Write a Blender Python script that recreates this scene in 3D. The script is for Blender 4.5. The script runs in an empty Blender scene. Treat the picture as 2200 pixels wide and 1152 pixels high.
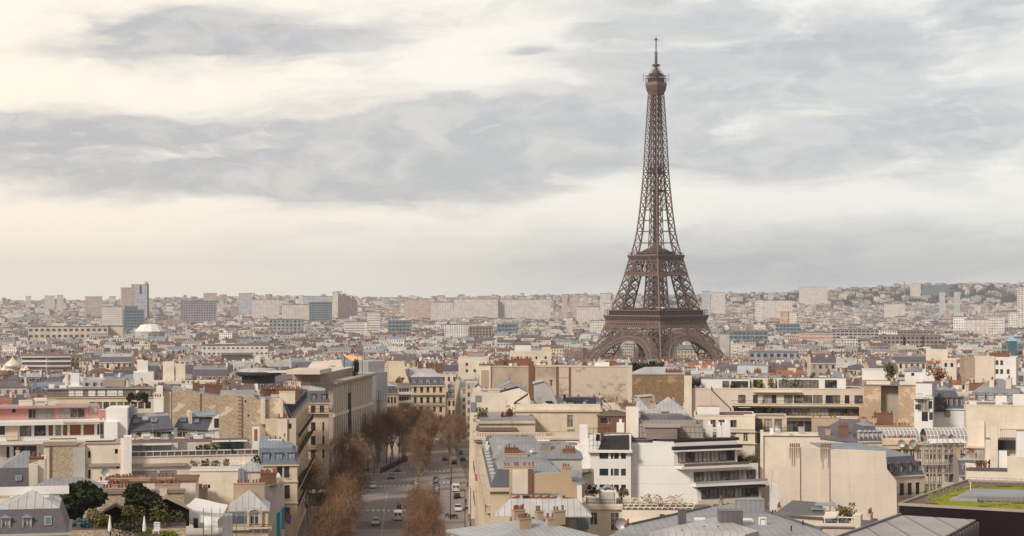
import bpy, math, random
from mathutils import Vector, Matrix
R = math.radians
F, HY = 3870.0, 640.0           # lens calibration of the photograph (2200 px wide), horizon row
def WX(px, Y): return (px-1100.0)/F*Y
def WZ(py, Y): return (HY-py)/F*Y

sc = bpy.context.scene
col = sc.collection
# ---------------------------------------------------------------- camera
cam = bpy.data.cameras.new("camera"); camo = bpy.data.objects.new("camera", cam); col.objects.link(camo)
camo.location = (0, 0, 0); camo.rotation_euler = (R(90), 0, 0)
cam.sensor_width = 36; cam.sensor_fit = 'HORIZONTAL'; cam.lens = 36*F/2200.0
cam.shift_y = (HY-576.0)/2200.0
cam.clip_start = 1; cam.clip_end = 60000
sc.camera = camo
sc.view_settings.view_transform = 'Standard'; sc.view_settings.look = 'None'
sc.view_settings.gamma = 1; sc.view_settings.use_curve_mapping = False
sc.view_settings.exposure = 0.27
sc.cycles.volume_bounces = 1; sc.cycles.max_bounces = 6; sc.cycles.diffuse_bounces = 3
sc.cycles.use_denoising = True

# ---------------------------------------------------------------- node helpers
class NT:
    def __init__(s, nt): s.nt = nt; s.n = nt.nodes; s.l = nt.links
    def new(s, t, **kw):
        n = s.n.new(t)
        for k, v in kw.items(): setattr(n, k, v)
        return n
    def put(s, sock, v):
        if v is None: return
        if hasattr(v, 'is_output') or isinstance(v, bpy.types.NodeSocket): s.l.new(v, sock)
        else: sock.default_value = v
    def m(s, op, a, b=None, c=None, clamp=False):
        n = s.new('ShaderNodeMath', operation=op, use_clamp=clamp)
        s.put(n.inputs[0], a); s.put(n.inputs[1], b)
        if c is not None: s.put(n.inputs[2], c)
        return n.outputs[0]
    def mixc(s, f, a, b, mode='MIX'):
        n = s.new('ShaderNodeMix', data_type='RGBA', blend_type=mode)
        s.put(n.inputs[0], f); s.put(n.inputs[6], a); s.put(n.inputs[7], b)
        return n.outputs[2]
    def ramp(s, v, lo, hi, a=0.0, b=1.0):
        n = s.new('ShaderNodeMapRange', interpolation_type='SMOOTHSTEP'); n.clamp = True
        s.put(n.inputs[0], v); s.put(n.inputs[1], lo); s.put(n.inputs[2], hi); s.put(n.inputs[3], a); s.put(n.inputs[4], b)
        return n.outputs[0]
    def noise(s, vec, scale, detail=3, rough=.55, col=False, w=None):
        n = s.new('ShaderNodeTexNoise'); s.put(n.inputs['Vector'], vec)
        n.inputs['Scale'].default_value = scale; n.inputs['Detail'].default_value = detail; n.inputs['Roughness'].default_value = rough
        return n.outputs['Color' if col else 'Fac']
    def xyz(s, v):
        n = s.new('ShaderNodeSeparateXYZ'); s.put(n.inputs[0], v); return n.outputs
    def comb(s, x, y, z):
        n = s.new('ShaderNodeCombineXYZ'); s.put(n.inputs[0], x); s.put(n.inputs[1], y); s.put(n.inputs[2], z); return n.outputs[0]
def c4(c, k=1.0): return (c[0]*k, c[1]*k, c[2]*k, 1.0)
def srgb(r, g, b):
    f = lambda v: (v/255/12.92) if v/255 < .04045 else ((v/255+.055)/1.055)**2.4
    return (f(r), f(g), f(b))

# ---------------------------------------------------------------- sky (by compass direction and elevation)
SUN_AZ, SUN_EL = -138.0, 36.0       # degrees right of the view axis, above horizon
w = bpy.data.worlds.new("World"); sc.world = w; w.use_nodes = True
t = NT(w.node_tree); t.n.clear()
sky = t.new('ShaderNodeTexSky', sky_type='NISHITA'); sky.sun_disc = False
sky.sun_elevation = R(SUN_EL); sky.sun_rotation = R(SUN_AZ)
tc = t.new('ShaderNodeTexCoord').outputs['Generated']
dx, dy, dz = t.xyz(tc)
az = t.m('ARCTAN2', dx, dy); el = t.m('ARCSINE', dz)
U = t.m('MULTIPLY', az, F/1000.0); V = t.m('MULTIPLY', el, F/1000.0)      # 1 unit = 1000 photo px
# cloud layers streak along shallow diagonals
P0 = t.comb(t.m('MULTIPLY', U, 1.0), t.m('MULTIPLY', V, 3.2), 0.0)
wn = t.noise(P0, 1.6, 7, .58, col=True)
wx, wy, wz = t.xyz(wn)
Uw = t.m('ADD', U, t.m('MULTIPLY', t.m('SUBTRACT', wx, .5), .55))
Vw = t.m('ADD', V, t.m('MULTIPLY', t.m('SUBTRACT', wy, .5), .16))
def blob(px, py, sx, sy, amp, tilt=0.0):
    u0, v0 = (px-1100)/1000.0, (640-py)/1000.0
    du = t.m('SUBTRACT', Uw, u0); dv = t.m('SUBTRACT', t.m('SUBTRACT', Vw, v0), t.m('MULTIPLY', du, tilt))
    q = t.m('ADD', t.m('POWER', t.m('ABSOLUTE', t.m('DIVIDE', du, sx/1000.0)), 2.6), t.m('POWER', t.m('ABSOLUTE', t.m('DIVIDE', dv, sy/1000.0)), 2.6))
    return t.m('MULTIPLY', t.m('EXPONENT', t.m('MULTIPLY', q, -1.0)), amp)
BL = [(480,350,560,88,1.02,-.05),(930,310,330,95,.85,-.02),(150,375,240,42,.4,-.12),(640,425,230,35,.4,-.05),
      (450,80,330,62,1.0,.02),(620,95,240,40,.45,0),(640,160,260,30,.35,0),(1000,15,260,30,.35,0),
      (1135,108,52,17,.6,.15),(2190,50,130,55,.75,0),(1560,100,380,130,.62,.2),(1400,40,220,110,.45,.3),
      (1720,290,560,95,.72,-.03),(2050,220,330,110,.5,0),(1290,290,230,60,.5,0),(1100,240,160,24,.4,0),(1900,100,300,90,.5,.1),(950,400,300,45,.5,.05),(200,290,330,55,.5,0),
      (1930,560,560,70,.75,0),(1400,585,420,65,.55,0),(1680,370,300,42,.5,-.06),(2150,440,120,16,.2,0),
      (1050,530,700,50,.24,0)]
D = None
for b in BL:
    v = blob(*b); D = v if D is None else t.m('ADD', D, v)
streak = t.noise(t.comb(t.m('MULTIPLY', Uw, 1.2), t.m('MULTIPLY', t.m('ADD', Vw, t.m('MULTIPLY', Uw, -.06)), 8.0), 3.1), 2.0, 7, .60)
puffs = t.noise(t.comb(t.m('MULTIPLY', Uw, 2.6), t.m('MULTIPLY', Vw, 5.0), 7.7), 2.8, 7, .58)
inview = t.m('MULTIPLY', t.ramp(t.m('ABSOLUTE', U), 1.3, 2.1, 1, 0), t.ramp(V, .75, 1.3, 1, 0))
base = t.m('ADD', t.m('MULTIPLY', t.m('SUBTRACT', streak, .5), 2.2), t.m('MULTIPLY', t.m('SUBTRACT', puffs, .5), 1.7))
quiet = t.ramp(V, .04, .22, .12, 1)
D = t.m('ADD', t.m('MULTIPLY', D, t.m('ADD', t.m('MULTIPLY', base, .5), .86)), t.m('MULTIPLY', t.m('MULTIPLY', base, .40), quiet))
gen = t.m('ADD', .35, t.m('MULTIPLY', base, .8))
D = t.m('ADD', t.m('MULTIPLY', D, inview), t.m('MULTIPLY', gen, t.m('SUBTRACT', 1.0, inview)))
right = t.ramp(U, -1.1, 1.0)
low = t.ramp(V, .0, .26, 1, 0)
bright = t.mixc(right, c4(srgb(250,239,222)), c4(srgb(236,234,227)))
brightlow = t.mixc(right, c4(srgb(250,240,217)), c4(srgb(218,222,220)))
bright = t.mixc(low, bright, brightlow)
dark = t.mixc(right, c4(srgb(180,180,181)), c4(srgb(184,187,189)))
dark = t.mixc(t.ramp(puffs,.40,.70), dark, t.mixc(.35, dark, bright))
cl = t.mixc(t.ramp(D, .0, 1.0, 0, 1.12), bright, dark)
cl = t.mixc(inview, t.mixc(t.ramp(D,.1,.9), c4((.48,.43,.38)), c4((.22,.225,.24))), cl)  # sky outside the view is darkened to lower the ambient light
skyc = t.mixc(.10, c4((0,0,0)), sky.outputs[0])       # Nishita at strength 0.10
fin = t.mixc(.93, skyc, cl)
bg = t.new('ShaderNodeBackground'); t.put(bg.inputs[0], fin); bg.inputs[1].default_value = 1.0
t.l.new(bg.outputs[0], t.new('ShaderNodeOutputWorld').inputs[0])
# ---------------------------------------------------------------- sun (veiled, broad)
sl = bpy.data.lights.new("sun", 'SUN'); so = bpy.data.objects.new("sun", sl); col.objects.link(so)
sl.energy = 2.7; sl.angle = R(11); sl.color = (1.0, .895, .76)
sd = Vector((math.sin(R(SUN_AZ))*math.cos(R(SUN_EL)), math.cos(R(SUN_AZ))*math.cos(R(SUN_EL)), math.sin(R(SUN_EL))))
so.rotation_euler = sd.to_track_quat('Z', 'Y').to_euler()

# ---------------------------------------------------------------- terrain heights
def sst(x, a, b):
    x = max(0.0, min(1.0, (x-a)/(b-a))); return x*x*(3-2*x)
def GZ(Y, X=0.0):
    z = -50.0 - max(0.0, min(Y-400.0, 1316.0))*0.019
    if Y > 4200:
        k = X/Y
        h = 62 + 10*math.sin(k*9+1) + 6*math.sin(k*31) + 72*sst(k, .06, .27) - 6*sst(-k, .1, .3) 
        z += h*sst(Y, 4200+900*math.sin(k*7), 9300)*.96
    return z

# ---------------------------------------------------------------- mesh builder
class MB:
    def __init__(s): s.v=[]; s.f=[]; s.mi=[]; s.uv=[]
    def face(s, pts, mi=0, uv=None):
        i = len(s.v); s.v.extend(pts); s.f.append(tuple(range(i, i+len(pts)))); s.mi.append(mi)
        if uv is None:
            a, b, c = Vector(pts[0]), Vector(pts[1]), Vector(pts[2]); n = (b-a).cross(c-a)
            if n.length == 0: n = Vector((0,0,1))
            n.normalize()
            if abs(n.z) > .85: uv = [(p[0], p[1]) for p in pts]
            else:
                h = Vector((-n.y, n.x, 0)).normalized(); g = n.cross(h)
                uv = [(p[0]*h.x+p[1]*h.y, (p[0]*g.x+p[1]*g.y+p[2]*g.z)) for p in pts]
        s.uv.extend(uv)
    def box(s, x0,x1,y0,y1,z0,z1, mi=0, top=None, bottom=True):
        if top is None: top = mi
        s.face([(x0,y0,z0),(x1,y0,z0),(x1,y0,z1),(x0,y0,z1)],mi); s.face([(x1,y0,z0),(x1,y1,z0),(x1,y1,z1),(x1,y0,z1)],mi)
        s.face([(x1,y1,z0),(x0,y1,z0),(x0,y1,z1),(x1,y1,z1)],mi); s.face([(x0,y1,z0),(x0,y0,z0),(x0,y0,z1),(x0,y1,z1)],mi)
        s.face([(x0,y0,z1),(x1,y0,z1),(x1,y1,z1),(x0,y1,z1)],top)
        if bottom: s.face([(x0,y1,z0),(x1,y1,z0),(x1,y0,z0),(x0,y0,z0)],mi)
    def frustum(s, b, t, z0, z1, mi=0, top=None):      # b,t = (x0,x1,y0,y1)
        B=[(b[0],b[2],z0),(b[1],b[2],z0),(b[1],b[3],z0),(b[0],b[3],z0)]; T=[(t[0],t[2],z1),(t[1],t[2],z1),(t[1],t[3],z1),(t[0],t[3],z1)]
        for i in range(4):
            j=(i+1)%4; s.face([B[i],B[j],T[j],T[i]],mi)
        if top is not None: s.face(T, top)
    def prism(s, poly, z0, z1, mi=0, top=None, cap=True):         # poly ccw xy
        n=len(poly)
        for i in range(n):
            a,b=poly[i],poly[(i+1)%n]; s.face([(a[0],a[1],z0),(b[0],b[1],z0),(b[0],b[1],z1),(a[0],a[1],z1)],mi)
        if cap: s.face([(p[0],p[1],z1) for p in poly], mi if top is None else top); s.face([(p[0],p[1],z0) for p in reversed(poly)], mi)
    def xprism(s, poly, y0, y1, mi=0):                  # poly in xz, extruded along y
        n=len(poly); s.face([(p[0],y0,p[1]) for p in poly],mi); s.face([(p[0],y1,p[1]) for p in reversed(poly)],mi)
        for i in range(n):
            a,b=poly[i],poly[(i+1)%n]; s.face([(b[0],y0,b[1]),(a[0],y0,a[1]),(a[0],y1,a[1]),(b[0],y1,b[1])],mi)
    def beam(s, p, q, t=.5, mi=0, t2=None):
        p=Vector(p); q=Vector(q); d=q-p
        if d.length<1e-5: return
        d.normalize(); up=Vector((0,0,1)) if abs(d.z)<.95 else Vector((0,1,0))
        a=d.cross(up).normalized()*(t/2); b=a.cross(d).normalized()*((t2 or t)/2)
        P=[tuple(p+x) for x in (-a-b,a-b,a+b,-a+b)]; Q=[tuple(q+x) for x in (-a-b,a-b,a+b,-a+b)]
        for i in range(4):
            j=(i+1)%4; s.face([P[i],Q[i],Q[j],P[j]],mi)
        s.face(P,mi); s.face(Q[::-1],mi)
    def lathe(s, cx, cy, prof, n=12, mi=0):
        for k in range(len(prof)-1):
            (r0,z0),(r1,z1)=prof[k],prof[k+1]
            for i in range(n):
                a0,a1=2*math.pi*i/n,2*math.pi*(i+1)/n
                c0,s0,c1,s1=math.cos(a0),math.sin(a0),math.cos(a1),math.sin(a1)
                pts=[(cx+r0*c0,cy+r0*s0,z0),(cx+r0*c1,cy+r0*s1,z0),(cx+r1*c1,cy+r1*s1,z1),(cx+r1*c0,cy+r1*s0,z1)]
                if r1<1e-4: pts=pts[:3]
                elif r0<1e-4: pts=[pts[0],pts[2],pts[3]]
                s.face(pts,mi)
    def add(s, o, M=None):
        i=len(s.v)
        s.v.extend([tuple(M@Vector(p)) for p in o.v] if M else o.v); s.f.extend([tuple(a+i for a in f) for f in o.f]); s.mi.extend(o.mi); s.uv.extend(o.uv)
    def mesh(s, name, mats, smooth=False):
        me=bpy.data.meshes.new(name); me.from_pydata(s.v,[],s.f)
        if not isinstance(mats,(list,tuple)): mats=[mats]
        for m_ in mats: me.materials.append(m_)
        if len(mats)>1: me.polygons.foreach_set('material_index', s.mi)
        if s.uv:
            l=me.uv_layers.new(name='UVMap'); l.data.foreach_set('uv',[c for p in s.uv for c in p])
        if smooth:
            import bmesh
            bm=bmesh.new(); bm.from_mesh(me); bmesh.ops.remove_doubles(bm, verts=bm.verts, dist=.0005); bm.to_mesh(me); bm.free()
            me.polygons.foreach_set('use_smooth',[True]*len(me.polygons))
        me.update(); return me
def link(name, data, parent=None, loc=None, rz=None):
    o=bpy.data.objects.new(name,data); col.objects.link(o)
    if parent is not None: o.parent=parent
    if loc is not None: o.location=loc
    if rz is not None: o.rotation_euler=(0,0,rz)
    return o
def tag(o, label=None, cat=None, group=None, kind=None):
    if label: o['label']=label
    if cat: o['category']=cat
    if group: o['group']=group
    if kind: o['kind']=kind
    return o
def part(name, mb, mats, parent, smooth=False, label=None):
    o=link(name, mb.mesh(name,mats,smooth), parent)
    if label: o['label']=label
    return o
def copy_tree(o, parent=None):
    c=o.copy(); col.objects.link(c); c.parent=parent
    for ch in o.children: copy_tree(ch,c)
    return c

# ---------------------------------------------------------------- materials
def new_mat(name):
    m_=bpy.data.materials.new(name); m_.use_nodes=True; q=NT(m_.node_tree); q.n.clear()
    b=q.new('ShaderNodeBsdfPrincipled'); q.l.new(b.outputs[0], q.new('ShaderNodeOutputMaterial').inputs[0])
    return m_,q,b
def opos(q, off=True):
    tcn=q.new('ShaderNodeTexCoord')
    if not off: return tcn.outputs['Object'], tcn.outputs['UV']
    oi=q.new('ShaderNodeObjectInfo'); v=q.new('ShaderNodeVectorMath',operation='ADD')
    q.l.new(tcn.outputs['Object'],v.inputs[0]); r=q.m('MULTIPLY',oi.outputs['Random'],90.0); q.l.new(q.comb(r,r,r),v.inputs[1])
    return v.outputs[0], tcn.outputs['UV']
def solid(name,c,rough=.6,metal=0,spec=.3,var=.15,scale=.7):
    m_,q,b=new_mat(name); P,_=opos(q)
    n=q.noise(P,scale,3)
    q.put(b.inputs['Base Color'], q.mixc(n,c4(c,1-var),c4(c,1+var)))
    b.inputs['Roughness'].default_value=rough; b.inputs['Metallic'].default_value=metal; b.inputs['Specular IOR Level'].default_value=spec
    return m_
def plaster(name,c,stain=.35,joint=0.0,patch=.2,stainc=(.16,.12,.09)):
    """painted or stone wall: broad patches, vertical run-off streaks, optional block joints"""
    m_,q,b=new_mat(name); P,uv=opos(q)
    big=q.noise(P,.13,4,.6); x,y,z=q.xyz(P)
    fine=q.noise(P,1.6,4,.65)
    cc=q.mixc(q.ramp(big,.3,.7),c4(c,1-patch),c4(c,1+patch*.35))
    cc=q.mixc(q.m('MULTIPLY',fine,.35),cc,c4(c,.78))
    sv=q.noise(q.comb(q.m('MULTIPLY',x,1.3),q.m('MULTIPLY',y,1.3),q.m('MULTIPLY',z,.09)),1.0,4,.6)
    s2=q.noise(P,.35,3)
    st=q.m('MULTIPLY',q.m('MULTIPLY',q.ramp(sv,.54,.74),q.ramp(s2,.35,.65)),stain)
    cc=q.mixc(st,cc,c4(stainc))
    if joint>0:
        ux,uy,_=q.xyz(uv)
        br=q.new('ShaderNodeTexBrick'); q.put(br.inputs['Vector'],uv)
        br.inputs['Scale'].default_value=1.0; br.inputs['Brick Width'].default_value=1.1; br.inputs['Row Height'].default_value=.45
        br.inputs['Mortar Size'].default_value=.02; br.inputs['Color1'].default_value=(1,1,1,1); br.inputs['Color2'].default_value=(.86,.86,.86,1); br.inputs['Mortar'].default_value=(.55,.5,.45,1)
        cc=q.mixc(joint,cc,q.mixc(1.0,cc,br.outputs[0],'MULTIPLY'))
    bk=q.new('ShaderNodeTexBrick'); q.put(bk.inputs['Vector'],uv); bk.inputs['Scale'].default_value=1.0; bk.inputs['Brick Width'].default_value=4.7; bk.inputs['Row Height'].default_value=3.1; bk.inputs['Mortar Size'].default_value=.035; bk.inputs['Color1'].default_value=(1,1,1,1); bk.inputs['Color2'].default_value=(.9,.89,.88,1); bk.inputs['Mortar'].default_value=(.8,.77,.74,1); bk.inputs['Bias'].default_value=-.2
    cc=q.mixc(.5,cc,q.mixc(1.0,cc,bk.outputs[0],'MULTIPLY'))
    q.put(b.inputs['Base Color'],cc); b.inputs['Roughness'].default_value=.85; b.inputs['Specular IOR Level'].default_value=.2
    return m_
def rubble(name,c,c2,scale=2.6,render_amt=.5):
    """rough stone wall with patches of old render left on it"""
    m_,q,b=new_mat(name); P,uv=opos(q,False)
    sx=q.new('ShaderNodeMapping'); q.put(sx.inputs[0],P); sx.inputs['Scale'].default_value=(1,1,1.7)
    v=q.new('ShaderNodeTexVoronoi'); q.put(v.inputs['Vector'],sx.outputs[0]); v.inputs['Scale'].default_value=scale
    e=q.new('ShaderNodeTexVoronoi',feature='DISTANCE_TO_EDGE'); q.put(e.inputs['Vector'],sx.outputs[0]); e.inputs['Scale'].default_value=scale
    r,g,_=q.xyz(v.outputs['Color'])
    st=q.mixc(r,c4(c2,1.05),c4(c,1.12)); st=q.mixc(q.ramp(e.outputs[0],.0,.08,.5,0),st,c4(c2,.55))
    x,y,z=q.xyz(P)
    n=q.noise(q.comb(q.m('MULTIPLY',x,.6),q.m('MULTIPLY',y,.6),q.m('MULTIPLY',z,.9)),.35,6,.68); n2=q.noise(P,.09,2)
    k=q.ramp(q.m('ADD',q.m('MULTIPLY',n,.75),q.m('MULTIPLY',n2,.45)),.695-render_amt*.2,.735-render_amt*.14)
    pl=q.mixc(q.noise(P,.8,4),c4(c,.95),c4(c,1.4))
    q.put(b.inputs['Base Color'],q.mixc(k,st,pl))
    bp=q.new('ShaderNodeBump'); bp.inputs['Strength'].default_value=.5; bp.inputs['Distance'].default_value=.12
    q.put(bp.inputs['Height'],q.m('ADD',q.m('MULTIPLY',q.ramp(e.outputs[0],0,.15),q.m('SUBTRACT',1.0,k)),k)); q.l.new(bp.outputs[0],b.inputs['Normal'])
    b.inputs['Roughness'].default_value=.95; b.inputs['Specular IOR Level'].default_value=.1
    return m_
def zinc(name,c,seam=.62,dirt=.3,rough=.42,swap=False):
    m_,q,b=new_mat(name); P,uv=opos(q); ux,uy,_=q.xyz(uv)
    if swap: ux=uy
    fr=q.m('FRACT',q.m('DIVIDE',ux,seam)); s_=q.m('LESS_THAN',fr,.12); s3=q.m('GREATER_THAN',fr,.9)
    idx=q.m('FLOOR',q.m('DIVIDE',ux,seam)); wn_=q.new('ShaderNodeTexWhiteNoise',noise_dimensions='1D'); q.put(wn_.inputs['W'],idx)
    n=q.noise(P,.22,4,.6); f2=q.noise(P,1.3,3)
    cc=q.mixc(q.ramp(n,.3,.72),c4(c,1-dirt),c4(c,1.12)); cc=q.mixc(q.m('MULTIPLY',wn_.outputs[0],.22),cc,c4(c,.72)); cc=q.mixc(q.m('MULTIPLY',f2,.25),cc,c4(c,.8))
    cc=q.mixc(q.m('MULTIPLY',s_,.75),cc,c4(c,.4)); cc=q.mixc(q.m('MULTIPLY',s3,.3),cc,c4(c,1.35))
    q.put(b.inputs['Base Color'],cc); b.inputs['Roughness'].default_value=rough; b.inputs['Specular IOR Level'].default_value=.5; b.inputs['Metallic'].default_value=.15
    return m_
def slate(name,c,row=.28):
    m_,q,b=new_mat(name); P,uv=opos(q)
    br=q.new('ShaderNodeTexBrick'); q.put(br.inputs['Vector'],uv); br.inputs['Scale'].default_value=1.0
    br.inputs['Brick Width'].default_value=.35; br.inputs['Row Height'].default_value=row; br.inputs['Mortar Size'].default_value=.02
    br.inputs['Color1'].default_value=c4(c,1.25); br.inputs['Color2'].default_value=c4(c,.75); br.inputs['Mortar'].default_value=c4(c,.45)
    cc=q.mixc(q.noise(P,.3,4),br.outputs[0],c4(c,1.25))
    q.put(b.inputs['Base Color'],cc); b.inputs['Roughness'].default_value=.55
    return m_
def facade(name,c,wx=2.4,wz=3.1,ww=.42,wh=.55,wc=(.05,.045,.045),band=None,bandw=.1,jit=.5,stain=.3,sill=True):
    """far wall: repeating openings from metre UVs, each bay a little different"""
    m_,q,b=new_mat(name); P,uv=opos(q); ux,uy,_=q.xyz(uv)
    a=q.m('DIVIDE',ux,wx); d=q.m('DIVIDE',uy,wz); fa=q.m('FRACT',a); fd=q.m('FRACT',d)
    inx=q.m('LESS_THAN',q.m('ABSOLUTE',q.m('SUBTRACT',fa,.5)),ww/2); inz=q.m('LESS_THAN',q.m('ABSOLUTE',q.m('SUBTRACT',fd,.5)),wh/2)
    win=q.m('MULTIPLY',inx,inz)
    wn_=q.new('ShaderNodeTexWhiteNoise',noise_dimensions='3D'); oi=q.new('ShaderNodeObjectInfo'); q.put(wn_.inputs['Vector'],q.comb(q.m('FLOOR',a),q.m('FLOOR',d),oi.outputs['Random']))
    big=q.noise(P,.12,3); cc=q.mixc(q.ramp(big,.3,.7),c4(c,.8),c4(c,1.05))
    x,y,z=q.xyz(P); sv=q.noise(q.comb(x,y,q.m('MULTIPLY',z,.1)),.9,3); cc=q.mixc(q.m('MULTIPLY',q.ramp(sv,.52,.75),stain),cc,c4(c,.45))
    if band: cc=q.mixc(q.m('LESS_THAN',fd,bandw),cc,c4(band))
    wcol=q.mixc(q.m('MULTIPLY',q.m('POWER',wn_.outputs[0],2.0),jit),c4(wc),c4(c,.8))
    cc=q.mixc(win,cc,wcol)
    q.put(b.inputs['Base Color'],cc); q.put(b.inputs['Roughness'],q.m('SUBTRACT',.85,q.m('MULTIPLY',win,.5)))
    return m_
def glassm(name,c,c2,rough=.12,k=.8):
    m_,q,b=new_mat(name); oi=q.new('ShaderNodeObjectInfo'); P,uv=opos(q)
    n=q.noise(P,.9,2); r=q.m('ADD',q.m('MULTIPLY',q.m('POWER',oi.outputs['Random'],2.5),k),q.m('MULTIPLY',q.ramp(n,.5,.62),.25),clamp=True)
    q.put(b.inputs['Base Color'],q.mixc(r,c4(c),c4(c2))); b.inputs['Roughness'].default_value=rough; b.inputs['Specular IOR Level'].default_value=.6
    return m_
M={}
CREAM=(.74,.63,.50)
M['cream']=plaster('cream_stone',CREAM,.5,.35)
M['cream_light']=plaster('pale_cream_plaster',(.84,.75,.63),.3)
M['white']=plaster('white_painted_wall',(.88,.86,.84),.18,0,.08,(.35,.3,.25))
M['tan']=plaster('tan_render',(.50,.385,.285),.35,0,.16)
M['beige']=plaster('beige_render',(.75,.65,.55),.3,0,.12)
M['concrete']=plaster('grey_brown_concrete',(.42,.36,.31),.45,0,.12)
M['concrete_dark']=plaster('dark_concrete',(.30,.24,.21),.4)
M['grey']=plaster('grey_render',(.56,.54,.52),.25)
M['pink']=plaster('pink_painted_wall',(.66,.33,.30),.35,0,.12)
M['yellow']=plaster('pale_yellow_plaster',(.83,.71,.53),.25)
M['sooty']=plaster('old_blind_render',(.58,.47,.37),.85,0,.35)
M['rubble']=rubble('rubble_stone',(.62,.52,.40),(.42,.32,.23),3.6,.1)
M['rubble_brown']=rubble('brown_rubble_stone',(.36,.245,.14),(.22,.14,.085),3.0,.05)
M['old_render']=rubble('flaking_render',(.52,.44,.36),(.30,.22,.16),1.8,.95)
M['zinc']=zinc('zinc_sheet',(.33,.335,.36)); M['zinc_blue']=zinc('blue_zinc_sheet',(.28,.33,.40)); M['zinc_dark']=zinc('weathered_zinc',(.17,.155,.165))
M['zinc_pale']=zinc('pale_zinc_sheet',(.56,.555,.55),.9,.28)
M['slate']=slate('slate',(.085,.09,.115)); M['slate_grey']=slate('grey_slate',(.105,.095,.115))
M['black_roof']=solid('black_roof_membrane',(.03,.027,.027),.6,0,.3,.4,.4)
M['gravel']=solid('gravel_roof',(.24,.205,.19),.95,0,.1,.3,.6)
M['brown_roof']=solid('brown_roof_felt',(.18,.13,.115),.9,0,.1,.3,.5)
M['tile']=slate('red_roof_tile',(.33,.11,.06))
M['brick']=plaster('red_brown_brick',(.25,.135,.09),.5,.8)
M['pot']=solid('terracotta',(.255,.11,.075),.85,0,.15,.5,9)
M['dark']=solid('dark_iron',(.025,.02,.022),.5)
M['darkgap']=solid('recess_shade',(.018,.013,.013),.9)  # near-black colour standing in for shade in openings and recesses
M['metal']=solid('grey_metal',(.42,.42,.43),.45,.3)
M['whitemetal']=solid('white_metal',(.8,.79,.77),.5)
M['glass']=glassm('window_glass',(.025,.022,.025),(.50,.45,.40))
M['glass_dark']=glassm('dark_glass',(.02,.02,.028),(.12,.12,.14))
M['glass_blue']=glassm('blue_glass',(.06,.12,.16),(.3,.4,.45))
M['glass_grey']=glassm('grey_shutter',(.20,.21,.25),(.38,.39,.42),.4)
M['shutter_brown']=solid('brown_shutter',(.25,.09,.04),.7)
M['frame']=solid('white_window_frame',(.68,.64,.60),.6)
M['frame_dark']=solid('dark_window_frame',(.06,.05,.05),.6)
# ================================================================ ground
def terrain():
    mb=MB(); ys=[-400,-100,200,300,400]+[400+60*i for i in range(1,23)]+[1716+i*160 for i in range(1,16)]+[4200+i*180 for i in range(1,50)]
    us=[-1.6,-1.2,-.9,-.7,-.55]+[-.45+.02*i for i in range(46)]+[.55,.7,.9,1.2,1.6]
    idx=[]
    for Y in ys:
        row=[]
        for u in us:
            D_=max(Y,900) if Y<4200 else Y
            x=u*D_; row.append(len(mb.v)); mb.v.append((x,Y,GZ(Y,x)))
        idx.append(row)
    for j in range(len(ys)-1):
        for i in range(len(us)-1):
            mb.f.append((idx[j][i],idx[j][i+1],idx[j+1][i+1],idx[j+1][i])); mb.mi.append(0)
    return mb
m_,q,b=new_mat('ground'); P,_=opos(q,False); x,y,z=q.xyz(P)
far=q.ramp(y,4800,6500); n=q.noise(P,.004,6,.7)
near=q.mixc(q.noise(P,.05,4),c4((.12,.10,.085)),c4((.20,.17,.145)))
hill=q.mixc(q.ramp(n,.4,.62),c4((.035,.05,.04)),c4((.16,.14,.12)))
q.put(b.inputs['Base Color'],q.mixc(far,near,hill)); b.inputs['Roughness'].default_value=.95
tag(link('ground',terrain().mesh('ground',m_)),kind='structure')

# ================================================================ iron lattice tower
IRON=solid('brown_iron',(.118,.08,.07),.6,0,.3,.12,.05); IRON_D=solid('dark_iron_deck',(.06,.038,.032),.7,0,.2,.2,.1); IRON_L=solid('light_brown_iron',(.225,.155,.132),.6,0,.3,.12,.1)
TY=1716.0; TX=WX(1409.5,TY)
def prof(tab,z):
    for (z0,a0),(z1,a1) in zip(tab,tab[1:]):
        if z<=z1: 
            k=(z-z0)/(z1-z0); return a0+(a1-a0)*k
    return tab[-1][1]
S2=math.sqrt(2)
OUT=[(0,62.5),(12,51.5),(21.8,45.0),(33,39.4),(45,35.8),(57,32.0),(62.7,30.0),(75,26.8),(93,22.0),(110.7,18.3),(119.6,15.8),(136,13.1),(157.8,11.0),(178,9.5),(198,8.35),(224,7.4),(244,6.4),(266,5.4),(276,5.2)]
INN=[(0,37.5),(12,31.5),(21.8,27.5),(33,23.3),(45,20.0),(57,17.2),(62.7,15.8),(75,13.8),(93,10.6),(110.7,8.0),(119.6,6.6),(136,5.0),(157.8,3.6),(178,2.7),(198,2.0),(224,1.6),(244,1.2),(276,.9)]
tower=link('iron_lattice_tower',None,None,(TX,TY,-75),R(44.3)); tag(tower,'tall brown wrought iron lattice tower with arched base and antenna','tower')
def oo(z): return prof(OUT,z)
def ii(z): return prof(INN,z)
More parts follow.
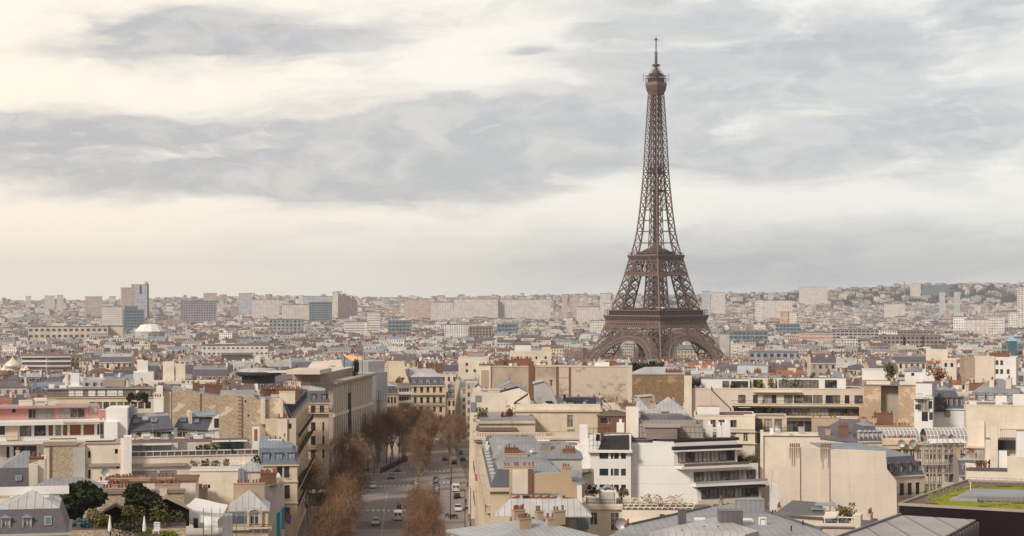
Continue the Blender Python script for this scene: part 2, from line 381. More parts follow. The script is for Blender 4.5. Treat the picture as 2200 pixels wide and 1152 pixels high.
def lattice_pier(sx,sy,levels,tc,tb):
    mb=MB()
    def cs(z):
        o,i=oo(z),ii(z); return [Vector((sx*o,sy*o,z)),Vector((sx*i,sy*o,z)),Vector((sx*i,sy*i,z)),Vector((sx*o,sy*i,z))]
    for z0,z1 in zip(levels,levels[1:]):
        A,B=cs(z0),cs(z1)
        for k in range(4):
            j=(k+1)%4; mb.beam(A[k],B[k],tc,1 if k==0 else 0); mb.beam(A[k],A[j],tb*.9); 
            mb.beam(A[k],B[j],tb); mb.beam(A[j],B[k],tb)
            mA=(A[k]+A[j])/2; mB=(B[k]+B[j])/2
            mid=(mA+mB)/2
            mb.beam((A[k]+B[k])/2,(A[j]+B[j])/2,tb*.55)
            for s_,e_ in ((A[k],mB),(A[j],mB)): mb.beam(s_,e_,tb*.4)
    return mb
lo=[0,11,22,33,44,50]; mid_=[57,62.7,71,79.5,88,96,104,110,115]
for sx in (-1,1):
    for sy in (-1,1):
        part('pier',lattice_pier(sx,sy,lo+mid_,1.15,.72),[IRON,IRON_L],tower)
# masonry feet
for sx in (-1,1):
    for sy in (-1,1):
        mb=MB(); mb.frustum(tuple(sorted((sx*36,sx*64)))+tuple(sorted((sy*36,sy*64))),tuple(sorted((sx*38,sx*62)))+tuple(sorted((sy*38,sy*62))),-1,4,0,0); part('footing',mb,M['concrete'],tower)
def rotf(mb,k):
    o=MB(); c,s_=[(1,0),(0,1),(-1,0),(0,-1)][k]
    o.v=[(p[0]*c-p[1]*s_,p[0]*s_+p[1]*c,p[2]) for p in mb.v]; o.f=mb.f; o.mi=mb.mi; o.uv=mb.uv; return o
# decorative arches: ring in the sloping face plane
def arch_mb():
    mb=MB(); n=34; zc=3.0; r1,r2=38.6,34.4
    def P(a,r):
        x=r*math.cos(a)*1.0; z=zc+r*math.sin(a)*.93; return Vector((x,-(oo(z)+.2),z))
    for off in (0.0,3.2):
        prev=None
        for i in range(n+1):
            a=R(16)+(math.pi-2*R(16))*i/n
            p,s_=P(a,r1),P(a,r2); p.y+=off; s_.y+=off
            mb.beam(p,s_,.45,1)
            if prev: 
                mb.beam(prev[0],p,1.0,1); mb.beam(prev[1],s_,1.0,1)
                if off==0: mb.beam(prev[0],s_,.35,1); mb.beam(prev[1],p,.35,1)
            prev=(p,s_)
    # soffit bracing running into the depth
    for i in range(n+1):
        a=R(16)+(math.pi-2*R(16))*i/n; p=P(a,r2); p2=p.copy(); p2.y+=3.2; mb.beam(p,p2,.5)
    # radial struts filling the spandrels up to the girder
    for i in range(1,n*2):
        a=R(20)+(math.pi-2*R(20))*i/(n*2); p=P(a,r1); z2=44.2
        if p.z<z2-.8 and abs(p.x)<oo(p.z)-1:
            d=Vector((math.cos(a),0,math.sin(a))); L=(z2-p.z)/max(d.z,.3); L=min(L,7.5); e=p+d*L; e.y=-(oo(e.z)+.2)
            if abs(e.x)<oo(e.z): mb.beam(p,e,.5,1)
    return mb
arch=arch_mb()
for k in range(4): part('arch',rotf(arch,k),[IRON,IRON_L],tower)
def girder_mb():
    mb=MB()
    def row(z0,z1,n,t,th,cross=True):
        h0,h1=oo(z0),oo(z1)
        mb.beam((-h0,-h0-.3,z0),(h0,-h0-.3,z0),th,1); mb.beam((-h1,-h1-.3,z1),(h1,-h1-.3,z1),th,1)
        for i in range(n):
            a,b_=-1+2*i/n,-1+2*(i+1)/n
            mb.beam((a*h0,-h0-.3,z0),(b_*h1,-h1-.3,z1),t,1)
            if cross: mb.beam((b_*h0,-h0-.3,z0),(a*h1,-h1-.3,z1),t,1)
    row(44,47.2,34,.4,.6,False); row(47.2,53.2,24,.5,.7); row(48.4,52,24,.4,.3)
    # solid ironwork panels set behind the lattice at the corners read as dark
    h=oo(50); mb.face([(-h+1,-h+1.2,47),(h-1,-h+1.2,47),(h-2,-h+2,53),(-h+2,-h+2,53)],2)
    return mb
g_=girder_mb()
for k in range(4): part('girder',rotf(g_,k),[IRON,IRON_L,IRON_D],tower)
def gallery(zb,zt,hb,ht,n,thick=1.0):
    mb=MB(); mb.frustum((-hb,hb,-hb,hb),(-ht,ht,-ht,ht),zb,zt,2)
    for k in range(4):
        o=MB()
        for i in range(n+1):
            u=-1+2*i/n; o.beam((u*hb,-hb-.1,zb),(u*(hb*.3+ht*.7),-(hb*.35+ht*.65)-.3,(zb+zt)/2),.42,1); o.beam((u*(hb*.3+ht*.7),-(hb*.35+ht*.65)-.3,(zb+zt)/2),(u*ht,-ht-.3,zt),.45,1)
        mb.add(rotf(o,k))
    mb.box(-ht-.5,ht+.5,-ht-.5,ht+.5,zt,zt+thick,1); return mb
part('first_gallery',gallery(53.2,57.6,33.6,35.2,40,1.1),[IRON,IRON_L,IRON_D],tower)
mb=MB()     # railings and pavilions of first floor
for k in range(4):
    o=MB(); h=34.4
    o.beam((-h,-h,63.4),(h,-h,63.4),.7,1); o.beam((-h,-h,61),(h,-h,61),.25)
    for i in range(23): u=-1+2*i/22; o.beam((u*h,-h,58.7),(u*h,-h,63.4),.38)
    o.box(-h+2.5,h-2.5,-h+2.5,-h+3,58.7,62.8,2); o.box(-15,15,-h+6,-h+13,58.7,65.2,3,1)
    mb.add(rotf(o,k))
part('first_floor_pavilion',mb,[IRON,IRON_L,IRON_D,M['glass_dark']],tower)
mb=MB(); mb.box(-27,-24,-32.6,-14,65.2,66.4,0); part('pavilion_roof',mb,M['whitemetal'],tower)
# second floor
mb=MB()
for k in range(4):
    o=MB(); 
    for (z0,z1,n) in ((96,99.5,26),(99.5,110.2,8)):
        h0,h1=oo(z0),oo(z1)
        for z_,h_ in ((z0,h0),(z1,h1)): o.beam((-h_,-h_-.2,z_),(h_,-h_-.2,z_),.6,1)
        for i in range(n):
            a,b_=-1+2*i/n,-1+2*(i+1)/n; o.beam((a*h0,-h0-.2,z0),(b_*h1,-h1-.2,z1),.42,1); o.beam((b_*h0,-h0-.2,z0),(a*h1,-h1-.2,z1),.42,1)
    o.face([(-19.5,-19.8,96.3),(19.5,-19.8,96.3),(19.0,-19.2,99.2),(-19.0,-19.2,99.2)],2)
    mb.add(rotf(o,k))
part('belt_girder',mb,[IRON,IRON_L,IRON_D],tower)
part('second_gallery',gallery(110.2,114.8,17.7,18.9,26,1.0),[IRON,IRON_L,IRON_D],tower)
mb=MB()
for k in range(4):
    o=MB(); h=18.6
    o.beam((-h,-h,117.8),(h,-h,117.8),.35,1)
    for i in range(15): u=-1+2*i/14; o.beam((u*h,-h,115.8),(u*h,-h,117.8),.25)
    mb.add(rotf(o,k))
mb.box(-13.2,13.2,-13.2,13.2,115.8,119,2); mb.frustum((-10,10,-10,10),(-6,6,-6,6),119,122,0,0); mb.frustum((-4.5,4.5,-4.5,4.5),(-1.5,1.5,-1.5,1.5),122,127,0,0)
part('second_floor_pavilion',mb,[IRON,IRON_L,IRON_D],tower)
# shaft: four lattice corner piers that merge
zs=[115.8]; 
while zs[-1]<262: zs.append(zs[-1]+max(5.2,11.5-.045*(zs[-1]-115)))
zs=[z for z in zs if z<266]+[268]
for sx in (-1,1):
    for sy in (-1,1):
        mb=MB()
        def cs(z):
            o,i=oo(z),ii(z); return [Vector((sx*o,sy*o,z)),Vector((sx*i,sy*o,z)),Vector((sx*o,sy*i,z))]
        for z0,z1 in zip(zs,zs[1:]):
            A,B=cs(z0),cs(z1); t_=.6 if z0<200 else .4
            mb.beam(A[0],B[0],1.0 if z0<180 else .8,1); mb.beam(A[1],B[1],t_); mb.beam(A[2],B[2],t_)
            for j in (1,2):
                mb.beam(A[0],A[j],t_*1.1); mb.beam(A[0],B[j],t_*.8); mb.beam(A[j],B[0],t_*.8)
        part('shaft_column',mb,[IRON,IRON_L],tower)
mb=MB()
for z0,z1 in zip(zs,zs[1:]):
    for k in range(4):
        o=MB(); h0,i0=oo(z0),ii(z0); h1,i1=oo(z1),ii(z1)
        o.beam((-i0,-h0,z0),(i0,-h0,z0),.5)
        if z0>150: o.beam((-i0,-h0,z0),(i1,-h1,z1),.35); o.beam((i0,-h0,z0),(-i1,-h1,z1),.35)
        mb.add(rotf(o,k))
part('shaft_bracing',mb,[IRON,IRON_L],tower)
mb=MB()
for z0,z1 in zip(zs,zs[1:]):
    for x_,y_ in ((-1.6,-1.6),(1.6,-1.6),(1.6,1.6),(-1.6,1.6)): mb.beam((x_,y_,z0),(x_,y_,z1),.7)
    mb.beam((-1.6,-1.6,z0),(1.6,1.6,z1),.8); mb.beam((1.6,-1.6,z0),(-1.6,1.6,z1),.8); mb.box(-2,2,-2,2,z0,z0+.6)
mb.box(-.9,.9,-.9,.9,116,262,0)
part('lift_shaft',mb,[IRON_D],tower)
mb=MB(); mb.box(-6.3,6.3,-6.3,6.3,193,195.2); mb.box(-4.2,4.2,-4.2,4.2,195.2,199); part('intermediate_platform',mb,[IRON_D],tower)
mb=MB(); mb.box(-3,9.5,-4,2,176,177.8); part('maintenance_platform',mb,[IRON_D],tower)
# top
part('top_gallery',gallery(268,277,4.9,6.7,14,1.0),[IRON,IRON_L,IRON_D],tower)
mb=MB(); mb.box(-7.1,7.1,-7.1,7.1,278,280.2,1); mb.box(-5.6,5.6,-5.6,5.6,280.2,284.5,2)
for k in range(4):
    o=MB()
    for i in range(9): u=-1+2*i/8; o.beam((u*7.3,-7.3,280.6),(u*6.6,-6.6,286.5),.3)
    o.beam((-6.9,-6.9,284),(6.9,-6.9,284),.35); o.beam((-6.6,-6.6,286.5),(6.6,-6.6,286.5),.5); o.beam((-8.6,-8.6,281),(-8.6,-8.6,288),.3); o.beam((-7,-7,283),(-8.8,-8.8,283.5),.25); o.beam((-7,-7,286),(-8.8,-8.8,286.5),.25)
    o.beam((-5.5,-5.5,287),(-1.2,-1.2,295),.4)
    mb.add(rotf(o,k))
mb.box(-4.6,4.6,-4.6,4.6,286.5,288.6,2); mb.lathe(0,0,[(4.8,288.6),(4.0,290.6),(2.4,292.4),(1.4,294),(1.4,297),(0,297)],12,0)
part('top_cabin',mb,[IRON,IRON_L,IRON_D],tower)
mb=MB(); mb.lathe(0,0,[(1.3,296),(.9,306),(.85,308)],8)
for z_ in (297,299.5,302,304.5,307,308.5): mb.lathe(0,0,[(.9,z_),(1.7,z_+.1),(1.7,z_+.7),(.9,z_+.8)],8)
for z_ in (295.5,): mb.box(-2.6,2.6,-2.6,2.6,z_,z_+2)
mb.lathe(0,0,[(.62,309),(.5,321),(.3,324),(0,324.5)],8)
mb.beam((-2.2,2.2,320.8),(2.2,-2.2,320.8),.35); mb.beam((-2.2,-2.2,320.8),(2.2,2.2,320.8),.35); mb.box(-.8,.8,-.8,.8,320.2,322)
part('antenna',mb,[IRON],tower)
# ================================================================ building kit
OCC=[]            # hand-built footprints (centre x, centre y, radius list)
ORD=['first','second','third','fourth','fifth','sixth','seventh','eighth','ninth','tenth','eleventh','twelfth','thirteenth','fourteenth','fifteenth','sixteenth','seventeenth','eighteenth','nineteenth','twentieth']
_wm={}
def win_mesh(w,h,style):
    """window set in its opening: faces -y, origin at sill centre on the wall plane"""
    k=(round(w,2),round(h,2),style)
    if k in _wm: return _wm[k]
    mb=MB(); t=.07; y=.16; x=w/2
    g=1
    mb.face([(-x,y+.05,0),(x,y+.05,0),(x,y+.05,h),(-x,y+.05,h)],1)
    def bar(x0,x1,z0,z1): mb.box(x0,x1,y-.03,y+.05,z0,z1,0,bottom=False)
    bar(-x,-x+t,0,h); bar(x-t,x,0,h); bar(-x,x,0,t); bar(-x,x,h-t,h)
    if style in('f','fd','arch'):
        bar(-t*.6,t*.6,0,h)
        if h>1.7: bar(-x,x,h*.7,h*.7+t*.7)
    if style=='wide':
        n=max(2,int(round(w/1.1)))
        for i in range(1,n): u=-x+w*i/n; bar(u-t*.5,u+t*.5,0,h)
    if style=='widedark':
        n=max(2,int(round(w/1.0)))
        for i in range(1,n): u=-x+w*i/n; bar(u-t*.4,u+t*.4,0,h)
    mats={'f':[M['frame'],M['glass']],'wide':[M['metal'],M['glass']],'widedark':[M['frame_dark'],M['glass']],'fd':[M['frame_dark'],M['glass_dark']],
          'shut':[M['metal'],M['glass_grey']],'hole':[M['frame_dark'],M['darkgap']],'brown':[M['frame'],M['shutter_brown']],'blue':[M['frame'],M['glass_blue']],'arch':[M['frame'],M['glass']]}[style]
    _wm[k]=mb.mesh('window',mats); return _wm[k]
_pm=None
def pot_mesh():
    global _pm
    if _pm is None:
        mb=MB(); mb.lathe(0,0,[(.16,0),(.13,.55),(.17,.58),(.17,.68),(.1,.68),(.08,.4)],7); _pm=mb.mesh('chimney_pot',M['pot'])
    return _pm
class B:
    def __init__(s,name,label,px0,px1,pt,Y,d,yaw=0.0,wall='cream',cat='building',group=None,occ=True,rb=True):
        if rb: yaw+=.85*math.degrees(math.atan((1100-(px0+px1)/2)/F))
        th=R(yaw); s.c,s.s=math.cos(th),math.sin(th); s.ax,s.ay=WX(px0,Y),Y
        k=(px1-1100)/F; s.w=(k*Y-s.ax)/(s.c-k*s.s); s.d=d; s.th=th
        cx=s.ax+s.w/2*s.c-d/2*s.s; cy=s.ay+s.w/2*s.s+d/2*s.c
        s.g=min(GZ(Y),GZ(cy)); s.h=WZ(pt,Y)-s.g
        s.o=link(name,None,None,(s.ax,s.ay,s.g),th); tag(s.o,label,cat,group)
        s.wall_m=M[wall] if isinstance(wall,str) else wall
        s.open={'f':[],'r':[],'l':[],'b':[]}
        if occ: OCC.append((cx,cy,th,s.w/2,d/2))
    # photo pixel on plane y=const of the local frame -> local coords
    def lx(s,px,y=0.0):
        k=(px-1100)/F; bx=s.ax-y*s.s; by=s.ay+y*s.c
        return (k*by-bx)/(s.c-k*s.s)
    def lz(s,py,x=0.0,y=0.0):
        Y=s.ay+x*s.s+y*s.c; return (HY-py)/F*Y-s.g
    def ly(s,px,x):     # depth along a side wall at local x
        k=(px-1100)/F; bx=s.ax+x*s.c; by=s.ay+x*s.s
        return (k*by-bx)/(-s.s-k*s.c)
    def fp(s,face,u,out,z):
        return {'f':(u,-out,z),'r':(s.w+out,u,z),'l':(-out,s.d-u,z),'b':(s.w-u,s.d+out,z)}[face]
    def fr(s,face): return {'f':0,'r':R(90),'l':R(-90),'b':R(180)}[face]
    def fw(s,face): return s.w if face in 'fb' else s.d
    def win(s,face,u,z,w,h,style='f',hole=True):
        if hole: s.open[face].append((u-w/2,u+w/2,z,z+h))
        o=link('window',win_mesh(w,h,style),s.o,s.fp(face,u,0,z),s.fr(face)); return o
    def grid(s,face,n,zs,w=1.1,h=2.0,style='f',u0=None,u1=None):
        W_=s.fw(face); u0=.6 if u0 is None else u0; u1=W_-.6 if u1 is None else u1
        w=min(w,(u1-u0)/n*.82)
        for z in zs:
            for i in range(n): s.win(face,u0+(u1-u0)*(i+.5)/n,z,w,h,style)
    def wall(s,h=None,name='wall',mat=None,faces='frlb',x0=0,y0=0,cap=True):
        h=h or s.h; mb=MB(); dp=.22
        for fc in faces:
            W_=s.fw(fc); us={0,W_}; vs={0,h}
            op=[(max(.02,a),min(W_-.02,b_),max(.02,c_),min(h-.02,e)) for a,b_,c_,e in s.open[fc] if c_<h-.1 and e>0.1]
            for a,b_,c_,e in op: us|={a,b_}; vs|={c_,e}
            us=sorted(us); vs=sorted(vs)
            for i in range(len(us)-1):
                j=0
                while j<len(vs)-1:
                    um=(us[i]+us[i+1])/2
                    inside=lambda jj:any(a<um<b_ and c_<(vs[jj]+vs[jj+1])/2<e for a,b_,c_,e in op)
                    if inside(j): j+=1; continue
                    k=j+1
                    while k<len(vs)-1 and not inside(k): k+=1
                    a,b_,c_,e=us[i],us[i+1],vs[j],vs[k]
                    mb.face([s.fp(fc,a,0,c_),s.fp(fc,b_,0,c_),s.fp(fc,b_,0,e),s.fp(fc,a,0,e)],0,[(a,c_),(b_,c_),(b_,e),(a,e)]); j=k
            for a,b_,c_,e in op:
                q4=[(a,c_),(b_,c_),(b_,e),(a,e)]
                for i in range(4):
                    p,r=q4[i],q4[(i+1)%4]
                    mb.face([s.fp(fc,p[0],0,p[1]),s.fp(fc,p[0],-dp,p[1]),s.fp(fc,r[0],-dp,r[1]),s.fp(fc,r[0],0,r[1])],0)
        if cap: mb.face([(0,0,h),(s.w,0,h),(s.w,s.d,h),(0,s.d,h)])
        return part(name,mb,mat or s.wall_m,s.o)
    def bx(s,name,mat,x0,x1,y0,y1,z0,z1,top=None,label=None):
        mb=MB(); mats=[M[mat]]
        if top: mats.append(M[top])
        mb.box(x0,x1,y0,y1,z0,z1,0,1 if top else 0); return part(name,mb,mats,s.o,label=label)
    def flat(s,mat='gravel',par=.5,z=None,x0=0,x1=None,y0=0,y1=None,t=.25):
        z=s.h if z is None else z; x1=s.w if x1 is None else x1; y1=s.d if y1 is None else y1
        mb=MB(); mb.box(x0+t,x1-t,y0+t,y1-t,z+.02,z+.1,0); part('roof',mb,M[mat],s.o)
        mb=MB(); mb.box(x0-.06,x1+.06,y0-.06,y0+t,z+.004,z+par); mb.box(x0-.06,x1+.06,y1-t,y1+.06,z+.004,z+par); mb.box(x0-.06,x0+t,y0+t,y1-t,z+.004,z+par); mb.box(x1-t,x1+.06,y0+t,y1-t,z+.004,z+par)
        part('parapet',mb,s.wall_m,s.o)
    def cornice(s,z=None,out=.35,h=.35,mat=None,faces='frl'):
        z=s.h if z is None else z; mb=MB()
        mb.box(-out if 'l' in faces else 0,s.w+(out if 'r' in faces else 0),-out,s.d-.01,z-h,z-.004)
        return part('cornice',mb,mat or s.wall_m,s.o)
    def mansard(s,h1=2.6,ins=1.1,h2=1.2,lo='slate',up='zinc',z=None,gl=0,gr=0,ndf=0,ndr=0,ndl=0,dw=1.1,dh=1.7,dmat='zinc'):
        """steep lower slope + shallow top; gl/gr=1: gable (party wall) on that end"""
        z=s.h if z is None else z; w,d=s.w,s.d; il=0 if gl else ins; ir=0 if gr else ins
        a=(0,w,0,d); b_=(il,w-ir,ins,d-ins); mb=MB(); mb.frustum(a,b_,z,z+h1,0)
        cx0,cx1=(il+ (0 if gl else (d/2-ins)*.7), w-ir-(0 if gr else (d/2-ins)*.7))
        if cx1<cx0: cx0=cx1=(cx0+cx1)/2
        mb2=MB(); m=d/2
        A=[(b_[0],b_[2],z+h1),(b_[1],b_[2],z+h1),(b_[1],b_[3],z+h1),(b_[0],b_[3],z+h1)]; r0,r1=(cx0,m,z+h1+h2),(cx1,m,z+h1+h2)
        mb2.face([A[0],A[1],r1,r0]); mb2.face([A[2],A[3],r0,r1]); mb2.face([A[1],A[2],r1]); mb2.face([A[3],A[0],r0])
        ro=part('roof',mb,M[lo],s.o); part('roof_top',mb2,M[up],ro)
        mb3=MB(); mb3.box(-.3,w+.3,-.3,d+.3,z-.25,z-.003); part('eaves_cornice',mb3,s.wall_m,s.o)
        for fc,n in (('f',ndf),('r',ndr),('l',ndl)):
            W_=s.fw(fc)
            for i in range(n): s.dormer(fc,W_*(i+.5)/n,z+.3,dw,dh,ins,h1,dmat)
        return ro
    def dormer(s,fc,u,z,w=1.1,h=1.7,ins=1.1,h1=2.6,mat='zinc'):
        mb=MB(); x=w/2+.14; dp=ins*(h+.4)/h1+.35
        mb.box(-x,-w/2,.05,dp,0,h); mb.box(w/2,x,.05,dp,0,h); mb.box(-w/2,w/2,.28,dp,0,h)
        mb.face([(-x-.1,-.12,h),(x+.1,-.12,h),(0+x*.0,-.12,h+.32)]); mb.face([(-x-.1,-.12,h),(0,-.12,h+.32),(0,dp+.3,h+.32),(-x-.1,dp+.2,h)]); mb.face([(0,-.12,h+.32),(x+.1,-.12,h),(x+.1,dp+.2,h),(0,dp+.3,h+.32)])
        mb.face([(-x-.1,-.12,h),(-x-.1,dp,h),(x+.1,dp,h),(x+.1,-.12,h)])
        o=link('dormer',_cache(('d',round(w,2),round(h,2),mat,round(dp,1)),lambda:mb.mesh('dormer',M[mat])),s.o,s.fp(fc,u,-.12,z),s.fr(fc))
        link('dormer_window',win_mesh(w,h,'f'),o,(0,.08,0))
        return o
    def hip(s,h=2.0,mat='zinc',z=None,k=.8,out=.25,x0=0,x1=None,y0=0,y1=None,name='roof'):
        z=s.h if z is None else z; x1=s.w if x1 is None else x1; y1=s.d if y1 is None else y1
        x0-=out;x1+=out;y0-=out;y1+=out; mb=MB(); m=(y0+y1)/2; ll=min((y1-y0)/2*k,(x1-x0)/2)
        A=[(x0,y0,z+.02),(x1,y0,z+.02),(x1,y1,z+.02),(x0,y1,z+.02)]; r0,r1=(x0+ll,m,z+h),(x1-ll+.01,m,z+h)
        mb.face([A[0],A[1],r1,r0]); mb.face([A[2],A[3],r0,r1]); mb.face([A[1],A[2],r1]); mb.face([A[3],A[0],r0])
        mb.box(x0,x1,y0,y1,z-.15,z+.02,0)
        return part(name,mb,M[mat],s.o)
    def shed(s,mat,pts,t=.18,name='roof'):    # arbitrary sloping sheet from local points
        mb=MB(); P=[Vector(p) for p in pts]; n=(P[1]-P[0]).cross(P[2]-P[0]).normalized()
        if n.z<0: P=P[::-1]; n=-n
        T=[tuple(p) for p in P]; Q=[tuple(p-n*t) for p in P]; mb.face(T); mb.face(Q[::-1])
        for i in range(len(T)): j=(i+1)%len(T); mb.face([Q[i],Q[j],T[j],T[i]])
        return part(name,mb,M[mat],s.o)
    def chimney(s,x,y,z,lx,ly,h,n=5,mat='tan',rows=1,pots=True):
        mb=MB(); mb.box(x-lx/2,x+lx/2,y-ly/2,y+ly/2,z,z+h); mb.box(x-lx/2-.08,x+lx/2+.08,y-ly/2-.08,y+ly/2+.08,z+h-.0,z+h+.16)
        o=part('chimney',mb,M[mat],s.o); rnd=random.Random(int(x*31+y*17+z*7))
        for r_ in range(rows):
            for i in range(n):
                k=(i+.5)/n-.5+rnd.uniform(-.02,.02); q_=(r_+.5)/rows-.5
                px_,py_=(x+k*lx,y+q_*ly) if lx>ly else (x+q_*lx,y+k*ly)
                if pots and rnd.random()>.22:
                    p=link('chimney_pot',pot_mesh(),o,(px_,py_,z+h+.15)); e=rnd.uniform(.9,1.5); p.scale=(1.05,1.05,e*.68)
        return o
    def rail(s,fc,u0,u1,z,out,h=1.0,mat='dark',slab='wall',slabt=.22,step=.3,solid_=False):
        mb=MB()
        def P(u,o_,zz): return s.fp(fc,u,o_,zz)
        def bar(u,o_,a,b_): mb.beam(P(u,o_,a),P(u,o_,b_),.035)
        mb.beam(P(u0,out,z+h),P(u1,out,z+h),.07); mb.beam(P(u0,out,z+.12),P(u1,out,z+.12),.05)
        mb.beam(P(u0,0,z+h),P(u0,out,z+h),.06); mb.beam(P(u1,0,z+h),P(u1,out,z+h),.06)
        n=max(2,int((u1-u0)/step))
        for i in range(n+1): bar(u0+(u1-u0)*i/n,out,z,z+h)
        o=part('railing',mb,M[mat],s.o)
        if slab:
            mb=MB(); a,b_=P(u0-.1,0.0,0),P(u1+.1,out+.12,0)
            mb.box(min(a[0],b_[0]),max(a[0],b_[0]),min(a[1],b_[1]),max(a[1],b_[1]),z-slabt,z); part('balcony',mb,s.wall_m if slab=='wall' else M[slab],s.o)
        return o
    def skylight(s,x,y,z,w=.9,l=1.3,slope=0,fc='f'):
        mb=MB(); mb.box(-w/2,w/2,-l/2,l/2,0,.12,0); mb.box(-w/2+.1,w/2-.1,-l/2+.1,l/2-.1,.12,.15,1)
        o=link('skylight',_cache(('sk',w,l),lambda:mb.mesh('skylight',[M['metal'],M['glass_blue']])),s.o,(x,y,z)); o.rotation_euler=(slope,0,0); return o
    def dish(s,x,y,z,r=.45,az=-20):
        mb=MB(); mb.beam((0,0,0),(0,0,1.0),.06)
        for k in range(3):
            r0,r1=r*k/3,r*(k+1)/3
            for i in range(10):
                a,b_=2*math.pi*i/10,2*math.pi*(i+1)/10
                f=lambda rr,aa:(rr*math.cos(aa),-.15+rr*rr*-.4,1.0+rr*math.sin(aa))
                mb.face([f(r0,a),f(r1,a),f(r1,b_),f(r0,b_)])
        o=link('satellite_dish',_cache(('dish',r),lambda:mb.mesh('satellite_dish',M['metal'])),s.o,(x,y,z),R(az)); return o
    def aerial(s,x,y,z,h=2.5):
        mb=MB(); mb.beam((0,0,0),(0,0,h),.05)
        for k in range(5): mb.beam((-.5+.07*k,-.3+.15*k,h-.1),(.5-.07*k,-.3+.15*k,h-.1),.03)
        mb.beam((0,-.4,h-.1),(0,.5,h-.1),.03)
        return link('aerial',_cache(('ae',h),lambda:mb.mesh('aerial',M['metal'])),s.o,(x,y,z))
    def vent(s,x,y,z,w=.6,d=.6,h=.7,mat='metal'):
        mb=MB(); mb.box(x-w/2,x+w/2,y-d/2,y+d/2,z,z+h); mb.box(x-w/2-.06,x+w/2+.06,y-d/2-.06,y+d/2+.06,z+h,z+h+.08); return part('roof_box',mb,M[mat],s.o)
    def clutter(s,n,z,x0=None,x1=None,y0=None,y1=None,seed=1):
        r=random.Random(seed); x0=.8 if x0 is None else x0; x1=s.w-.8 if x1 is None else x1; y0=.8 if y0 is None else y0; y1=s.d-.8 if y1 is None else y1
        for i in range(n):
            x,y=r.uniform(x0,x1),r.uniform(y0,y1); k=r.random()
            if k<.3: s.vent(x,y,z,r.uniform(.4,1.4),r.uniform(.4,1.2),r.uniform(.4,1.3),r.choice(['metal','white','grey']))
            elif k<.5: s.dish(x,y,z,.45,r.uniform(-50,20))
            elif k<.72: s.aerial(x,y,z,r.uniform(1.6,3.2))
            else: s.skylight(x,y,z+.02,.8,1.1)
_cc={}
def _cache(k,f):
    if k not in _cc: _cc[k]=f()
    return _cc[k]
def overlaps(cx,cy,th,hw,hd,pad=1.0):
    def corners(c):
        x,y,t_,a,b_=c; C_,S_=math.cos(t_),math.sin(t_)
        return [(x+u*a*C_-v*b_*S_,y+u*a*S_+v*b_*C_) for u,v in((-1,-1),(1,-1),(1,1),(-1,1))]
    me=(cx,cy,th,hw+pad,hd+pad); A=corners(me)
    for o in OCC:
        if (o[0]-cx)**2+(o[1]-cy)**2>(math.hypot(hw,hd)+math.hypot(o[3],o[4])+pad)**2: continue
        Bc=corners(o); sep=False
        for t_ in (th,th+math.pi/2,o[2],o[2]+math.pi/2):
            ax=(math.cos(t_),math.sin(t_)); pa=[p[0]*ax[0]+p[1]*ax[1] for p in A]; pb=[p[0]*ax[0]+p[1]*ax[1] for p in Bc]
            if max(pa)<min(pb) or max(pb)<min(pa): sep=True; break
        if not sep: return True
    return False

# ---------------------------------------------------------------- foliage
def leaf_mat(name,c,c2): 
    m_,q,b=new_mat(name); P,_=opos(q); n=q.noise(P,1.1,3); g=q.new('ShaderNodeNewGeometry')
    cc=q.mixc(q.ramp(n,.3,.7),c4(c),c4(c2)); cc=q.mixc(q.m('MULTIPLY',g.outputs['Random Per Island'],.5),cc,c4(c2,1.3))
    q.put(b.inputs['Base Color'],cc); b.inputs['Roughness'].default_value=.8; b.inputs['Specular IOR Level'].default_value=.15; return m_
M['leaf_dark']=leaf_mat('dark_evergreen',(.012,.017,.011),(.035,.04,.018)); M['leaf']=leaf_mat('shrub_leaves',(.04,.05,.02),(.13,.12,.04))
M['leaf_olive']=leaf_mat('olive_leaves',(.09,.08,.035),(.22,.18,.07)); M['leaf_bright']=leaf_mat('bright_green_leaves',(.10,.13,.02),(.26,.28,.04)); M['leaf_rust']=leaf_mat('rust_leaves',(.13,.05,.02),(.28,.13,.05)); M['leaf_teal']=leaf_mat('blue_green_leaves',(.05,.10,.10),(.10,.17,.16))
def leaves(mb,cx,cy,cz,rx,ry,rz,n,s=.3,seed=0,shell=.5,mi=0):
    r=random.Random(seed)
    lobes=[(r.gauss(0,.35),r.gauss(0,.35),r.gauss(0,.35),r.uniform(.35,.65)) for _ in range(7)]
    for i in range(n):
        L=r.choice(lobes)
        while True:
            p=Vector((r.uniform(-1,1),r.uniform(-1,1),r.uniform(-1,1)))
            if shell<p.length<=1: break
        p=Vector((L[0],L[1],L[2]))+p*L[3]
        c_=Vector((cx+p.x*rx,cy+p.y*ry,cz+p.z*rz)); a=Vector((r.gauss(0,1),r.gauss(0,1),r.gauss(0,1))).normalized(); b_=a.orthogonal().normalized(); k=s*r.uniform(.6,1.3)
        mb.face([tuple(c_+a*k),tuple(c_+b_*k*.6),tuple(c_-a*k),tuple(c_-b_*k*.6)],mi,[(0,0)]*4)
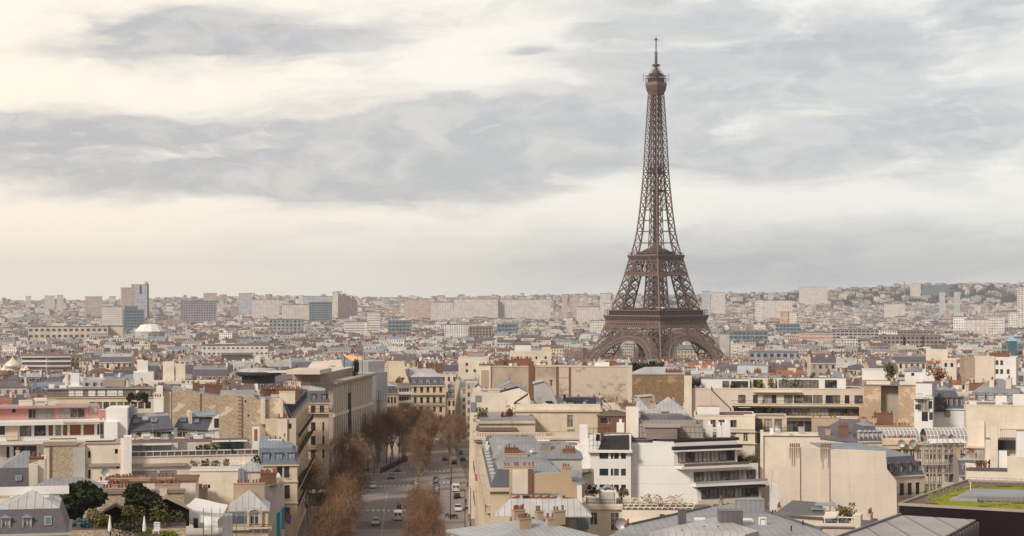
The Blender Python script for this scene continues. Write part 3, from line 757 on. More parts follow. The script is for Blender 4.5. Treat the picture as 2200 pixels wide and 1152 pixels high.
# ---------------------------------------------------------------- bare plane trees
M['bark']=solid('tree_bark',(.24,.18,.135),.95,0,.1,.3,2)
def twig_mat(name,a,b2):
    m_,q,b=new_mat(name); P,_=opos(q); g=q.new('ShaderNodeNewGeometry'); n=q.noise(P,.35,3)
    cc=q.mixc(q.ramp(n,.35,.65),c4(a),c4(b2)); cc=q.mixc(q.m('MULTIPLY',g.outputs['Random Per Island'],.45),cc,c4(b2,1.35))
    q.put(b.inputs['Base Color'],cc); b.inputs['Roughness'].default_value=.9; b.inputs['Specular IOR Level'].default_value=.1; return m_
M['twig']=twig_mat('brown_twigs',(.13,.072,.045),(.24,.14,.085)); M['twig_grey']=twig_mat('grey_brown_twigs',(.17,.105,.08),(.27,.18,.13))
def bare_tree(h,rw,seed,ntw=5200,dens=1.0):
    r=random.Random(seed); tr=MB(); tips=[]
    def tube(p,q_,a,b_,n=5,mb=tr):
        d=(q_-p).normalized(); u=d.orthogonal().normalized(); v=d.cross(u)
        A=[tuple(p+u*a*math.cos(2*math.pi*i/n)+v*a*math.sin(2*math.pi*i/n)) for i in range(n)]; C=[tuple(q_+u*b_*math.cos(2*math.pi*i/n)+v*b_*math.sin(2*math.pi*i/n)) for i in range(n)]
        for i in range(n): j=(i+1)%n; mb.face([A[i],A[j],C[j],C[i]],0,[(0,0)]*4)
    def grow(p,d,L,rad,lv):
        n=3 if lv<2 else 2; q_=p
        for k in range(n):
            d=(d+Vector((r.gauss(0,.12),r.gauss(0,.12),r.uniform(0,.10)))).normalized(); q2=q_+d*L/n
            r0=rad*(1-.5*k/n); r1=rad*(1-.5*(k+1)/n); tube(q_,q2,r0*1.25,r1*1.25,5 if lv<3 else 3); q_=q2
            if lv>=1: tips.append((q_.copy(),d.copy(),lv))
        if lv<4:
            for k in range(r.choice([3,3,4]) if lv<3 else 2):
                a=r.uniform(0,6.28); s_=r.uniform(.45,.85); u=d.orthogonal().normalized(); v=d.cross(u)
                nd=(d*math.cos(s_)+(u*math.cos(a)+v*math.sin(a))*math.sin(s_)); nd.z+=.12; grow(q_,nd.normalized(),L*r.uniform(.6,.8),rad*.5,lv+1)
    t0=Vector((0,0,0)); t1=Vector((r.gauss(0,.3),r.gauss(0,.3),h*.30)); tube(t0,t1,.32,.25,7)
    for k in range(5):
        a=k*1.257+r.uniform(-.3,.3); s_=r.uniform(.45,.95); d=Vector((math.cos(a)*math.sin(s_),math.sin(a)*math.sin(s_),math.cos(s_))); grow(t1,d,h*.25,.2,1)
    grow(t1,Vector((0,0,1)),h*.27,.18,1)
    cr=MB(); tp=[t_ for t_ in tips if t_[2]>=2]
    for i in range(ntw):
        p,d,lv=r.choice(tp); p=p+Vector((r.gauss(0,.75),r.gauss(0,.75),r.gauss(.15,.7)))
        q_=d*.5+Vector((r.gauss(0,.6),r.gauss(0,.6),r.gauss(.35,.5))); q_.normalize(); L=r.uniform(.5,1.7); w_=.028*dens*r.uniform(.5,1.6)
        s_=q_.orthogonal().normalized(); s_.rotate(Matrix.Rotation(r.uniform(0,6.28),3,q_)); m2=p+q_*L*.5+s_*r.uniform(-.1,.1)
        cr.face([tuple(p-s_*w_),tuple(p+s_*w_),tuple(m2+s_*w_*.8),tuple(p+q_*L),tuple(m2-s_*w_*.8)],0,[(0,0)]*5)
    sc_=max(max(abs(v[0]),abs(v[1])) for v in cr.v); k=rw/sc_; hz_=h/max(v[2] for v in cr.v)
    for m3 in (tr,cr): m3.v=[(v[0]*k,v[1]*k,v[2]*hz_) for v in m3.v]
    return tr,cr
def zrow(b,pys,x=0): return [b.lz(p,x) for p in pys]
def plant(px,py,Y,r_,h,m_='leaf',label='bushy green shrub',group=None,pot=None,n=120,s=.22,name='potted_shrub',seed=1):
    z=WZ(py,Y); o=link(name,None,None,(WX(px,Y),Y,z)); tag(o,label,'plant',group)
    mb=MB(); mb.beam((0,0,0),(0,0,h*.5),.08); leaves(mb,0,0,h*.55,r_,r_,h*.5,n,s,seed,.3,1); part('foliage',mb,[M['bark'],M[m_]],o)
    if pot:
        mb=MB(); mb.frustum((-r_*.35,r_*.35,-r_*.35,r_*.35),(-r_*.45,r_*.45,-r_*.45,r_*.45),-.02,.45,0,0); part('plant_pot',mb,M[pot],o)
    return o
# ================================================================ left of the avenue (hand built)
LX_=lambda Y:-45.3-.065*(Y-378)
def avenue_left(name,lab,Y0,Y1,ztop,wall,n,rows,fh=3.4,first=3.6,depth=12,roof=None):
    x0,x1=LX_(Y0),LX_(Y1); L=math.hypot(x1-x0,Y1-Y0); rot=math.atan2(Y1-Y0,x1-x0)-math.pi/2
    o=B.__new__(B); o.th=rot; o.c,o.s=math.cos(rot),math.sin(rot); o.ax,o.ay=x0-depth*o.c,Y0-depth*o.s
    o.w=depth; o.d=L; o.g=min(GZ(Y0),GZ(Y1)); o.h=ztop-o.g; o.o=link(name,None,None,(o.ax,o.ay,o.g),rot); tag(o.o,lab,'building')
    o.wall_m=wall; o.open={'f':[],'r':[],'l':[],'b':[]}; OCC.append((o.ax+o.w/2*o.c-L/2*o.s,o.ay+o.w/2*o.s+L/2*o.c,rot,o.w/2,L/2))
    o.fl=[o.h-first-fh*i for i in range(rows)]; o.grid('r',n,o.fl,1.15,2.2,'fd'); return o
GC=plaster('warm_cream_stone',(.72,.59,.44),.5,.4)
# tall building on the avenue with party wall facing us
a=avenue_left('balconied_avenue_building','tall cream avenue building with dark planted balconies running along its street front',364,431,WZ(900,364),GC,18,7,depth=4.5)
a.wall(); a.cornice(a.h,.5,.6,faces='r')
for i in (0,1,3,4): a.rail('r',.3,a.d-.3,a.fl[i]-.6,1.2,1.05,step=.16)
for i in range(7): a.bx('string_course','cream',a.w,a.w+.25,0,a.d,a.fl[i]-1.0,a.fl[i]-.8)
mb=MB(); leaves(mb,a.w+.9,a.d*.35,a.fl[3]+.1,.35,a.d*.3,.5,700,.3,5,0); leaves(mb,a.w+.9,a.d*.5,a.fl[1]+.1,.3,a.d*.4,.4,600,.3,6,0); part('balcony_plants',mb,M['leaf'],a.o)
a.mansard(3.2,1.5,1.4,'slate','zinc',ndr=9,dw=.9,dh=2.2,dmat='slate_grey')
for k in (3,14,28,44,60): a.chimney(1.6,k,a.h+2,3,.8,2.6,6,'beige')
# party wall strip and long rubble wall
b=B('rubble_party_wall_building','long building with stone rubble party wall and tall pale flues facing the rooftops',470,627,862,361.5,11,0,'rubble')
mb=MB(); f=lambda px,py:(b.lx(px),b.lz(py))
mb.xprism([(0,0),(b.w,0),f(627,902),f(620,900),f(608,868),f(604,858),f(590,856),f(572,863),f(555,861),f(545,852),f(528,852),f(500,848),f(484,846),f(470,853)],0,10); part('wall',mb,b.wall_m,b.o)
b.bx('render_panel','beige',b.lx(612),b.w+.05,-.12,0,0,b.lz(902)); b.bx('tall_flue','cream_light',b.lx(560.5),b.lx(570),-.7,0,b.lz(912),b.lz(857)); b.chimney(b.lx(565),-.35,b.lz(857),.7,.6,.1,3,'cream_light'); b.bx('tall_flue','beige',b.lx(602),b.lx(608),-.5,0,b.lz(903),b.lz(860))
b.bx('clay_flue_pipe','tan',b.lx(512),b.lx(519),-.3,0,b.lz(945),b.lz(852))
mb=MB(); 
for k in range(12): z=b.lz(852)-k*.75; mb.box(b.lx(511.5),b.lx(519.5),-.36,-.3,z-.12,z)
part('pipe_collars',mb,M['brick'],b.o)
for px,py in ((526,865),(532,896)): b.bx('vent_hole','darkgap',b.lx(px),b.lx(px+3),-.02,0,b.lz(py),b.lz(py-5))
b.bx('lower_wall','cream',b.lx(571),b.lx(636),-3.5,-.8,0,b.lz(902,0,-3)); b.bx('chimney_panel','cream_light',b.lx(597,-3.5),b.lx(617,-3.5),-3.9,-3.5,b.lz(962,0,-3),b.lz(900,0,-3)); b.chimney(b.lx(607,-3.5),-3.4,b.lz(901,0,-3),1.8,.6,.15,6,'brick'); b.bx('small_window','darkgap',b.lx(620,-3.5),b.lx(626,-3.5),-3.53,-3.5,b.lz(922,0,-3),b.lz(911,0,-3))
b.bx('white_hut','white',b.lx(542,-6),b.lx(558,-6),-6,-3,b.lz(950,0,-6)-3,b.lz(917,0,-6),top='zinc'); b.bx('red_door','tile',b.lx(546,-6),b.lx(553,-6),-6.04,-6,b.lz(948,0,-6),b.lz(923,0,-6))
b.shed('zinc',[(b.lx(470),.2,b.lz(853)),(b.lx(545),.2,b.lz(853)),(b.lx(545),10,b.lz(838,0,10)),(b.lx(470),10,b.lz(838,0,10))]); b.shed('zinc_blue',[(b.lx(555),.2,b.lz(862)),(b.lx(600),.2,b.lz(858)),(b.lx(600),10,b.lz(842,0,10)),(b.lx(555),10,b.lz(846,0,10))])
for px,n,l in ((595,11,5.5),(622,9,4.0),(575,7,3)): b.chimney(b.lx(px),6,b.lz(858),l,.9,1.5,n,'brick')
b.chimney(b.lx(617),2.5,b.lz(870),3.2,1.0,2.4,8,'cream_light')
c=B('stepped_rubble_building','building with ochre rendered and rubble party wall stepping down in the left middle',368,470,846,374,11,0,M['rubble'])
mb=MB(); f=lambda px,py:(c.lx(px),c.lz(py)); mb.xprism([(0,0),(c.w,0),f(470,852),f(432,846),f(400,839),f(370,838)],0,10); part('wall',mb,c.wall_m,c.o)
c.shed('zinc',[(0,.2,c.lz(838)),(c.w,.2,c.lz(851)),(c.w,10,c.lz(838,0,10)),(0,10,c.lz(828,0,10))]); c.chimney(c.lx(420),4,c.lz(842),1.4,.8,1.5,3,'brick'); c.chimney(c.lx(458),3,c.lz(848),3.6,.9,1.6,8,'brick',2); c.chimney(c.lx(400),7,c.h,2.4,.8,1.6,6,'white'); c.bx('brick_pilaster','brick',c.lx(430),c.lx(433),-.08,0,0,c.lz(846)); c.clutter(5,c.h,y0=3,seed=4)
c2=B('cream_notch_wall','small cream walled house left of the stepped rubble party wall with white chimney slab',330,368,838,378,10,0,'beige'); c2.wall(); c2.hip(1.4,'zinc_dark'); c2.bx('white_chimney_slab','white',c2.lx(336),c2.lx(350),-1.2,.6,c2.lz(895),c2.lz(832)); c2.chimney(c2.lx(343),-.3,c2.lz(832),1.2,.8,.2,4,'white')
# slate corner building lower on avenue
d=B('slate_dormer_corner','corner building with blue slate mansard, four tall dormers and cream facade above the white mesh',556,613,999,336,14,0,GC)
d.w=d.lx(613)+2.2; d.win('f',d.lx(601),d.lz(1027),1.0,2.2,'fd'); d.win('f',d.lx(616),d.lz(1027),1.0,2.4,'fd'); 
for py in (1072,1120): d.win('f',d.lx(617),d.lz(py),1.0,2.5,'fd')
d.grid('r',4,[d.h-3.2,d.h-6.8,d.h-10.5,d.h-14],1.0,2.2,'fd'); d.wall(); d.rail('f',d.lx(612),d.lx(621),d.lz(1074),.3,.9,slab=None); d.rail('f',d.lx(612),d.lx(621),d.lz(1029),.3,.9,slab=None)
for z in (d.lz(1034),d.lz(1080)): d.bx('string_course','cream',d.lx(608),d.w+.2,-.25,0,z-.25,z)
SB=slate('blue_slate',(.13,.16,.21)); M['slate_blue']=SB
d.mansard(3.1,.9,1.7,'slate_blue','zinc_blue',ndf=3,ndr=3,dw=1.25,dh=2.0,dmat='zinc_blue',gl=1); d.chimney(d.lx(590),5,d.h+3.2,2.4,.9,1.0,5,'white'); d.chimney(d.lx(610),6,d.h+3.2,.8,.8,1.4,1,'cream_light')
# L-shaped white house
w1=B('white_slate_house','white house with dark slate roof, three skylights and paned window band, left centre',280,372,926,330,8,-5,'white')
w1.win('f',w1.lx(346),w1.lz(945),3.9,1.5,'wide'); w1.win('f',w1.lx(330),w1.lz(945),1.2,1.5,'wide'); w1.win('f',w1.lx(298),w1.lz(943),1.0,1.2,'brown'); w1.wall()
w1.shed('slate',[(-.4,-.5,w1.lz(926)-.1),(w1.w+.2,-.5,w1.lz(921)),(w1.w-1.2,4.2,w1.lz(893,0,4.2)),(-.9,4.2,w1.lz(898,0,4.2))],.25); w1.shed('zinc',[(-.9,4.2,w1.lz(898,0,4.2)),(w1.w-1.2,4.2,w1.lz(893,0,4.2)),(w1.w-2,8,w1.lz(886,0,8)),(-.9,8,w1.lz(888,0,8))])
for px,py in ((293,909),(312,903),(331,906)): 
    y=2.2; w1.skylight(w1.lx(px,y),y,w1.lz(py,0,y)+.25,1.1,1.1,R(33))
w1.bx('tall_gable','white',-4.3,-.4,-1,7,0,w1.lz(876)); w1.bx('gable_step','white',-4.4,-2,-2.4,-1,0,w1.lz(905)); w1.bx('zinc_flank','zinc_blue',-.4,-.1,1,7,w1.lz(900),w1.lz(873)); w1.bx('white_stack','white',w1.lx(268,6),w1.lx(295,6),5,7,w1.lz(895),w1.lz(875,0,6)); w1.chimney(w1.lx(340,6),7,w1.lz(890),1.8,1,2.6,4,'white')
w2=B('white_slate_wing','white wing with slate roof and narrow skylights joining the white house, gable window at right',374,470,925,338,8,7,'white')
w2.win('f',w2.lx(386),w2.lz(944),.9,1.5,'wide'); w2.win('f',w2.lx(398),w2.lz(944),.9,1.9,'brown'); w2.win('f',w2.lx(428),w2.lz(941),.7,.8,'f'); w2.wall()
mb=MB(); f=lambda px,py,y=0:(w2.lx(px,y),w2.lz(py,0,y)); mb.xprism([f(446,926),f(470,924),f(470,892),f(460,898)],-.3,.0); part('gable',mb,M['white'],w2.o); link('gable_window',win_mesh(.5,1.7,'fd'),w2.o,(w2.lx(462.5),-.55,w2.lz(920)))
link('gable_window',win_mesh(.5,1.7,'fd'),w2.o,(w2.lx(467),-.55,w2.lz(920)))
w2.shed('slate',[(-.2,-.4,w2.lz(921)),(w2.lx(446),-.4,w2.lz(926)),(w2.lx(456,4),4,w2.lz(897,0,4)),(w2.lx(384,4),4,w2.lz(899,0,4))],.25); w2.shed('zinc_blue',[(w2.lx(384,4),4,w2.lz(899,0,4)),(w2.lx(470,2),2,w2.lz(892,0,2)),(w2.lx(455,7),7,w2.lz(883,0,7)),(w2.lx(415,7),7,w2.lz(886,0,7))])
for px,py in ((393,905),(417,908),(424,908)): w2.skylight(w2.lx(px,2),2,w2.lz(py,0,2)+.25,.6 if px>400 else 1.0,1.1,R(35))
w2.bx('chimney_slab','beige',w2.lx(404,3),w2.lx(411,3),1.5,6,w2.lz(915),w2.lz(884,0,3))
# terrace clutter in front
t=B('roof_terrace_house','low cream building with cluttered flat roof and dishes before the white slate house',280,470,955,312,11,0,'cream_light'); t.wall(); t.flat('brown_roof',.35); t.clutter(16,t.h+.1,seed=31); t.dish(t.lx(355),1,t.h,.8); t.dish(t.lx(365),1.5,t.h,.7,30); t.vent(t.lx(425),4,t.h,1.6,1.2,1.0,'white')
# pink penthouse block
p=B('pink_penthouse_block','block with pink walled glazed penthouse above white terrace storeys, left edge',-30,215,905,331,13,4,'white')
for px,hw,st in ((4,6,'fd'),(55,12,'widedark'),(86,12,'widedark'),(109,5,'brown'),(125,6,'wide'),(140,5,'brown'),(162,12,'brown'),(191,12,'brown'),(215,6,'fd')):
    p.win('f',p.lx(px),p.lz(940 if px>20 else 935),2*hw/F*333,2.1,st)
p.open['f']=[(a_,min(b_,p.w-.1),c_,e) for a_,b_,c_,e in p.open['f']]
p.win('f',p.lx(43),p.lz(984),2.3,2.1,'widedark'); p.win('f',p.lx(65),p.lz(984),2.3,2.1,'widedark'); p.win('f',p.lx(8),p.lz(984),2,2,'fd')
p.wall(); p.rail('f',0,p.w+2,p.lz(949),2.2,1.0,'metal',slabt=.5); p.rail('f',0,p.w-.4,p.lz(910),1.4,.9,'metal',slabt=.4)
p.bx('pale_bay','yellow',p.lx(12),p.lx(38),-.6,0,p.lz(946),p.lz(911)); p.bx('awning','cream_light',p.lx(134),p.lx(228),-1.8,0,p.lz(910),p.lz(907)); p.bx('lower_band','beige',0,p.lx(14),-.5,0,0,p.lz(950))
q=B('x',None,0,1,905,331,1,4,'pink',occ=False); bpy.data.objects.remove(q.o)
zt=p.h; hp=p.lz(876)-p.h
p.bx('pink_storey','pink',-.5,p.lx(214,2)+.0,2,9,zt+.02,zt+hp,top='zinc'); p.bx('pink_fascia','pink',-.6,p.lx(190,1.5),1.0,2,zt+hp-.35,zt+hp); p.bx('pink_side_parapet','pink',p.lx(214,2),p.lx(235,2),2,4,zt,zt+hp*.55)
for pa,pb in ((61,78),(79,97),(98,117),(127,150),(151,182)): link('penthouse_window',win_mesh((pb-pa)/F*333,hp-.6,'wide'),p.o,(p.lx((pa+pb)/2,2),1.75,zt+.15))
link('penthouse_window',win_mesh(1.5,1.2,'wide'),p.o,(p.lx(200,2),1.75,zt+.9)); 
mb=MB(); mb.lathe(0,0,[(0,0),(.38,0)],12); mb.v=[(v[0]+p.lx(30,2),1.96,v[1]+zt+1.7) for v in mb.v]; part('round_window',mb,M['glass_dark'],p.o)
for x,w_ in ((p.lx(55,5),2.4),(p.lx(86,5),1.8),(p.lx(110,6),1.4)): p.vent(x,5,zt+hp,w_,1.6,.9,'cream_light')
p.shed('cream_light',[(p.lx(75,6),4,zt+hp+.9),(p.lx(100,6),4,zt+hp+.9),(p.lx(100,8),7,zt+hp+1.3),(p.lx(72,8),7,zt+hp+1.3)],name='roof_canopy')
for i,(px,r_) in enumerate(((15,.5),(24,.5),(33,.5),(50,.5))): plant(px,948,328.7,r_,1.0,'leaf_dark',ORD[i]+' low dark plant from the left on the railing below the pink penthouse','plants below the pink penthouse',None,60,.2,'railing_plant',i+120) if 0 else None
# plaster / rubble walls under it
r1=B('rubble_back_wall_house','house with bare rubble stone back wall and pale plaster strip below the pink penthouse',94,183,958,296,9,0,'rubble'); 
r1.wall(); r1.bx('plaster_strip','grey',r1.lx(157),r1.w+.02,-.1,0,0,r1.lz(964)); r1.bx('plaster_strip','beige',0,r1.lx(106),-.1,0,0,r1.lz(964)); r1.bx('cap','concrete',-.1,r1.lx(165),-.2,1,r1.lz(958),r1.lz(950)); r1.bx('upper_wall','cream_light',r1.lx(105),r1.lx(163),1,4,r1.h,r1.lz(945,0,1),top='brown_roof'); r1.bx('brick_quoin','brick',r1.lx(108),r1.lx(112),-.06,0,0,r1.lz(958)); r1.shed('zinc',[(-1,-1,r1.lz(1040,0,0)-.5),(r1.w,-1,r1.lz(1040)-.5),(r1.w,0,r1.lz(1036)),(-1,0,r1.lz(1036))])
r2=B('cream_courtyard_house','cream courtyard wall with tiny windows and a dish, between rubble wall and white pillar',184,266,953,298,9,0,'cream_light')
r2.win('f',r2.lx(250),r2.lz(976),.5,.8,'hole'); r2.win('f',r2.lx(192),r2.lz(984),.4,1.1,'hole'); r2.win('f',r2.lx(253),r2.lz(1008),.4,.6,'hole'); r2.win('f',r2.lx(192),r2.lz(1028),.35,1.4,'hole'); r2.wall(); r2.cornice(r2.h+.1,.2,.2,M['concrete']); r2.bx('ledge','concrete',r2.lx(190),r2.w+.3,-.4,0,r2.lz(1003),r2.lz(996)); r2.bx('window_band','darkgap',0,4.5,2,6,r2.h,r2.lz(947,0,2),top='cream_light'); r2.dish(r2.lx(227),-.8,r2.lz(1027),.7,0)
r2.bx('plain_pilaster','white',r2.lx(266),r2.lx(283),-1.2,2,0,r2.lz(938)); r2.bx('plain_pilaster','cream_light',r2.lx(259),r2.lx(266),-.5,1,0,r2.lz(944))
r3=B('slate_skylight_house','grey slate roofed house with one skylight and clay pots, left edge',-12,62,1052,250,10,0,'grey'); r3.wall(); r3.mansard(2.9,.7,2.0,'slate_grey','zinc',gl=0,gr=1); r3.skylight(r3.lx(40,.3),.25,r3.h+1.5,.8,.7,R(76)); r3.bx('party_wall','beige',r3.w,r3.w+1.2,-.3,9,0,r3.lz(1000)); r3.bx('party_wall','cream_light',r3.w+1.2,r3.w+2.2,.3,9,0,r3.lz(992)); r3.chimney(r3.w+1,1.5,r3.lz(992),2.0,.8,.3,5,'brick'); r3.chimney(r3.lx(38,5),5,r3.h+3.8,.5,.5,1.0,1,'grey')
# terraced apartment block with rails
tb=B('railed_terrace_block','cream block with two long white railed terraces, grey shutters and awnings',283,640,985,300,13,6,'cream_light')
tb.w=tb.lx(556)
for pa,pb,py0,py1,st in ((283,307,969,983,'shut'),(309,326,969,983,'shut'),(331,368,968,982,'shut'),(283,337,1004,1014,'shut'),(342,380,1002,1014,'shut')):
    pass
h2=tb.lz(947)   # upper storey top
tb.wall(); tb.flat('gravel',.1)
up=tb.bx('upper_storey','beige',0,tb.w-1,3.2,11,tb.h+.1,tb.lz(953,0,3.2),top='brown_roof')
for pa,pb,st in ((284,307,'shut'),(310,326,'shut'),(331,368,'shut'),(382,400,'shut'),(470,525,'blue')):
    a_,b_=tb.lx(pa,3.2),tb.lx(pb,3.2); link('window',win_mesh(b_-a_,2.0,st),tb.o,((a_+b_)/2,2.95,tb.h+.3))
for pa,pb,st in ((284,337,'shut'),(342,378,'shut'),(440,500,'blue'),(505,560,'blue')):
    a_,b_=tb.lx(pa,0),min(tb.lx(pb,0),tb.w-.1); link('window',win_mesh(b_-a_,1.9,st),tb.o,((a_+b_)/2,-.25,tb.h-4.0))
tb.bx('cornice_band','white',0,tb.lx(368,3),2.2,3.1,tb.lz(957,0,3),tb.lz(954,0,3)); tb.bx('awning_box','white',tb.lx(456,3),tb.lx(530,3),1.6,3.1,tb.lz(952,0,3),tb.lz(950,0,3)); tb.bx('awning_box','white',tb.lx(478),tb.lx(556),-.9,0,tb.h-1.5,tb.h-1.25)
mb=MB(); z=tb.h+.1
mb.beam((0,-.1,z+1),(tb.w,-.1,z+1),.16); mb.beam((0,-.1,z+.15),(tb.w,-.1,z+.15),.14)
for i in range(19): x=tb.w*i/18; mb.beam((x,-.1,z),(x,-.1,z+1),.09)
part('terrace_rail',mb,M['whitemetal'],tb.o); mb=MB(); mb.face([(0,0.0,z+.1),(tb.w,0,z+.1),(tb.w,0,z+.95),(0,0,z+.95)]); part('rail_glass',mb,solid('smoked_glass',(.16,.11,.09),.3,0,.5),tb.o)
tb.bx('lower_terrace','white',0,tb.w,-2.4,0,0,tb.h-4.3,top='brown_roof'); mb=MB(); z=tb.h-4.3
mb.beam((0,-2.4,z+.9),(tb.w,-2.4,z+.9),.14)
for i in range(19): x=tb.w*i/18; mb.beam((x,-2.4,z),(x,-2.4,z+.9),.08)
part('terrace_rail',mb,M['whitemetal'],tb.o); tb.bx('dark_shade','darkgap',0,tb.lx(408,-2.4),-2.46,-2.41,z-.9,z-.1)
tb.bx('slab','concrete',0,tb.lx(400),-.5,0,tb.h-1.4,tb.h-.9)
for i,(px,py,r_,m2) in enumerate(((432,974,.9,'leaf_dark'),(444,974,1.1,'leaf'),(456,974,1.0,'leaf'),(465,974,.8,'leaf_olive'),(494,972,.5,'leaf_dark'))):
    plant(px,py+2,302.4+.1*(px-283)*.08,r_,1.8,m2,ORD[i]+' shrub from the left on the upper railed terrace','shrubs on the upper railed terrace',None,140,.2,'terrace_plant',i+130)
for i,(px,py,r_,m2) in enumerate(((416,1012,.8,'leaf_olive'),(440,1010,.9,'leaf_dark'),(463,1012,.9,'leaf'),(484,1009,.8,'leaf_olive'),(553,1003,1.1,'leaf_dark'))):
    plant(px,py,299+.1*(px-283)*.08,r_,2.0,m2,ORD[i]+' shrub from the left on the lower railed terrace','shrubs on the lower railed terrace','pot',130,.2,'terrace_plant',i+140)
# lower cream walls in front
lw=B('low_cream_back_wall','long low cream back wall with clay pots on its top, under the railed terraces',408,516,1013,276,8,0,'cream_light'); lw.win('f',lw.lx(430),lw.lz(1050),.35,.6,'hole'); lw.win('f',lw.lx(449),lw.lz(1050),.35,.6,'hole'); lw.wall(); lw.bx('coping','white',0,lw.w,-.15,.5,lw.h,lw.h+.3); lw.chimney(lw.lx(433),-1.5,lw.lz(1078,0,-1.5),1.9,1.2,lw.lz(1052)-lw.lz(1078),5,'tan',2)
lw.rail('f',.2,lw.w-.3,lw.h+.3,-.2,.9,'metal',slab=None)
gw=B('grey_patched_wall','small grey patched wall with aerials right of the low cream back wall',516,560,1012,274,8,0,'beige'); gw.bx('blue_pipe','zinc_blue',-.3,.6,-.5,0,gw.h-3,gw.h+.4); gw.wall(); gw.hip(1.2,'zinc_pale'); gw.chimney(gw.w+1.2,-1,gw.h-2,2.4,.9,1.6,8,'brick'); gw.aerial(gw.w*.3,-.5,gw.h-1,3.5); gw.aerial(gw.w*.05,-.6,gw.h-1,4)
cw=B('clay_pot_wall_house','cream wall house carrying three rows of clay pots above the garden stone wall',222,420,1036,262,9,-3,'cream_light'); cw.wall(); cw.cornice(cw.h+.1,.15,.2,M['brick']); cw.chimney(cw.lx(280),1,cw.h+.1,5.5,.7,.25,14,'tan'); cw.chimney(cw.lx(355),1,cw.h+.1,2.4,.7,.25,5,'tan'); cw.chimney(cw.lx(262),-2,cw.lz(1056,0,-2),3.2,.8,.9,8,'tan',2); cw.chimney(cw.lx(362),-2,cw.lz(1055,0,-2),3.6,.8,.8,8,'tan',2); cw.hip(1.6,'zinc_dark',cw.h-1.6,x0=-8,x1=0)
cw.chimney(cw.lx(226),-2,cw.lz(1056,0,-2),1.2,.9,1.4,3,'white')
gwl=B('garden_stone_wall','rough stone garden wall behind the two dark evergreens',216,395,1062,240,1.2,0,'rubble'); gwl.wall(); gwl.bx('coping','concrete_dark',-.2,gwl.w+.2,-.2,1.3,gwl.h,gwl.h+.45); gwl.bx('white_pier','beige',gwl.lx(343),gwl.lx(359),-.3,0,0,gwl.h+.6); gwl.chimney(gwl.lx(250),.6,gwl.h+.4,4,.6,.2,8,'tan')
# garden terrace
gt=B('garden_terrace','roof garden terrace building carrying evergreens, parasols and sheds at lower left',140,400,1140,228,12,0,'rubble'); gt.wall(); gt.bx('paving','brown_roof',0,gt.w,0,12,gt.h,gt.h+.1)
for px in (250,357):
    x=gt.lx(px,8); hw=2.3 if px<300 else 3.0; zb=gt.lz(1135,0,8); 
    mb=MB(); mb.xprism([(x-hw,zb),(x+hw,zb),(x+hw,zb+hw*.75),(x,zb+hw*1.25),(x-hw,zb+hw*.75)],7.5,7.7,0); mb.xprism([(x-hw-.3,zb+hw*.72),(x,zb+hw*1.27),(x+hw+.3,zb+hw*.72),(x,zb+hw*1.45)],6.2,7.9,1); part('arched_shed',mb,[M['darkgap'],M['tan']],gt.o)
def evergreen(name,lab,px,py_base,py_top,Y,r_,seed,m2='leaf_dark',n=2400,s=.46):
    z0,z1=WZ(py_base,Y),WZ(py_top,Y); o=link(name,None,None,(WX(px,Y),Y,z0)); tag(o,lab,'tree'); h=z1-z0
    mb=MB(); mb.beam((0,0,0),(.1,0,h*.6),.3); mb.beam((0,0,h*.3),(.8,0,h*.6),.15); mb.beam((0,0,h*.25),(-.9,.2,h*.6),.15); part('trunk',mb,M['bark'],o)
    mb=MB(); leaves(mb,0,0,h*.66,r_*.82,r_*.82,h*.33,n,s,seed,.15); leaves(mb,-r_*.25,0,h*.5,r_*.6,r_*.6,h*.28,n//3,s,seed+1,.3); part('crown',mb,M[m2],o)
evergreen('evergreen_tree','broad dark evergreen tree in the roof garden, left of the pair',174,1140,1036,233,4.4,3)
evergreen('evergreen_tree','tall round dark evergreen tree in the roof garden, right of the pair',311,1134,1036,234,3.1,9)
for i,(px,py,r_,h,m2,lab) in enumerate(((203,1132,1.5,2.6,'leaf_olive','brown tinged bush below the broad evergreen'),(178,1146,1.3,2.2,'leaf_teal','blue green bush at foot of the broad evergreen'),(222,1140,1.0,2.0,'leaf_bright','bright green bush beside the left parasol'),(270,1148,2.2,3.2,'leaf_dark','wide dark hedge between the two closed parasols'),(285,1120,1.6,2.4,'leaf','olive bush behind the wide dark hedge'),(355,1142,1.9,3.6,'leaf','tall loose bush in front of the right arched shed'),(310,1150,.9,1.2,'leaf_bright','small bright green bush under the round evergreen'),(360,1153,1.2,1.0,'leaf_bright','low bright green bush at right end of roof garden'),(150,1152,1.8,1.5,'leaf_olive','low olive bush at left end of roof garden'))):
    plant(px,py+4,229+(i%3),r_,h,m2,lab,'roof garden bushes',None,380,.2,'garden_bush',i+150)
for i,px in enumerate((236,310)):
    Y=227.5; o=link('closed_parasol',None,None,(WX(px,Y),Y,WZ(1150,Y))); tag(o,['closed white parasol left of the wide dark hedge','closed white parasol in front of the round evergreen'][i],'parasol'); mb=MB(); mb.lathe(0,0,[(.03,0),(.03,.5)],6); part('pole',mb,M['metal'],o); mb=MB(); mb.lathe(0,0,[(.22,.5),(.26,.9),(.16,1.6),(.05,2.4),(0,2.45)],9); part('folded_canopy',mb,M['white'],o)
o=link('garden_chair',None,None,(WX(336,227),227,WZ(1147,227))); tag(o,'white slatted garden chair at right of roof garden','chair'); 
mb=MB(); mb.box(-.4,.4,-.4,.4,.4,.46); part('seat',mb,M['whitemetal'],o); mb=MB(); 
for k in range(5): mb.box(-.4,.4,.36,.4,.5+k*.2,.62+k*.2)
part('backrest',mb,M['whitemetal'],o)
for x in(-.36,.36):
    for y in(-.36,.36): mb=MB(); mb.beam((x,y,0),(x,y,.4),.06); part('leg',mb,M['whitemetal'],o)
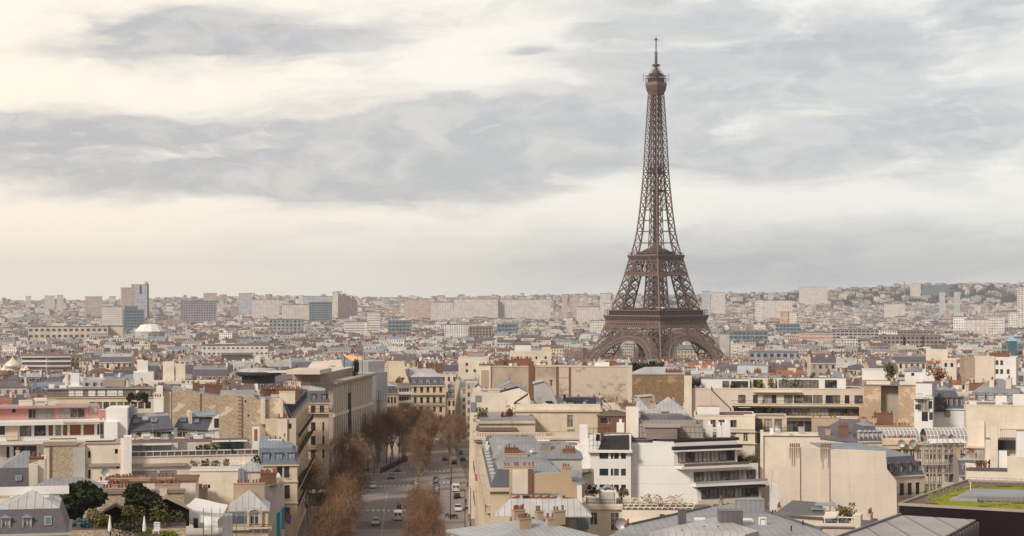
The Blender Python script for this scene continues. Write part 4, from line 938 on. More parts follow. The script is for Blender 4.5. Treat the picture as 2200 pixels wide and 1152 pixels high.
# near left mansard
nm=B('near_slate_mansard','foreground house with grey slate mansard, three roof windows and pale zinc top, bottom left',-20,146,1149,196,12,0,'grey'); nm.wall(); zt=nm.h
nm.mansard(2.6,.9,1.6,'slate_grey','zinc_pale',ndf=0)
for px in (12,58): nm.dormer('f',nm.lx(px),nm.h+.65,.75,1.1,.9,2.6,'metal')
nm.skylight(nm.lx(103),.45,nm.h+1.3,.75,1.0,R(71)); nm.vent(nm.lx(95,5),5,nm.h+3.4,1.0,1.0,.4,'whitemetal'); nm.bx('ridge_wall','white',0,nm.w,6.2,6.5,nm.h+3.6,nm.h+4.5)
rl=B('white_railed_roof','low white roof with railing and skylight above the foreground slate mansard',-20,62,1083,226,9,0,'white'); rl.wall(); rl.flat('tan',.6); rl.vent(rl.lx(34),1,rl.h+.1,1.3,.7,.6,'white')
zl=B('long_low_zinc_roof','long low zinc roof behind the broad evergreen',64,222,1058,244,7,0,'grey'); zl.wall(); zl.hip(1.6,'zinc'); zl.vent(zl.lx(75),-.0,zl.h,1.2,1,.6,'zinc_pale')
# white tarpaulin and scaffold, mesh covered building
tp=B('tarpaulin_building','building shell wrapped with white tarpaulin roof and pipe scaffold, lower left centre',392,492,1112,244,12,0,'grey')
tp.wall(tp.h-3)
mb=MB(); f=lambda px,py,y:(tp.lx(px,y),y,tp.lz(py,0,y))
G=[[f(391,1094,2),f(418,1068,9),f(418,1068,9)],]
rows=[]
TA=[(391,1092,1),(420,1102,0),(445,1112,-.5),(468,1118,-.5)]; TB=[(420,1070,8),(443,1075,8),(470,1082,8),(490,1086,8)]
for i in range(4):
    a_,c_=f(*TA[i]),f(*TB[i]); rows.append([(a_[0]+(c_[0]-a_[0])*k/6,a_[1]+(c_[1]-a_[1])*k/6,a_[2]+(c_[2]-a_[2])*k/6-.35*math.sin(k*math.pi/6)*(1 if i%2 else .3)) for k in range(7)])
for i in range(3):
    for k in range(6): mb.face([rows[i][k],rows[i+1][k],rows[i+1][k+1],rows[i][k+1]])
for i in range(3): a_,c_=TA[i],TA[i+1]; mb.face([f(a_[0],a_[1]+26,a_[2]-.2),f(c_[0],c_[1]+30,c_[2]-.2),f(*c_),f(*a_)])
part('tarpaulin',mb,solid('white_tarpaulin',(.86,.85,.83),.6,0,.3,.08,.6),tp.o,smooth=True)
mb=MB()
for i in range(8):
    for j in range(3): mb.beam((tp.lx(438)+i*1.1,-3+j*1.4,tp.h-8),(tp.lx(438)+i*1.1,-3+j*1.4,tp.h+1.6-.3*j),.07)
for k in range(6):
    z=tp.h-7+k*1.5
    for j in range(3): mb.beam((tp.lx(438),-3+j*1.4,z),(tp.lx(438)+7.7,-3+j*1.4,z),.06)
part('scaffold',mb,M['metal'],tp.o); tp.bx('dark_opening','darkgap',tp.lx(416),tp.lx(426),-1.2,-1,tp.lz(1133),tp.lz(1112)); tp.bx('zinc_chimney_block','zinc',tp.lx(478),tp.lx(500),-5,-2,tp.h-8,tp.lz(1108,0,-4))
zp=B('zinc_pyramid_house','stone house with pale pyramid zinc roof and ornate arched stone window',492,576,1098,262,10,0,GC); zp.win('f',zp.lx(547),zp.lz(1130),1.2,1.9,'f'); zp.grid('r',3,[zp.h-3.0,zp.h-6.5],.9,2,'fd'); zp.wall()
zp.hip(2.6,'zinc_pale',k=1.0); zp.bx('slate_front','slate',.3,zp.lx(535),-.15,-.01,zp.lz(1124),zp.h-.3); zp.rail('f',zp.lx(536),zp.w,zp.lz(1133),.6,.4,slab='cream'); zp.cornice(zp.lz(1133),.5,.4,faces='r')
mb=MB(); x=zp.lx(547)
for i in range(9):
    a_,c_=math.pi*i/8,math.pi*(i+1)/8
    mb.beam((x+1.0*math.cos(a_),-.25,zp.lz(1104)+.7*math.sin(a_)),(x+1.0*math.cos(c_),-.25,zp.lz(1104)+.7*math.sin(c_)),.3)
mb.box(x-1.1,x-.75,-.35,0,zp.lz(1132),zp.lz(1104)); mb.box(x+.75,x+1.1,-.35,0,zp.lz(1132),zp.lz(1104)); part('stone_window_surround',mb,GC,zp.o)
zp.chimney(zp.lx(533),7,zp.h+.5,4.6,1.0,2.7,10,'tan',1)
mh=B('mesh_wrapped_building','narrow building wrapped in translucent white mesh with blue banner, left side of avenue',562,609,1046,318,12,0,'white')
MS=plaster('white_mesh',(.72,.69,.67),.3,0,.2); mb=MB(); n=10
for i in range(n):
    for k in range(9):
        g=lambda i,k:(mh.w*i/n,-.25-.18*((i*7+k*5)%3),mh.h*k/9+(1.2*math.sin(i*.9) if k==9 else 0))
        mb.face([g(i,k),g(i+1,k),g(i+1,k+1),g(i,k+1)])
mb.box(0,mh.w,0,12,0,mh.h-.2); part('mesh_wrap',mb,MS,mh.o,smooth=False); mh.shed('cream_light',[(-.2,-.6,mh.h+.1),(mh.w+.2,-.6,mh.h+.9),(mh.w-1,9,mh.h+1.6),(.4,9,mh.h+1.2)],name='tarpaulin_top')
o=link('blue_banner',None,None,(WX(601,308),308,WZ(1165,308))); tag(o,'tall turquoise banner hanging beside the white mesh wrap','banner'); 
mb=MB(); hh=WZ(1088,308)-WZ(1165,308); mb.face([(-.55,0,0),(.1,-.1,0),(.1,-.1,hh-.9),(-.55,0,hh-1.2)]); mb.face([(.3,0,2.2),(.85,.1,2.2),(.85,.1,hh+.1),(.3,0,hh-.5)]); part('cloth',mb,solid('turquoise_cloth',(.02,.30,.42),.7),o); mb=MB(); mb.beam((.2,.1,0),(.2,.1,hh),.08); part('pole',mb,M['metal'],o)
# flags on facade
o=link('small_flag',None,None,(WX(612,333),333,WZ(1122,333))); tag(o,'small red and blue flag on the cream facade beside the banner','flag'); mb=MB(); mb.face([(0,0,0),(.6,-.3,-.3),(1.0,-.3,1.5),(.2,0,2.0)],0); mb.face([(.6,-.3,-.3),(1.0,-.4,-.4),(1.3,-.4,1.1),(1.0,-.3,1.5)],1); part('cloth',mb,[solid('red_cloth',(.5,.08,.07),.8),solid('blue_cloth',(.08,.2,.45),.8)],o)
# ---- beyond the side street
r=B('rounded_mansard_corner','cream stone building with curved slate mansard and wraparound balcony at avenue corner',640,706,866,474,14,0,GC)
r.grid('f',3,[r.h-3.0,r.h-7.4,r.h-11,r.h-14.6],1.2,2.3,'fd'); r.grid('r',4,[r.h-3.0,r.h-7.4,r.h-11,r.h-14.6],1.1,2.2,'fd'); r.wall(); r.rail('f',-.2,r.w+.3,r.lz(887),1.0,1.1,step=.25); r.rail('r',0,r.d,r.lz(887),1.0,1.1,step=.25); r.rail('f',.2,r.w,r.h-12,.5,1.0); r.mansard(3.2,1.0,1.1,'slate_grey','zinc_pale',gl=1,ndf=3,ndr=3,dw=1.0,dh=2.0,dmat='slate_grey')
for i,k in enumerate((1.2,5.4)): r.bx('stone_pilaster','cream',k,k+1,-.4,0,0,r.h-5)
r.chimney(1.5,7,r.h+3,3,.9,1.6,6,'brick',1)
r0=B('wide_zinc_roof_house','wide pale zinc roofed house crowned by clay pot rows, left of the curved mansard',590,648,866,452,13,0,'beige'); r0.wall(); r0.hip(3.4,'zinc_pale'); r0.chimney(r0.w*.4,2,r0.h+.4,4,.8,1.3,9,'brick'); r0.chimney(r0.w*.8,1.4,r0.h+.4,4,.8,1.7,9,'tan'); r0.clutter(6,r0.h+2.5,y0=5,seed=3)
fn=plaster('finned_concrete',(.40,.34,.31),.3,0,.1)
f1=B('finned_concrete_block','grey brown concrete block with tight vertical fins and dark slot, left of the avenue trees',716,800,826,500,14,0,fn)
# orient along measured roof line
x0,y0,x1,y1=WX(716,500),500,WX(800,560),560; th=math.atan2(y1-y0,x1-x0); f1.w=math.hypot(x1-x0,y1-y0); f1.th=th; f1.c,f1.s=math.cos(th),math.sin(th); f1.ax,f1.ay=x0,y0; f1.o.location=(x0,y0,f1.g); f1.o.rotation_euler=(0,0,th)
OCC[-1]=(x0+f1.w/2*f1.c-7*f1.s,y0+f1.w/2*f1.s+7*f1.c,th,f1.w/2,7)
f1.wall(); slot=(f1.lx(747),f1.lx(753)); f1.bx('dark_slot','darkgap',slot[0],slot[1],-.12,-.02,0,f1.h-3.5)
mb=MB(); x=.4
while x<f1.w-.6:
    if not(slot[0]-.8<x<slot[1]+.1): mb.box(x,x+.8,-.16,0,0,f1.h-.7)
    x+=2.7
part('fins',mb,M['beige'],f1.o); mb=MB(); x=1.2
while x<f1.w-1.9:
    if not(slot[0]-1.5<x<slot[1]): mb.box(x+.15,x+1.5,-.05,0,.5,f1.h-1.2)
    x+=2.7
part('window_strips',mb,M['glass_dark'],f1.o)
for k in range(1,4): f1.bx('floor_band','beige',0,slot[0],-.36,0,f1.h-k*8.2-.9,f1.h-k*8.2); f1.bx('floor_band','beige',slot[1],f1.w,-.36,0,f1.h-k*8.2-.9,f1.h-k*8.2)
f1.bx('roof_edge','concrete',-.2,f1.w+.2,-1.1,14,f1.h,f1.h+.6); f1.bx('upper_deck','concrete',2,f1.w-6,4,12,f1.h+.6,f1.h+2.8,top='beige'); f1.bx('overhang','beige',-6,10,2.5,12,f1.h+3,f1.h+4.2)
for i,(px,w_) in enumerate(((763,.55),(768,.5))):
    Y=540; o=link('cypress',None,None,(WX(px,Y),Y,WZ(812,Y))); tag(o,['left slim cypress on roof under the orange awning','right slim cypress on roof under the orange awning'][i],'tree'); mb=MB(); mb.beam((0,0,0),(0,0,3),.15); part('trunk',mb,M['bark'],o); mb=MB(); leaves(mb,0,0,3.0,w_,w_,3.4,420,.28,i,.2); part('crown',mb,M['leaf_dark'],o)
o=link('orange_awning',None,None,(WX(738,545),545,WZ(775,545))); tag(o,'slanting orange awning roof on the terrace above the cypresses','awning'); mb=MB(); mb.face([(0,0,1.6),(2.6,-1,-.0),(5.8,1,.1),(3.2,2.5,1.5)]); mb.face([(0,0,1.5),(3.2,2.5,1.4),(5.8,1,0),(2.6,-1,-.1)]); part('canopy',mb,solid('orange_canvas',(.92,.56,.24),.8),o); mb=MB(); mb.beam((2.7,-.8,-5),(2.7,-.8,0),.15); mb.beam((5.6,.9,-5),(5.6,.9,0),.15); mb.beam((.3,.3,-5),(.3,.3,1.4),.15); part('post',mb,M['dark'],o)
dk=B('sloping_deck_building','pale building with long sloping deck roof and terrace shrubs left of the orange awning',640,738,800,560,12,5,'grey'); dk.wall(); dk.shed('beige',[(2,0,dk.h+.2),(dk.w,0,dk.h+.2),(dk.w,8,dk.h+3.6),(5,8,dk.h+3.0)]); dk.flat('gravel',.3); dk.bx('terrace_edge','beige',5,dk.w+4,-4,-.1,dk.h-3.5,dk.h-2); 
for i,px in enumerate((714,736,742)): plant(px,799,556,[1.3,.9,1.0][i],[2.4,1.4,1.4][i],['leaf_dark','leaf_olive','leaf'][i],ORD[i]+' round shrub from the left on the sloping deck building terrace','shrubs by the sloping deck',None,160,.25,'deck_shrub',i+170)
dr=B('round_dark_roof_building','low building with big round dark roof and white rim left of the avenue',508,600,806,590,14,0,'concrete_dark'); 
mb=MB(); mb.lathe(dr.w*.5,8,[(5.5,dr.h-3),(5.5,dr.h-1),(7.6,dr.h-.2),(7.6,dr.h+.3),(5,dr.h+1.6),(0,dr.h+1.9)],24); part('round_roof',mb,M['black_roof'],dr.o); mb=MB(); mb.lathe(dr.w*.5,8,[(7.0,dr.h+.5),(5.2,dr.h+1.8),(0,dr.h+2.1)],24); part('pale_roof_disc',mb,M['zinc_pale'],dr.o); mb=MB(); mb.box(dr.w*.3,dr.w+5,2,6,dr.h+.6,dr.h+1.2); part('white_rim',mb,M['white'],dr.o)
tg=B('mirrored_glass_block','tall block under grey scaffold netting between the finned concrete and the cream house',798,832,800,585,14,30,'grey'); tg.wall(); tg.bx('netting','concrete_dark',2,tg.w*.55,-.3,-.05,0,tg.h-6)
mb=MB()
for i in range(10): x=tg.w*i/9; mb.beam((x,-.5,tg.h-9),(x,-.5,tg.h+4),.12)
for k in range(7): z=tg.h-9+k*2.1; mb.beam((0,-.5,z),(tg.w,-.5,z),.1)
part('scaffold',mb,M['metal'],tg.o); tg.bx('roof_frame','metal',0,tg.w,2,9,tg.h,tg.h+3.4)
s1=B('small_mansard_row_house','narrow stone house with mansard dormers beside the white balconied block',828,856,846,628,12,18,GC); s1.grid('f',3,[s1.h-3.4,s1.h-6.8],.8,2.2,'fd'); s1.wall(); s1.mansard(2.6,.8,1,'slate_grey','zinc_pale',ndf=3,dw=.8,dh=1.5)
s2=B('white_balcony_block','white block with stacked solid balconies facing the avenue trees',854,882,826,640,12,22,'concrete'); s2.grid('f',4,[s2.h-2.9-3.1*i for i in range(5)],.9,1.5,'fd'); s2.wall(); s2.flat('gravel',.4)
for i in range(5): s2.bx('balcony','white',-.2,s2.w+.2,-1.1,0,s2.h-3.6-3.1*i,s2.h-2.7-3.1*i)
plant(859,829,641,1.3,3,'leaf_rust','conical red brown shrub on the white balconied block roof',None,None,220,.3,'roof_shrub',5)
h=B('avenue_end_building','grand cream stone building with slate dormer mansard closing the end of the avenue',882,957,828,706,14,4,GC)
h.grid('f',5,[h.h-3.0,h.h-7.0,h.h-10.6,h.h-14.2],1.1,2.3,'fd'); h.wall(); h.cornice(h.h,.4,.5); h.rail('f',0,h.w,h.h-3.6,.8,1,'beige',step=.5); h.rail('f',0,h.w,h.h-7.6,.5,1.0); h.mansard(3.2,1.1,3.4,'slate','zinc_pale',ndf=5,dw=.95,dh=1.6,dmat='zinc_pale',gl=1); h.bx('string_course','cream',-.3,h.w+.3,-.35,0,h.h-8.3,h.h-8)
mb=MB(); f=lambda px,py:(h.lx(px),h.lz(py)); mb.xprism([f(836,1000),(-.02,0),(-.02,h.h),f(872,803),f(868,777),f(832,776),f(828,783),f(810,783),f(822,800)],-.3,3); part('gable_wall',mb,M['yellow'],h.o); 
for px,l,n in ((926,3.4,6),(946,3.0,5),(905,2,4),(840,3,6),(858,3,6)): h.chimney(h.lx(px),7,h.h+4.5,l,1,3.4,n,'brick')
e=B('dormer_row_end_house','stone house with a row of arched dormers at right end of the avenue',958,1008,856,740,12,-4,GC); e.grid('f',5,[e.h-3.2,e.h-7],.9,2.2,'fd'); e.wall(); e.mansard(3.6,1.0,2.6,'slate','zinc',ndf=5,dw=1.1,dh=2.2,dmat='zinc'); e.chimney(3,8,e.h+4,4,1,2,5,'yellow')
e2=B('cream_tiny_window_block','cream flat block with few tiny windows above the avenue end',985,1050,770,760,14,0,'cream_light'); 
for px,py in ((1003,786),(1003,800),(1020,800)): e2.win('f',e2.lx(px),e2.lz(py),1,1.2,'hole')
e2.wall(); e2.flat('brown_roof',.5); e2.bx('glass_penthouse','metal',4,11,2,8,e2.h+.2,e2.h+2,top='zinc')
# ---- left middle distance blocks
k=B('white_penthouse_row','wide building with white shuttered penthouse row and dark railings, left middle distance',92,330,856,520,13,-3,'yellow')
k.grid('f',9,[k.h-3.2],3.0,2.0,'widedark',u0=13); k.wall(); k.flat('gravel',.2); k.rail('f',0,k.w-.5,k.h+.2,.2,1.1,step=.5); k.bx('penthouse','concrete_dark',1,k.w-1,2.4,10,k.h+.2,k.lz(836,0,2.4),top='gravel')
for pa,pb in ((148,160),(162,178),(190,205),(210,226),(230,252),(254,264),(292,298)): k.bx('white_shutter','white',k.lx(pa,2.4),k.lx(pb,2.4),2.3,2.39,k.h+.4,k.lz(839,0,2.4))
k.bx('roof_edge','metal',-.2,k.w+.2,1.8,2.3,k.lz(837,0,2),k.lz(834.5,0,2)); k.bx('white_tower','white',k.lx(152,6),k.lx(171,6),5,8,k.h+3,k.lz(803,0,6)); k.bx('white_base','white',k.lx(147,5),k.lx(178,5),4,9,k.h+3,k.lz(829,0,5)); k.bx('brown_cabin','concrete',k.lx(220,5),k.lx(268,5),4,9,k.h+3,k.lz(817,0,5)); k.bx('slim_stack','beige',k.lx(142,6),k.lx(145,6),6,7,k.h+3,k.lz(800,0,6)); k.bx('white_box','white',k.lx(102),k.lx(113),3,6,k.lz(836,0,3),k.lz(827,0,3)); k.bx('white_box','white',k.lx(125),k.lx(140),3,6,k.lz(836,0,3),k.lz(829,0,3))
for i,(px,r_) in enumerate(((282,1.6),(296,2.0),(312,1.6))): plant(px,867,515,r_,3.6,'leaf_dark' if i!=1 else 'leaf',ORD[i]+' dark terrace bush from the left beside the white chimney slab, left middle','bushes by the white penthouse row',None,300,.35,'terrace_bush',i+180)
n1=B('white_stair_tower_house','white flat building with two tall white stair towers, left of the rubble wall',330,460,826,560,12,2,'beige'); n1.grid('f',7,[n1.h-2.6],2.0,1.7,'widedark'); n1.wall(); n1.bx('roof_edge','cream_light',-.5,n1.w+.5,-.8,8,n1.h,n1.h+.9); n1.bx('stair_tower','cream_light',n1.lx(350,5),n1.lx(374,5),5,9,n1.h,n1.lz(778,0,5)); n1.bx('stair_tower','cream_light',n1.lx(378,4),n1.lx(398,4),4,8,n1.h,n1.lz(783,0,4)); n1.clutter(8,n1.h+.9,seed=44)
n2=B('white_lift_tower_house','house with two tall white windowless towers beyond the white penthouse row',288,330,800,640,10,0,'white'); n2.wall(); n2.bx('upper_tower','white',n2.w*.15,n2.w*.7,1,6,n2.h,n2.lz(776,0,1)); n2.chimney(n2.w*.3,2,n2.lz(776,0,1),2.4,1,.3,4,'white')
# ================================================================ right of the avenue (hand built, far to near)
# --- white house with windows at the right, tall cream gable beside it
b=B('white_windowed_house','white house with dark windows in three rows beside a tall cream gable, right edge',2095,2183,769,640,14,-6,'white')
for py,xs in ((784,(2142,2152)),(803,(2142,2152,2166)),(829,(2142,2164,2170))):
    for x in xs: b.win('f',b.lx(x),b.lz(py),1.0,1.7,'fd')
b.bx('cream_gable','beige',0,b.lx(2137),-.5,0,0,b.h+.7)
b.wall(); b.flat('brown_roof',.4); b.chimney(8,6,b.h,7,.8,1.6,9,'brick'); b.chimney(2,7,b.h,3,.8,1.2,5,'tan')
# (x positions above are in the right-hand half of the front)
# --- far blind walls
b=B('tan_blind_house','house with tan blind end wall and small chimney under the curved brown office',2072,2094,773,690,10,8,'tan'); b.wall(); b.flat('gravel',.3); b.chimney(3,3,b.h,2,.7,1,4)
b=B('gable_remnant','pale gabled blind wall rising above roofs before the curved brown office',1990,2036,750,900,9,0,'cream_light'); b.wall(b.h); b.shed('tile',[(0,0,b.h+4),(b.w*.3,0,b.h+3),(b.w,0,b.h+.2),(b.w,9,b.h+.2),(0,9,b.h+4)])
b=B('pale_twin_block','pale cream twin fronted house with flat roof below the curved brown office',2022,2055,774,720,12,0,'cream_light'); b.grid('f',2,[b.h-2.7],1,1.6,'hole'); b.wall(); b.flat('zinc_pale',.4)
# --- long old blind wall in the centre right
b=B('flaking_wall_building','long building whose flat flaking blind wall faces the avenue rooftops, before the iron tower',1196,1358,787,598,12,0,'old_render')
b.wall(b.h,cap=True); b.cornice(out=.15,h=.25,mat=M['beige']); b.bx('pilaster','beige',b.w-1.6,b.w+.02,-.25,0,0,b.h-.3)
b.bx('flue','brick',-.2,.5,-.3,0,0,b.h-.1); b.bx('flue','brick',4,4.7,-.12,0,0,b.h-.3)
for i in range(4): b.bx('wall_patch','tan',.5,4,-.05,0,b.h-4-i*5.5,b.h-3.7-i*5.5)
b.clutter(9,b.h,seed=5); b.chimney(10,6,b.h,3,.8,1.2,6,'brick'); b.chimney(18,7,b.h,4,.8,1.4,7,'pot'); b.dish(11,3,b.h,.9)
b.vent(15,4,b.h,5,3,1.2,'whitemetal')
b=B('plaster_wall_building','building with grey plaster blind wall split by a red brick flue and pale framed bay',1030,1196,787,600,12,0,'old_render')
b.wall_m=M['sooty']; b.wall(); b.cornice(out=.15,h=.25,mat=M['beige'])
b.bx('bay','cream_light',b.lx(1030),b.lx(1054),-.5,0,0,b.h+.2); b.bx('bay_panel','tan',b.lx(1034),b.lx(1050),-.62,-.5,b.h-7,b.h-1.3)
b.bx('brick_flue','brick',b.lx(1135.5),b.lx(1147),-.5,.4,0,b.h+1.6); b.chimney(2.4,.6,b.h,5,.7,.5,12,'brick')
b.chimney(b.lx(1120),6,b.h,7,1,2.2,14,'pot'); b.chimney(b.lx(1098),7,b.h,5,1,1.6,9,'brick'); b.chimney(b.lx(1075),7,b.h,4,1,1.2,8,'brick'); b.clutter(7,b.h,seed=9)
# --- cream stepped villa roofs behind
b=B('cream_stepped_house','cream flat roofed house stepping up behind the red chimney rows',1100,1185,757,820,14,4,'cream_light')
b.grid('f',4,[b.h-3.2],.9,1.3,'hole'); b.wall(); b.flat('gravel',.4); b.bx('penthouse','white',2,9,4,10,b.h,b.h+3,top='zinc_pale'); b.bx('stair_tower','yellow',b.w-4,b.w-.4,1,5,b.h,b.h+2.2)
# --- brown rubble wall
b=B('brown_rubble_building','low building with long brown rubble stone wall right of the flaking blind wall',1358,1482,806,560,12,0,'rubble_brown')
b.wall(); b.bx('lead_coping','zinc',-.02,b.w,-.15,1,b.h,b.h+.35); b.chimney(b.w-5,3,b.h,5,.8,1.3,11,'brick'); b.hip(2.0,'zinc_pale',b.h+.3,y0=2)
tag(b.o,group=None)
for i,(px,r_) in enumerate(((1366,3.2),(1385,4.0),(1405,3.4))):
    Y=640; o=link('evergreen_tree',None,None,(WX(px,Y),Y,WZ(806,Y)-2)); tag(o,['dark evergreen tree on roof terrace, leftmost of three below the iron tower','dark evergreen tree on roof terrace, middle of three below the iron tower','paler evergreen tree on roof terrace, rightmost of three below the iron tower'][i],'tree','roof terrace evergreens')
    mb=MB(); mb.beam((0,0,0),(0,0,4),.3); part('trunk',mb,M['bark'],o); mb=MB(); leaves(mb,0,0,4.6,r_,r_,2.4,420,.42,i+3,.2); part('crown',mb,M['leaf_dark'],o)
# --- planted terrace block
b=B('planted_terrace_block','long cream apartment block with planted balconies and penthouse terraces',1486,1858,836,445,13,2.5,'beige')
b.wall_m=M['cream_light'] if False else M['beige']
b.ax0=b.lx(1572)
x0=b.lx(1572)
for k,(pt,pb,spec) in enumerate(((848,866,[(1594,8),(1623,5),(1648,9),(1663,5),(1694,9),(1715,9),(1735,10),(1757,10),(1781,7),(1796,9),(1820,5),(1845,9)]),(876,892,[(1600,22),(1640,22),(1680,22),(1720,22),(1760,22),(1800,22),(1835,22)]),(904,926,[(1640,10),(1665,12),(1692,12),(1715,12),(1740,12),(1770,12),(1800,12),(1830,12)]))):
    for px,hw in spec: 
        wpx=2*hw/F*445; b.win('f',b.lx(px),b.lz(pb),min(wpx,4.6),b.lz(pt)-b.lz(pb),'widedark' if hw>7 else 'fd')
b.wall(); b.flat('gravel',.25)
for py in (868,892,926):
    b.rail('f',x0,b.w-.2,b.lz(py),1.5,.95,slabt=.35,step=.35)
b.bx('awning','cream_light',b.lx(1618),b.lx(1722),-1.4,0,b.lz(842),b.lz(840.5)); b.bx('awning','cream_light',b.lx(1586),b.lx(1612),-1.4,0,b.lz(875),b.lz(873.8))
b.bx('recess_shade','darkgap',b.lx(1576),b.lx(1660),-.05,0.0,b.lz(890),b.lz(876))  # flat dark panel painted as the shade of the recessed balcony storey
b.bx('chimney_slab','cream_light',b.lx(1470,-.5),b.lx(1486,-.5),-1.2,1,0,b.lz(807)); b.chimney(b.lx(1478),0,b.lz(807),1.4,1.0,.6,3,'brick')
# left flank: plain wall with diagonal rainwater pipe
mb=MB(); 
pts=[(1529,830),(1529,838),(1568,876),(1572,890)]
P_=[(b.lx(p),-.12,b.lz(q_)) for p,q_ in pts]
for a,c in zip(P_,P_[1:]): mb.beam(a,c,.22)
part('rain_pipe',mb,M['dark'],b.o)
# penthouse level
def pent(b,pa,pb,pt,setb,glass,mat='white'):
    x0,x1=b.lx(pa),b.lx(pb); h=b.lz(pt,0,setb)-b.h; mb=MB(); 
    o=b.bx('penthouse',mat,x0,x1,setb,setb+6,b.h+.02,b.h+h,top='zinc_dark')
    for ga,gb in glass:
        w_=(gb-ga)/F*445; u=b.lx((ga+gb)/2); w=link('penthouse_window',win_mesh(w_,h-.7,'widedark'),o,(u,setb-.25,b.h+.3))
pent(b,1508,1612,815,3,[(1553,1567),(1572,1608)]); pent(b,1614,1668,812,4,[(1620,1640)],'cream_light'); pent(b,1672,1820,812,3,[(1675,1760),(1775,1800)])
for i,(px,r_,m2) in enumerate(((1492,1.3,'leaf'),(1500,1.1,'leaf_dark'),(1575,.8,'leaf'),(1632,1.0,'leaf_bright'),(1655,1.2,'leaf_olive'),(1690,1.3,'leaf_olive'),(1704,1.5,'leaf'),(1722,1.3,'leaf_olive'),(1740,1.1,'leaf'),(1758,1.0,'leaf'),(1785,1.2,'leaf_olive'),(1800,1.1,'leaf'))):
    plant(px,835.5,446.6,r_,2.2*r_,m2,'roof garden shrub on top terrace of the planted cream block, number %s from its left end'%ORD[i] if False else '%s shrub from the left along the top terrace of the planted cream block'%ORD[i],'shrubs along the top terrace',None,150,.28,'terrace_shrub',i)
for i,(px,m2) in enumerate(((1640,'leaf'),(1655,'leaf_olive'),(1700,'leaf'),(1718,'leaf_dark'),(1735,'leaf'),(1748,'leaf_bright'),(1765,'leaf_olive'),(1808,'leaf_rust'),(1840,'leaf'))):
    plant(px,866,444.2,.9,1.7,m2,'%s balcony shrub from the left on the upper balcony of the planted cream block'%ORD[i],'shrubs on the upper balcony',None,100,.22,'balcony_shrub',i+20)
for i,(px,m2) in enumerate(((1590,'leaf_dark'),(1602,'leaf'),(1614,'leaf_dark'),(1626,'leaf'),(1638,'leaf_dark'),(1650,'leaf'))):
    plant(px,893,443.4,1.1,2.2,m2,'%s bush from the left on the lower balcony of the planted cream block'%ORD[i],'bushes on the lower balcony',None,140,.24,'balcony_bush',i+40)
# --- tan wall block with recess
b=B('tan_recess_block','tall ochre blind walled block with a darker recessed bay between two wings',1857,1968,828,425,12,-3,'tan')
b.wall_m=rubble('ochre_rubble',(.56,.42,.29),(.47,.34,.23),4.2,.3)
a,c=b.lx(1893),b.lx(1930)
mb=MB(); mb.box(0,a,-1.4,12,0,b.h,0); mb.box(c,b.w,-1.4,12,0,b.h,0); mb.box(a,c,1.2,12,0,b.h-.2,0); mb.box(-1.2,0,-.5,11,0,b.lz(873),0); mb.box(b.w,b.w+1.4,-.5,11,0,b.lz(878),0); part('wall',mb,b.wall_m,b.o)
b.bx('recess_wall','concrete',a+.01,c-.01,1.1,1.2,0,b.h-.3); b.bx('roof','gravel',-.1,b.w+.1,-1.5,12.1,b.h,b.h+.25)
b.bx('parapet_block','cream_light',.5,6,-.5,.6,b.h+.25,b.h+1); b.bx('parapet_block','cream_light',c+.3,b.w,-.5,.6,b.h+.25,b.h+1)
for x in (b.lx(1903),b.lx(1921)): link('window',win_mesh(1.1,.9,'hole'),b.o,(x,.98,b.lz(893)))
# white side house with dark glazed bays
b=B('white_side_house','white narrow house with dark glazed bays attached right of the ochre block',1964,2004,858,415,11,-4,'white')
b.win('f',b.lx(1972),b.lz(880),1.2,1.2,'fd'); b.win('f',b.lx(1985),b.lz(884),2.6,3.2,'widedark'); b.win('f',b.lx(1999),b.lz(878),.8,1.8,'fd'); b.win('f',b.lx(1987),b.lz(905),1.4,2.2,'fd'); b.win('f',b.lx(2000),b.lz(902),.8,1.8,'fd')
b.wall(); b.flat('gravel',.3); b.bx('upper_storey','white',0.2,b.w-.3,3,10,b.h,b.lz(824,0,3),top='brown_roof'); b.rail('f',0,2,b.lz(854),1,.9); b.rail('f',2.5,b.w,b.h,.2,.9,slab=None)
b=B('dark_bay_house','house with dark glazed bay window and grey slate dormer roof behind the white narrow house',2004,2072,878,425,12,6,'white')
b.win('f',b.lx(2017),b.lz(882)+.1,3.4,2.6,'widedark'); b.win('f',b.lx(2035),b.lz(897),1.5,2,'wide'); b.wall(b.h); b.mansard(4.2,1.8,.8,'slate','zinc',ndf=6,dw=.75,dh=2.3,dmat='slate_grey')
b.bx('glazed_bay','frame_dark',b.lx(2005),b.lx(2030),-1.0,0,b.lz(884),b.lz(862),top='zinc')
link('bay_window',win_mesh(2.5,2.1,'widedark'),b.o,(b.lx(2017),-1.25,b.lz(882)))
b=B('white_long_penthouse','long low white walled penthouse behind the ochre block with a roof tree beside it',1853,1906,796,520,9,0,'white'); b.wall(); b.flat('brown_roof',.3); b.bx('terrace_screen','concrete',-.2,b.w,-2,-.1,0,b.lz(816)); plant(1909,818,512,2.2,6,'leaf','rust green roof tree between the two white penthouses',None,None,420,.35,'roof_tree',66)
b=B('white_cabin_house','white cabin roofed house with one square dark window, right of the roof tree',1945,1990,797,540,9,0,'white'); b.win('f',b.lx(1961),b.lz(799)-1.2,.9,.9,'hole'); b.wall(); b.hip(1.6,'zinc'); b.bx('upper_cabin','white',5,8.5,-1,3,b.h-3,b.h+.4); plant(2015,826,470,2.6,4,'leaf_rust','rust coloured bush behind the grey dormer roof at right',None,None,420,.35,'terrace_bush',67)
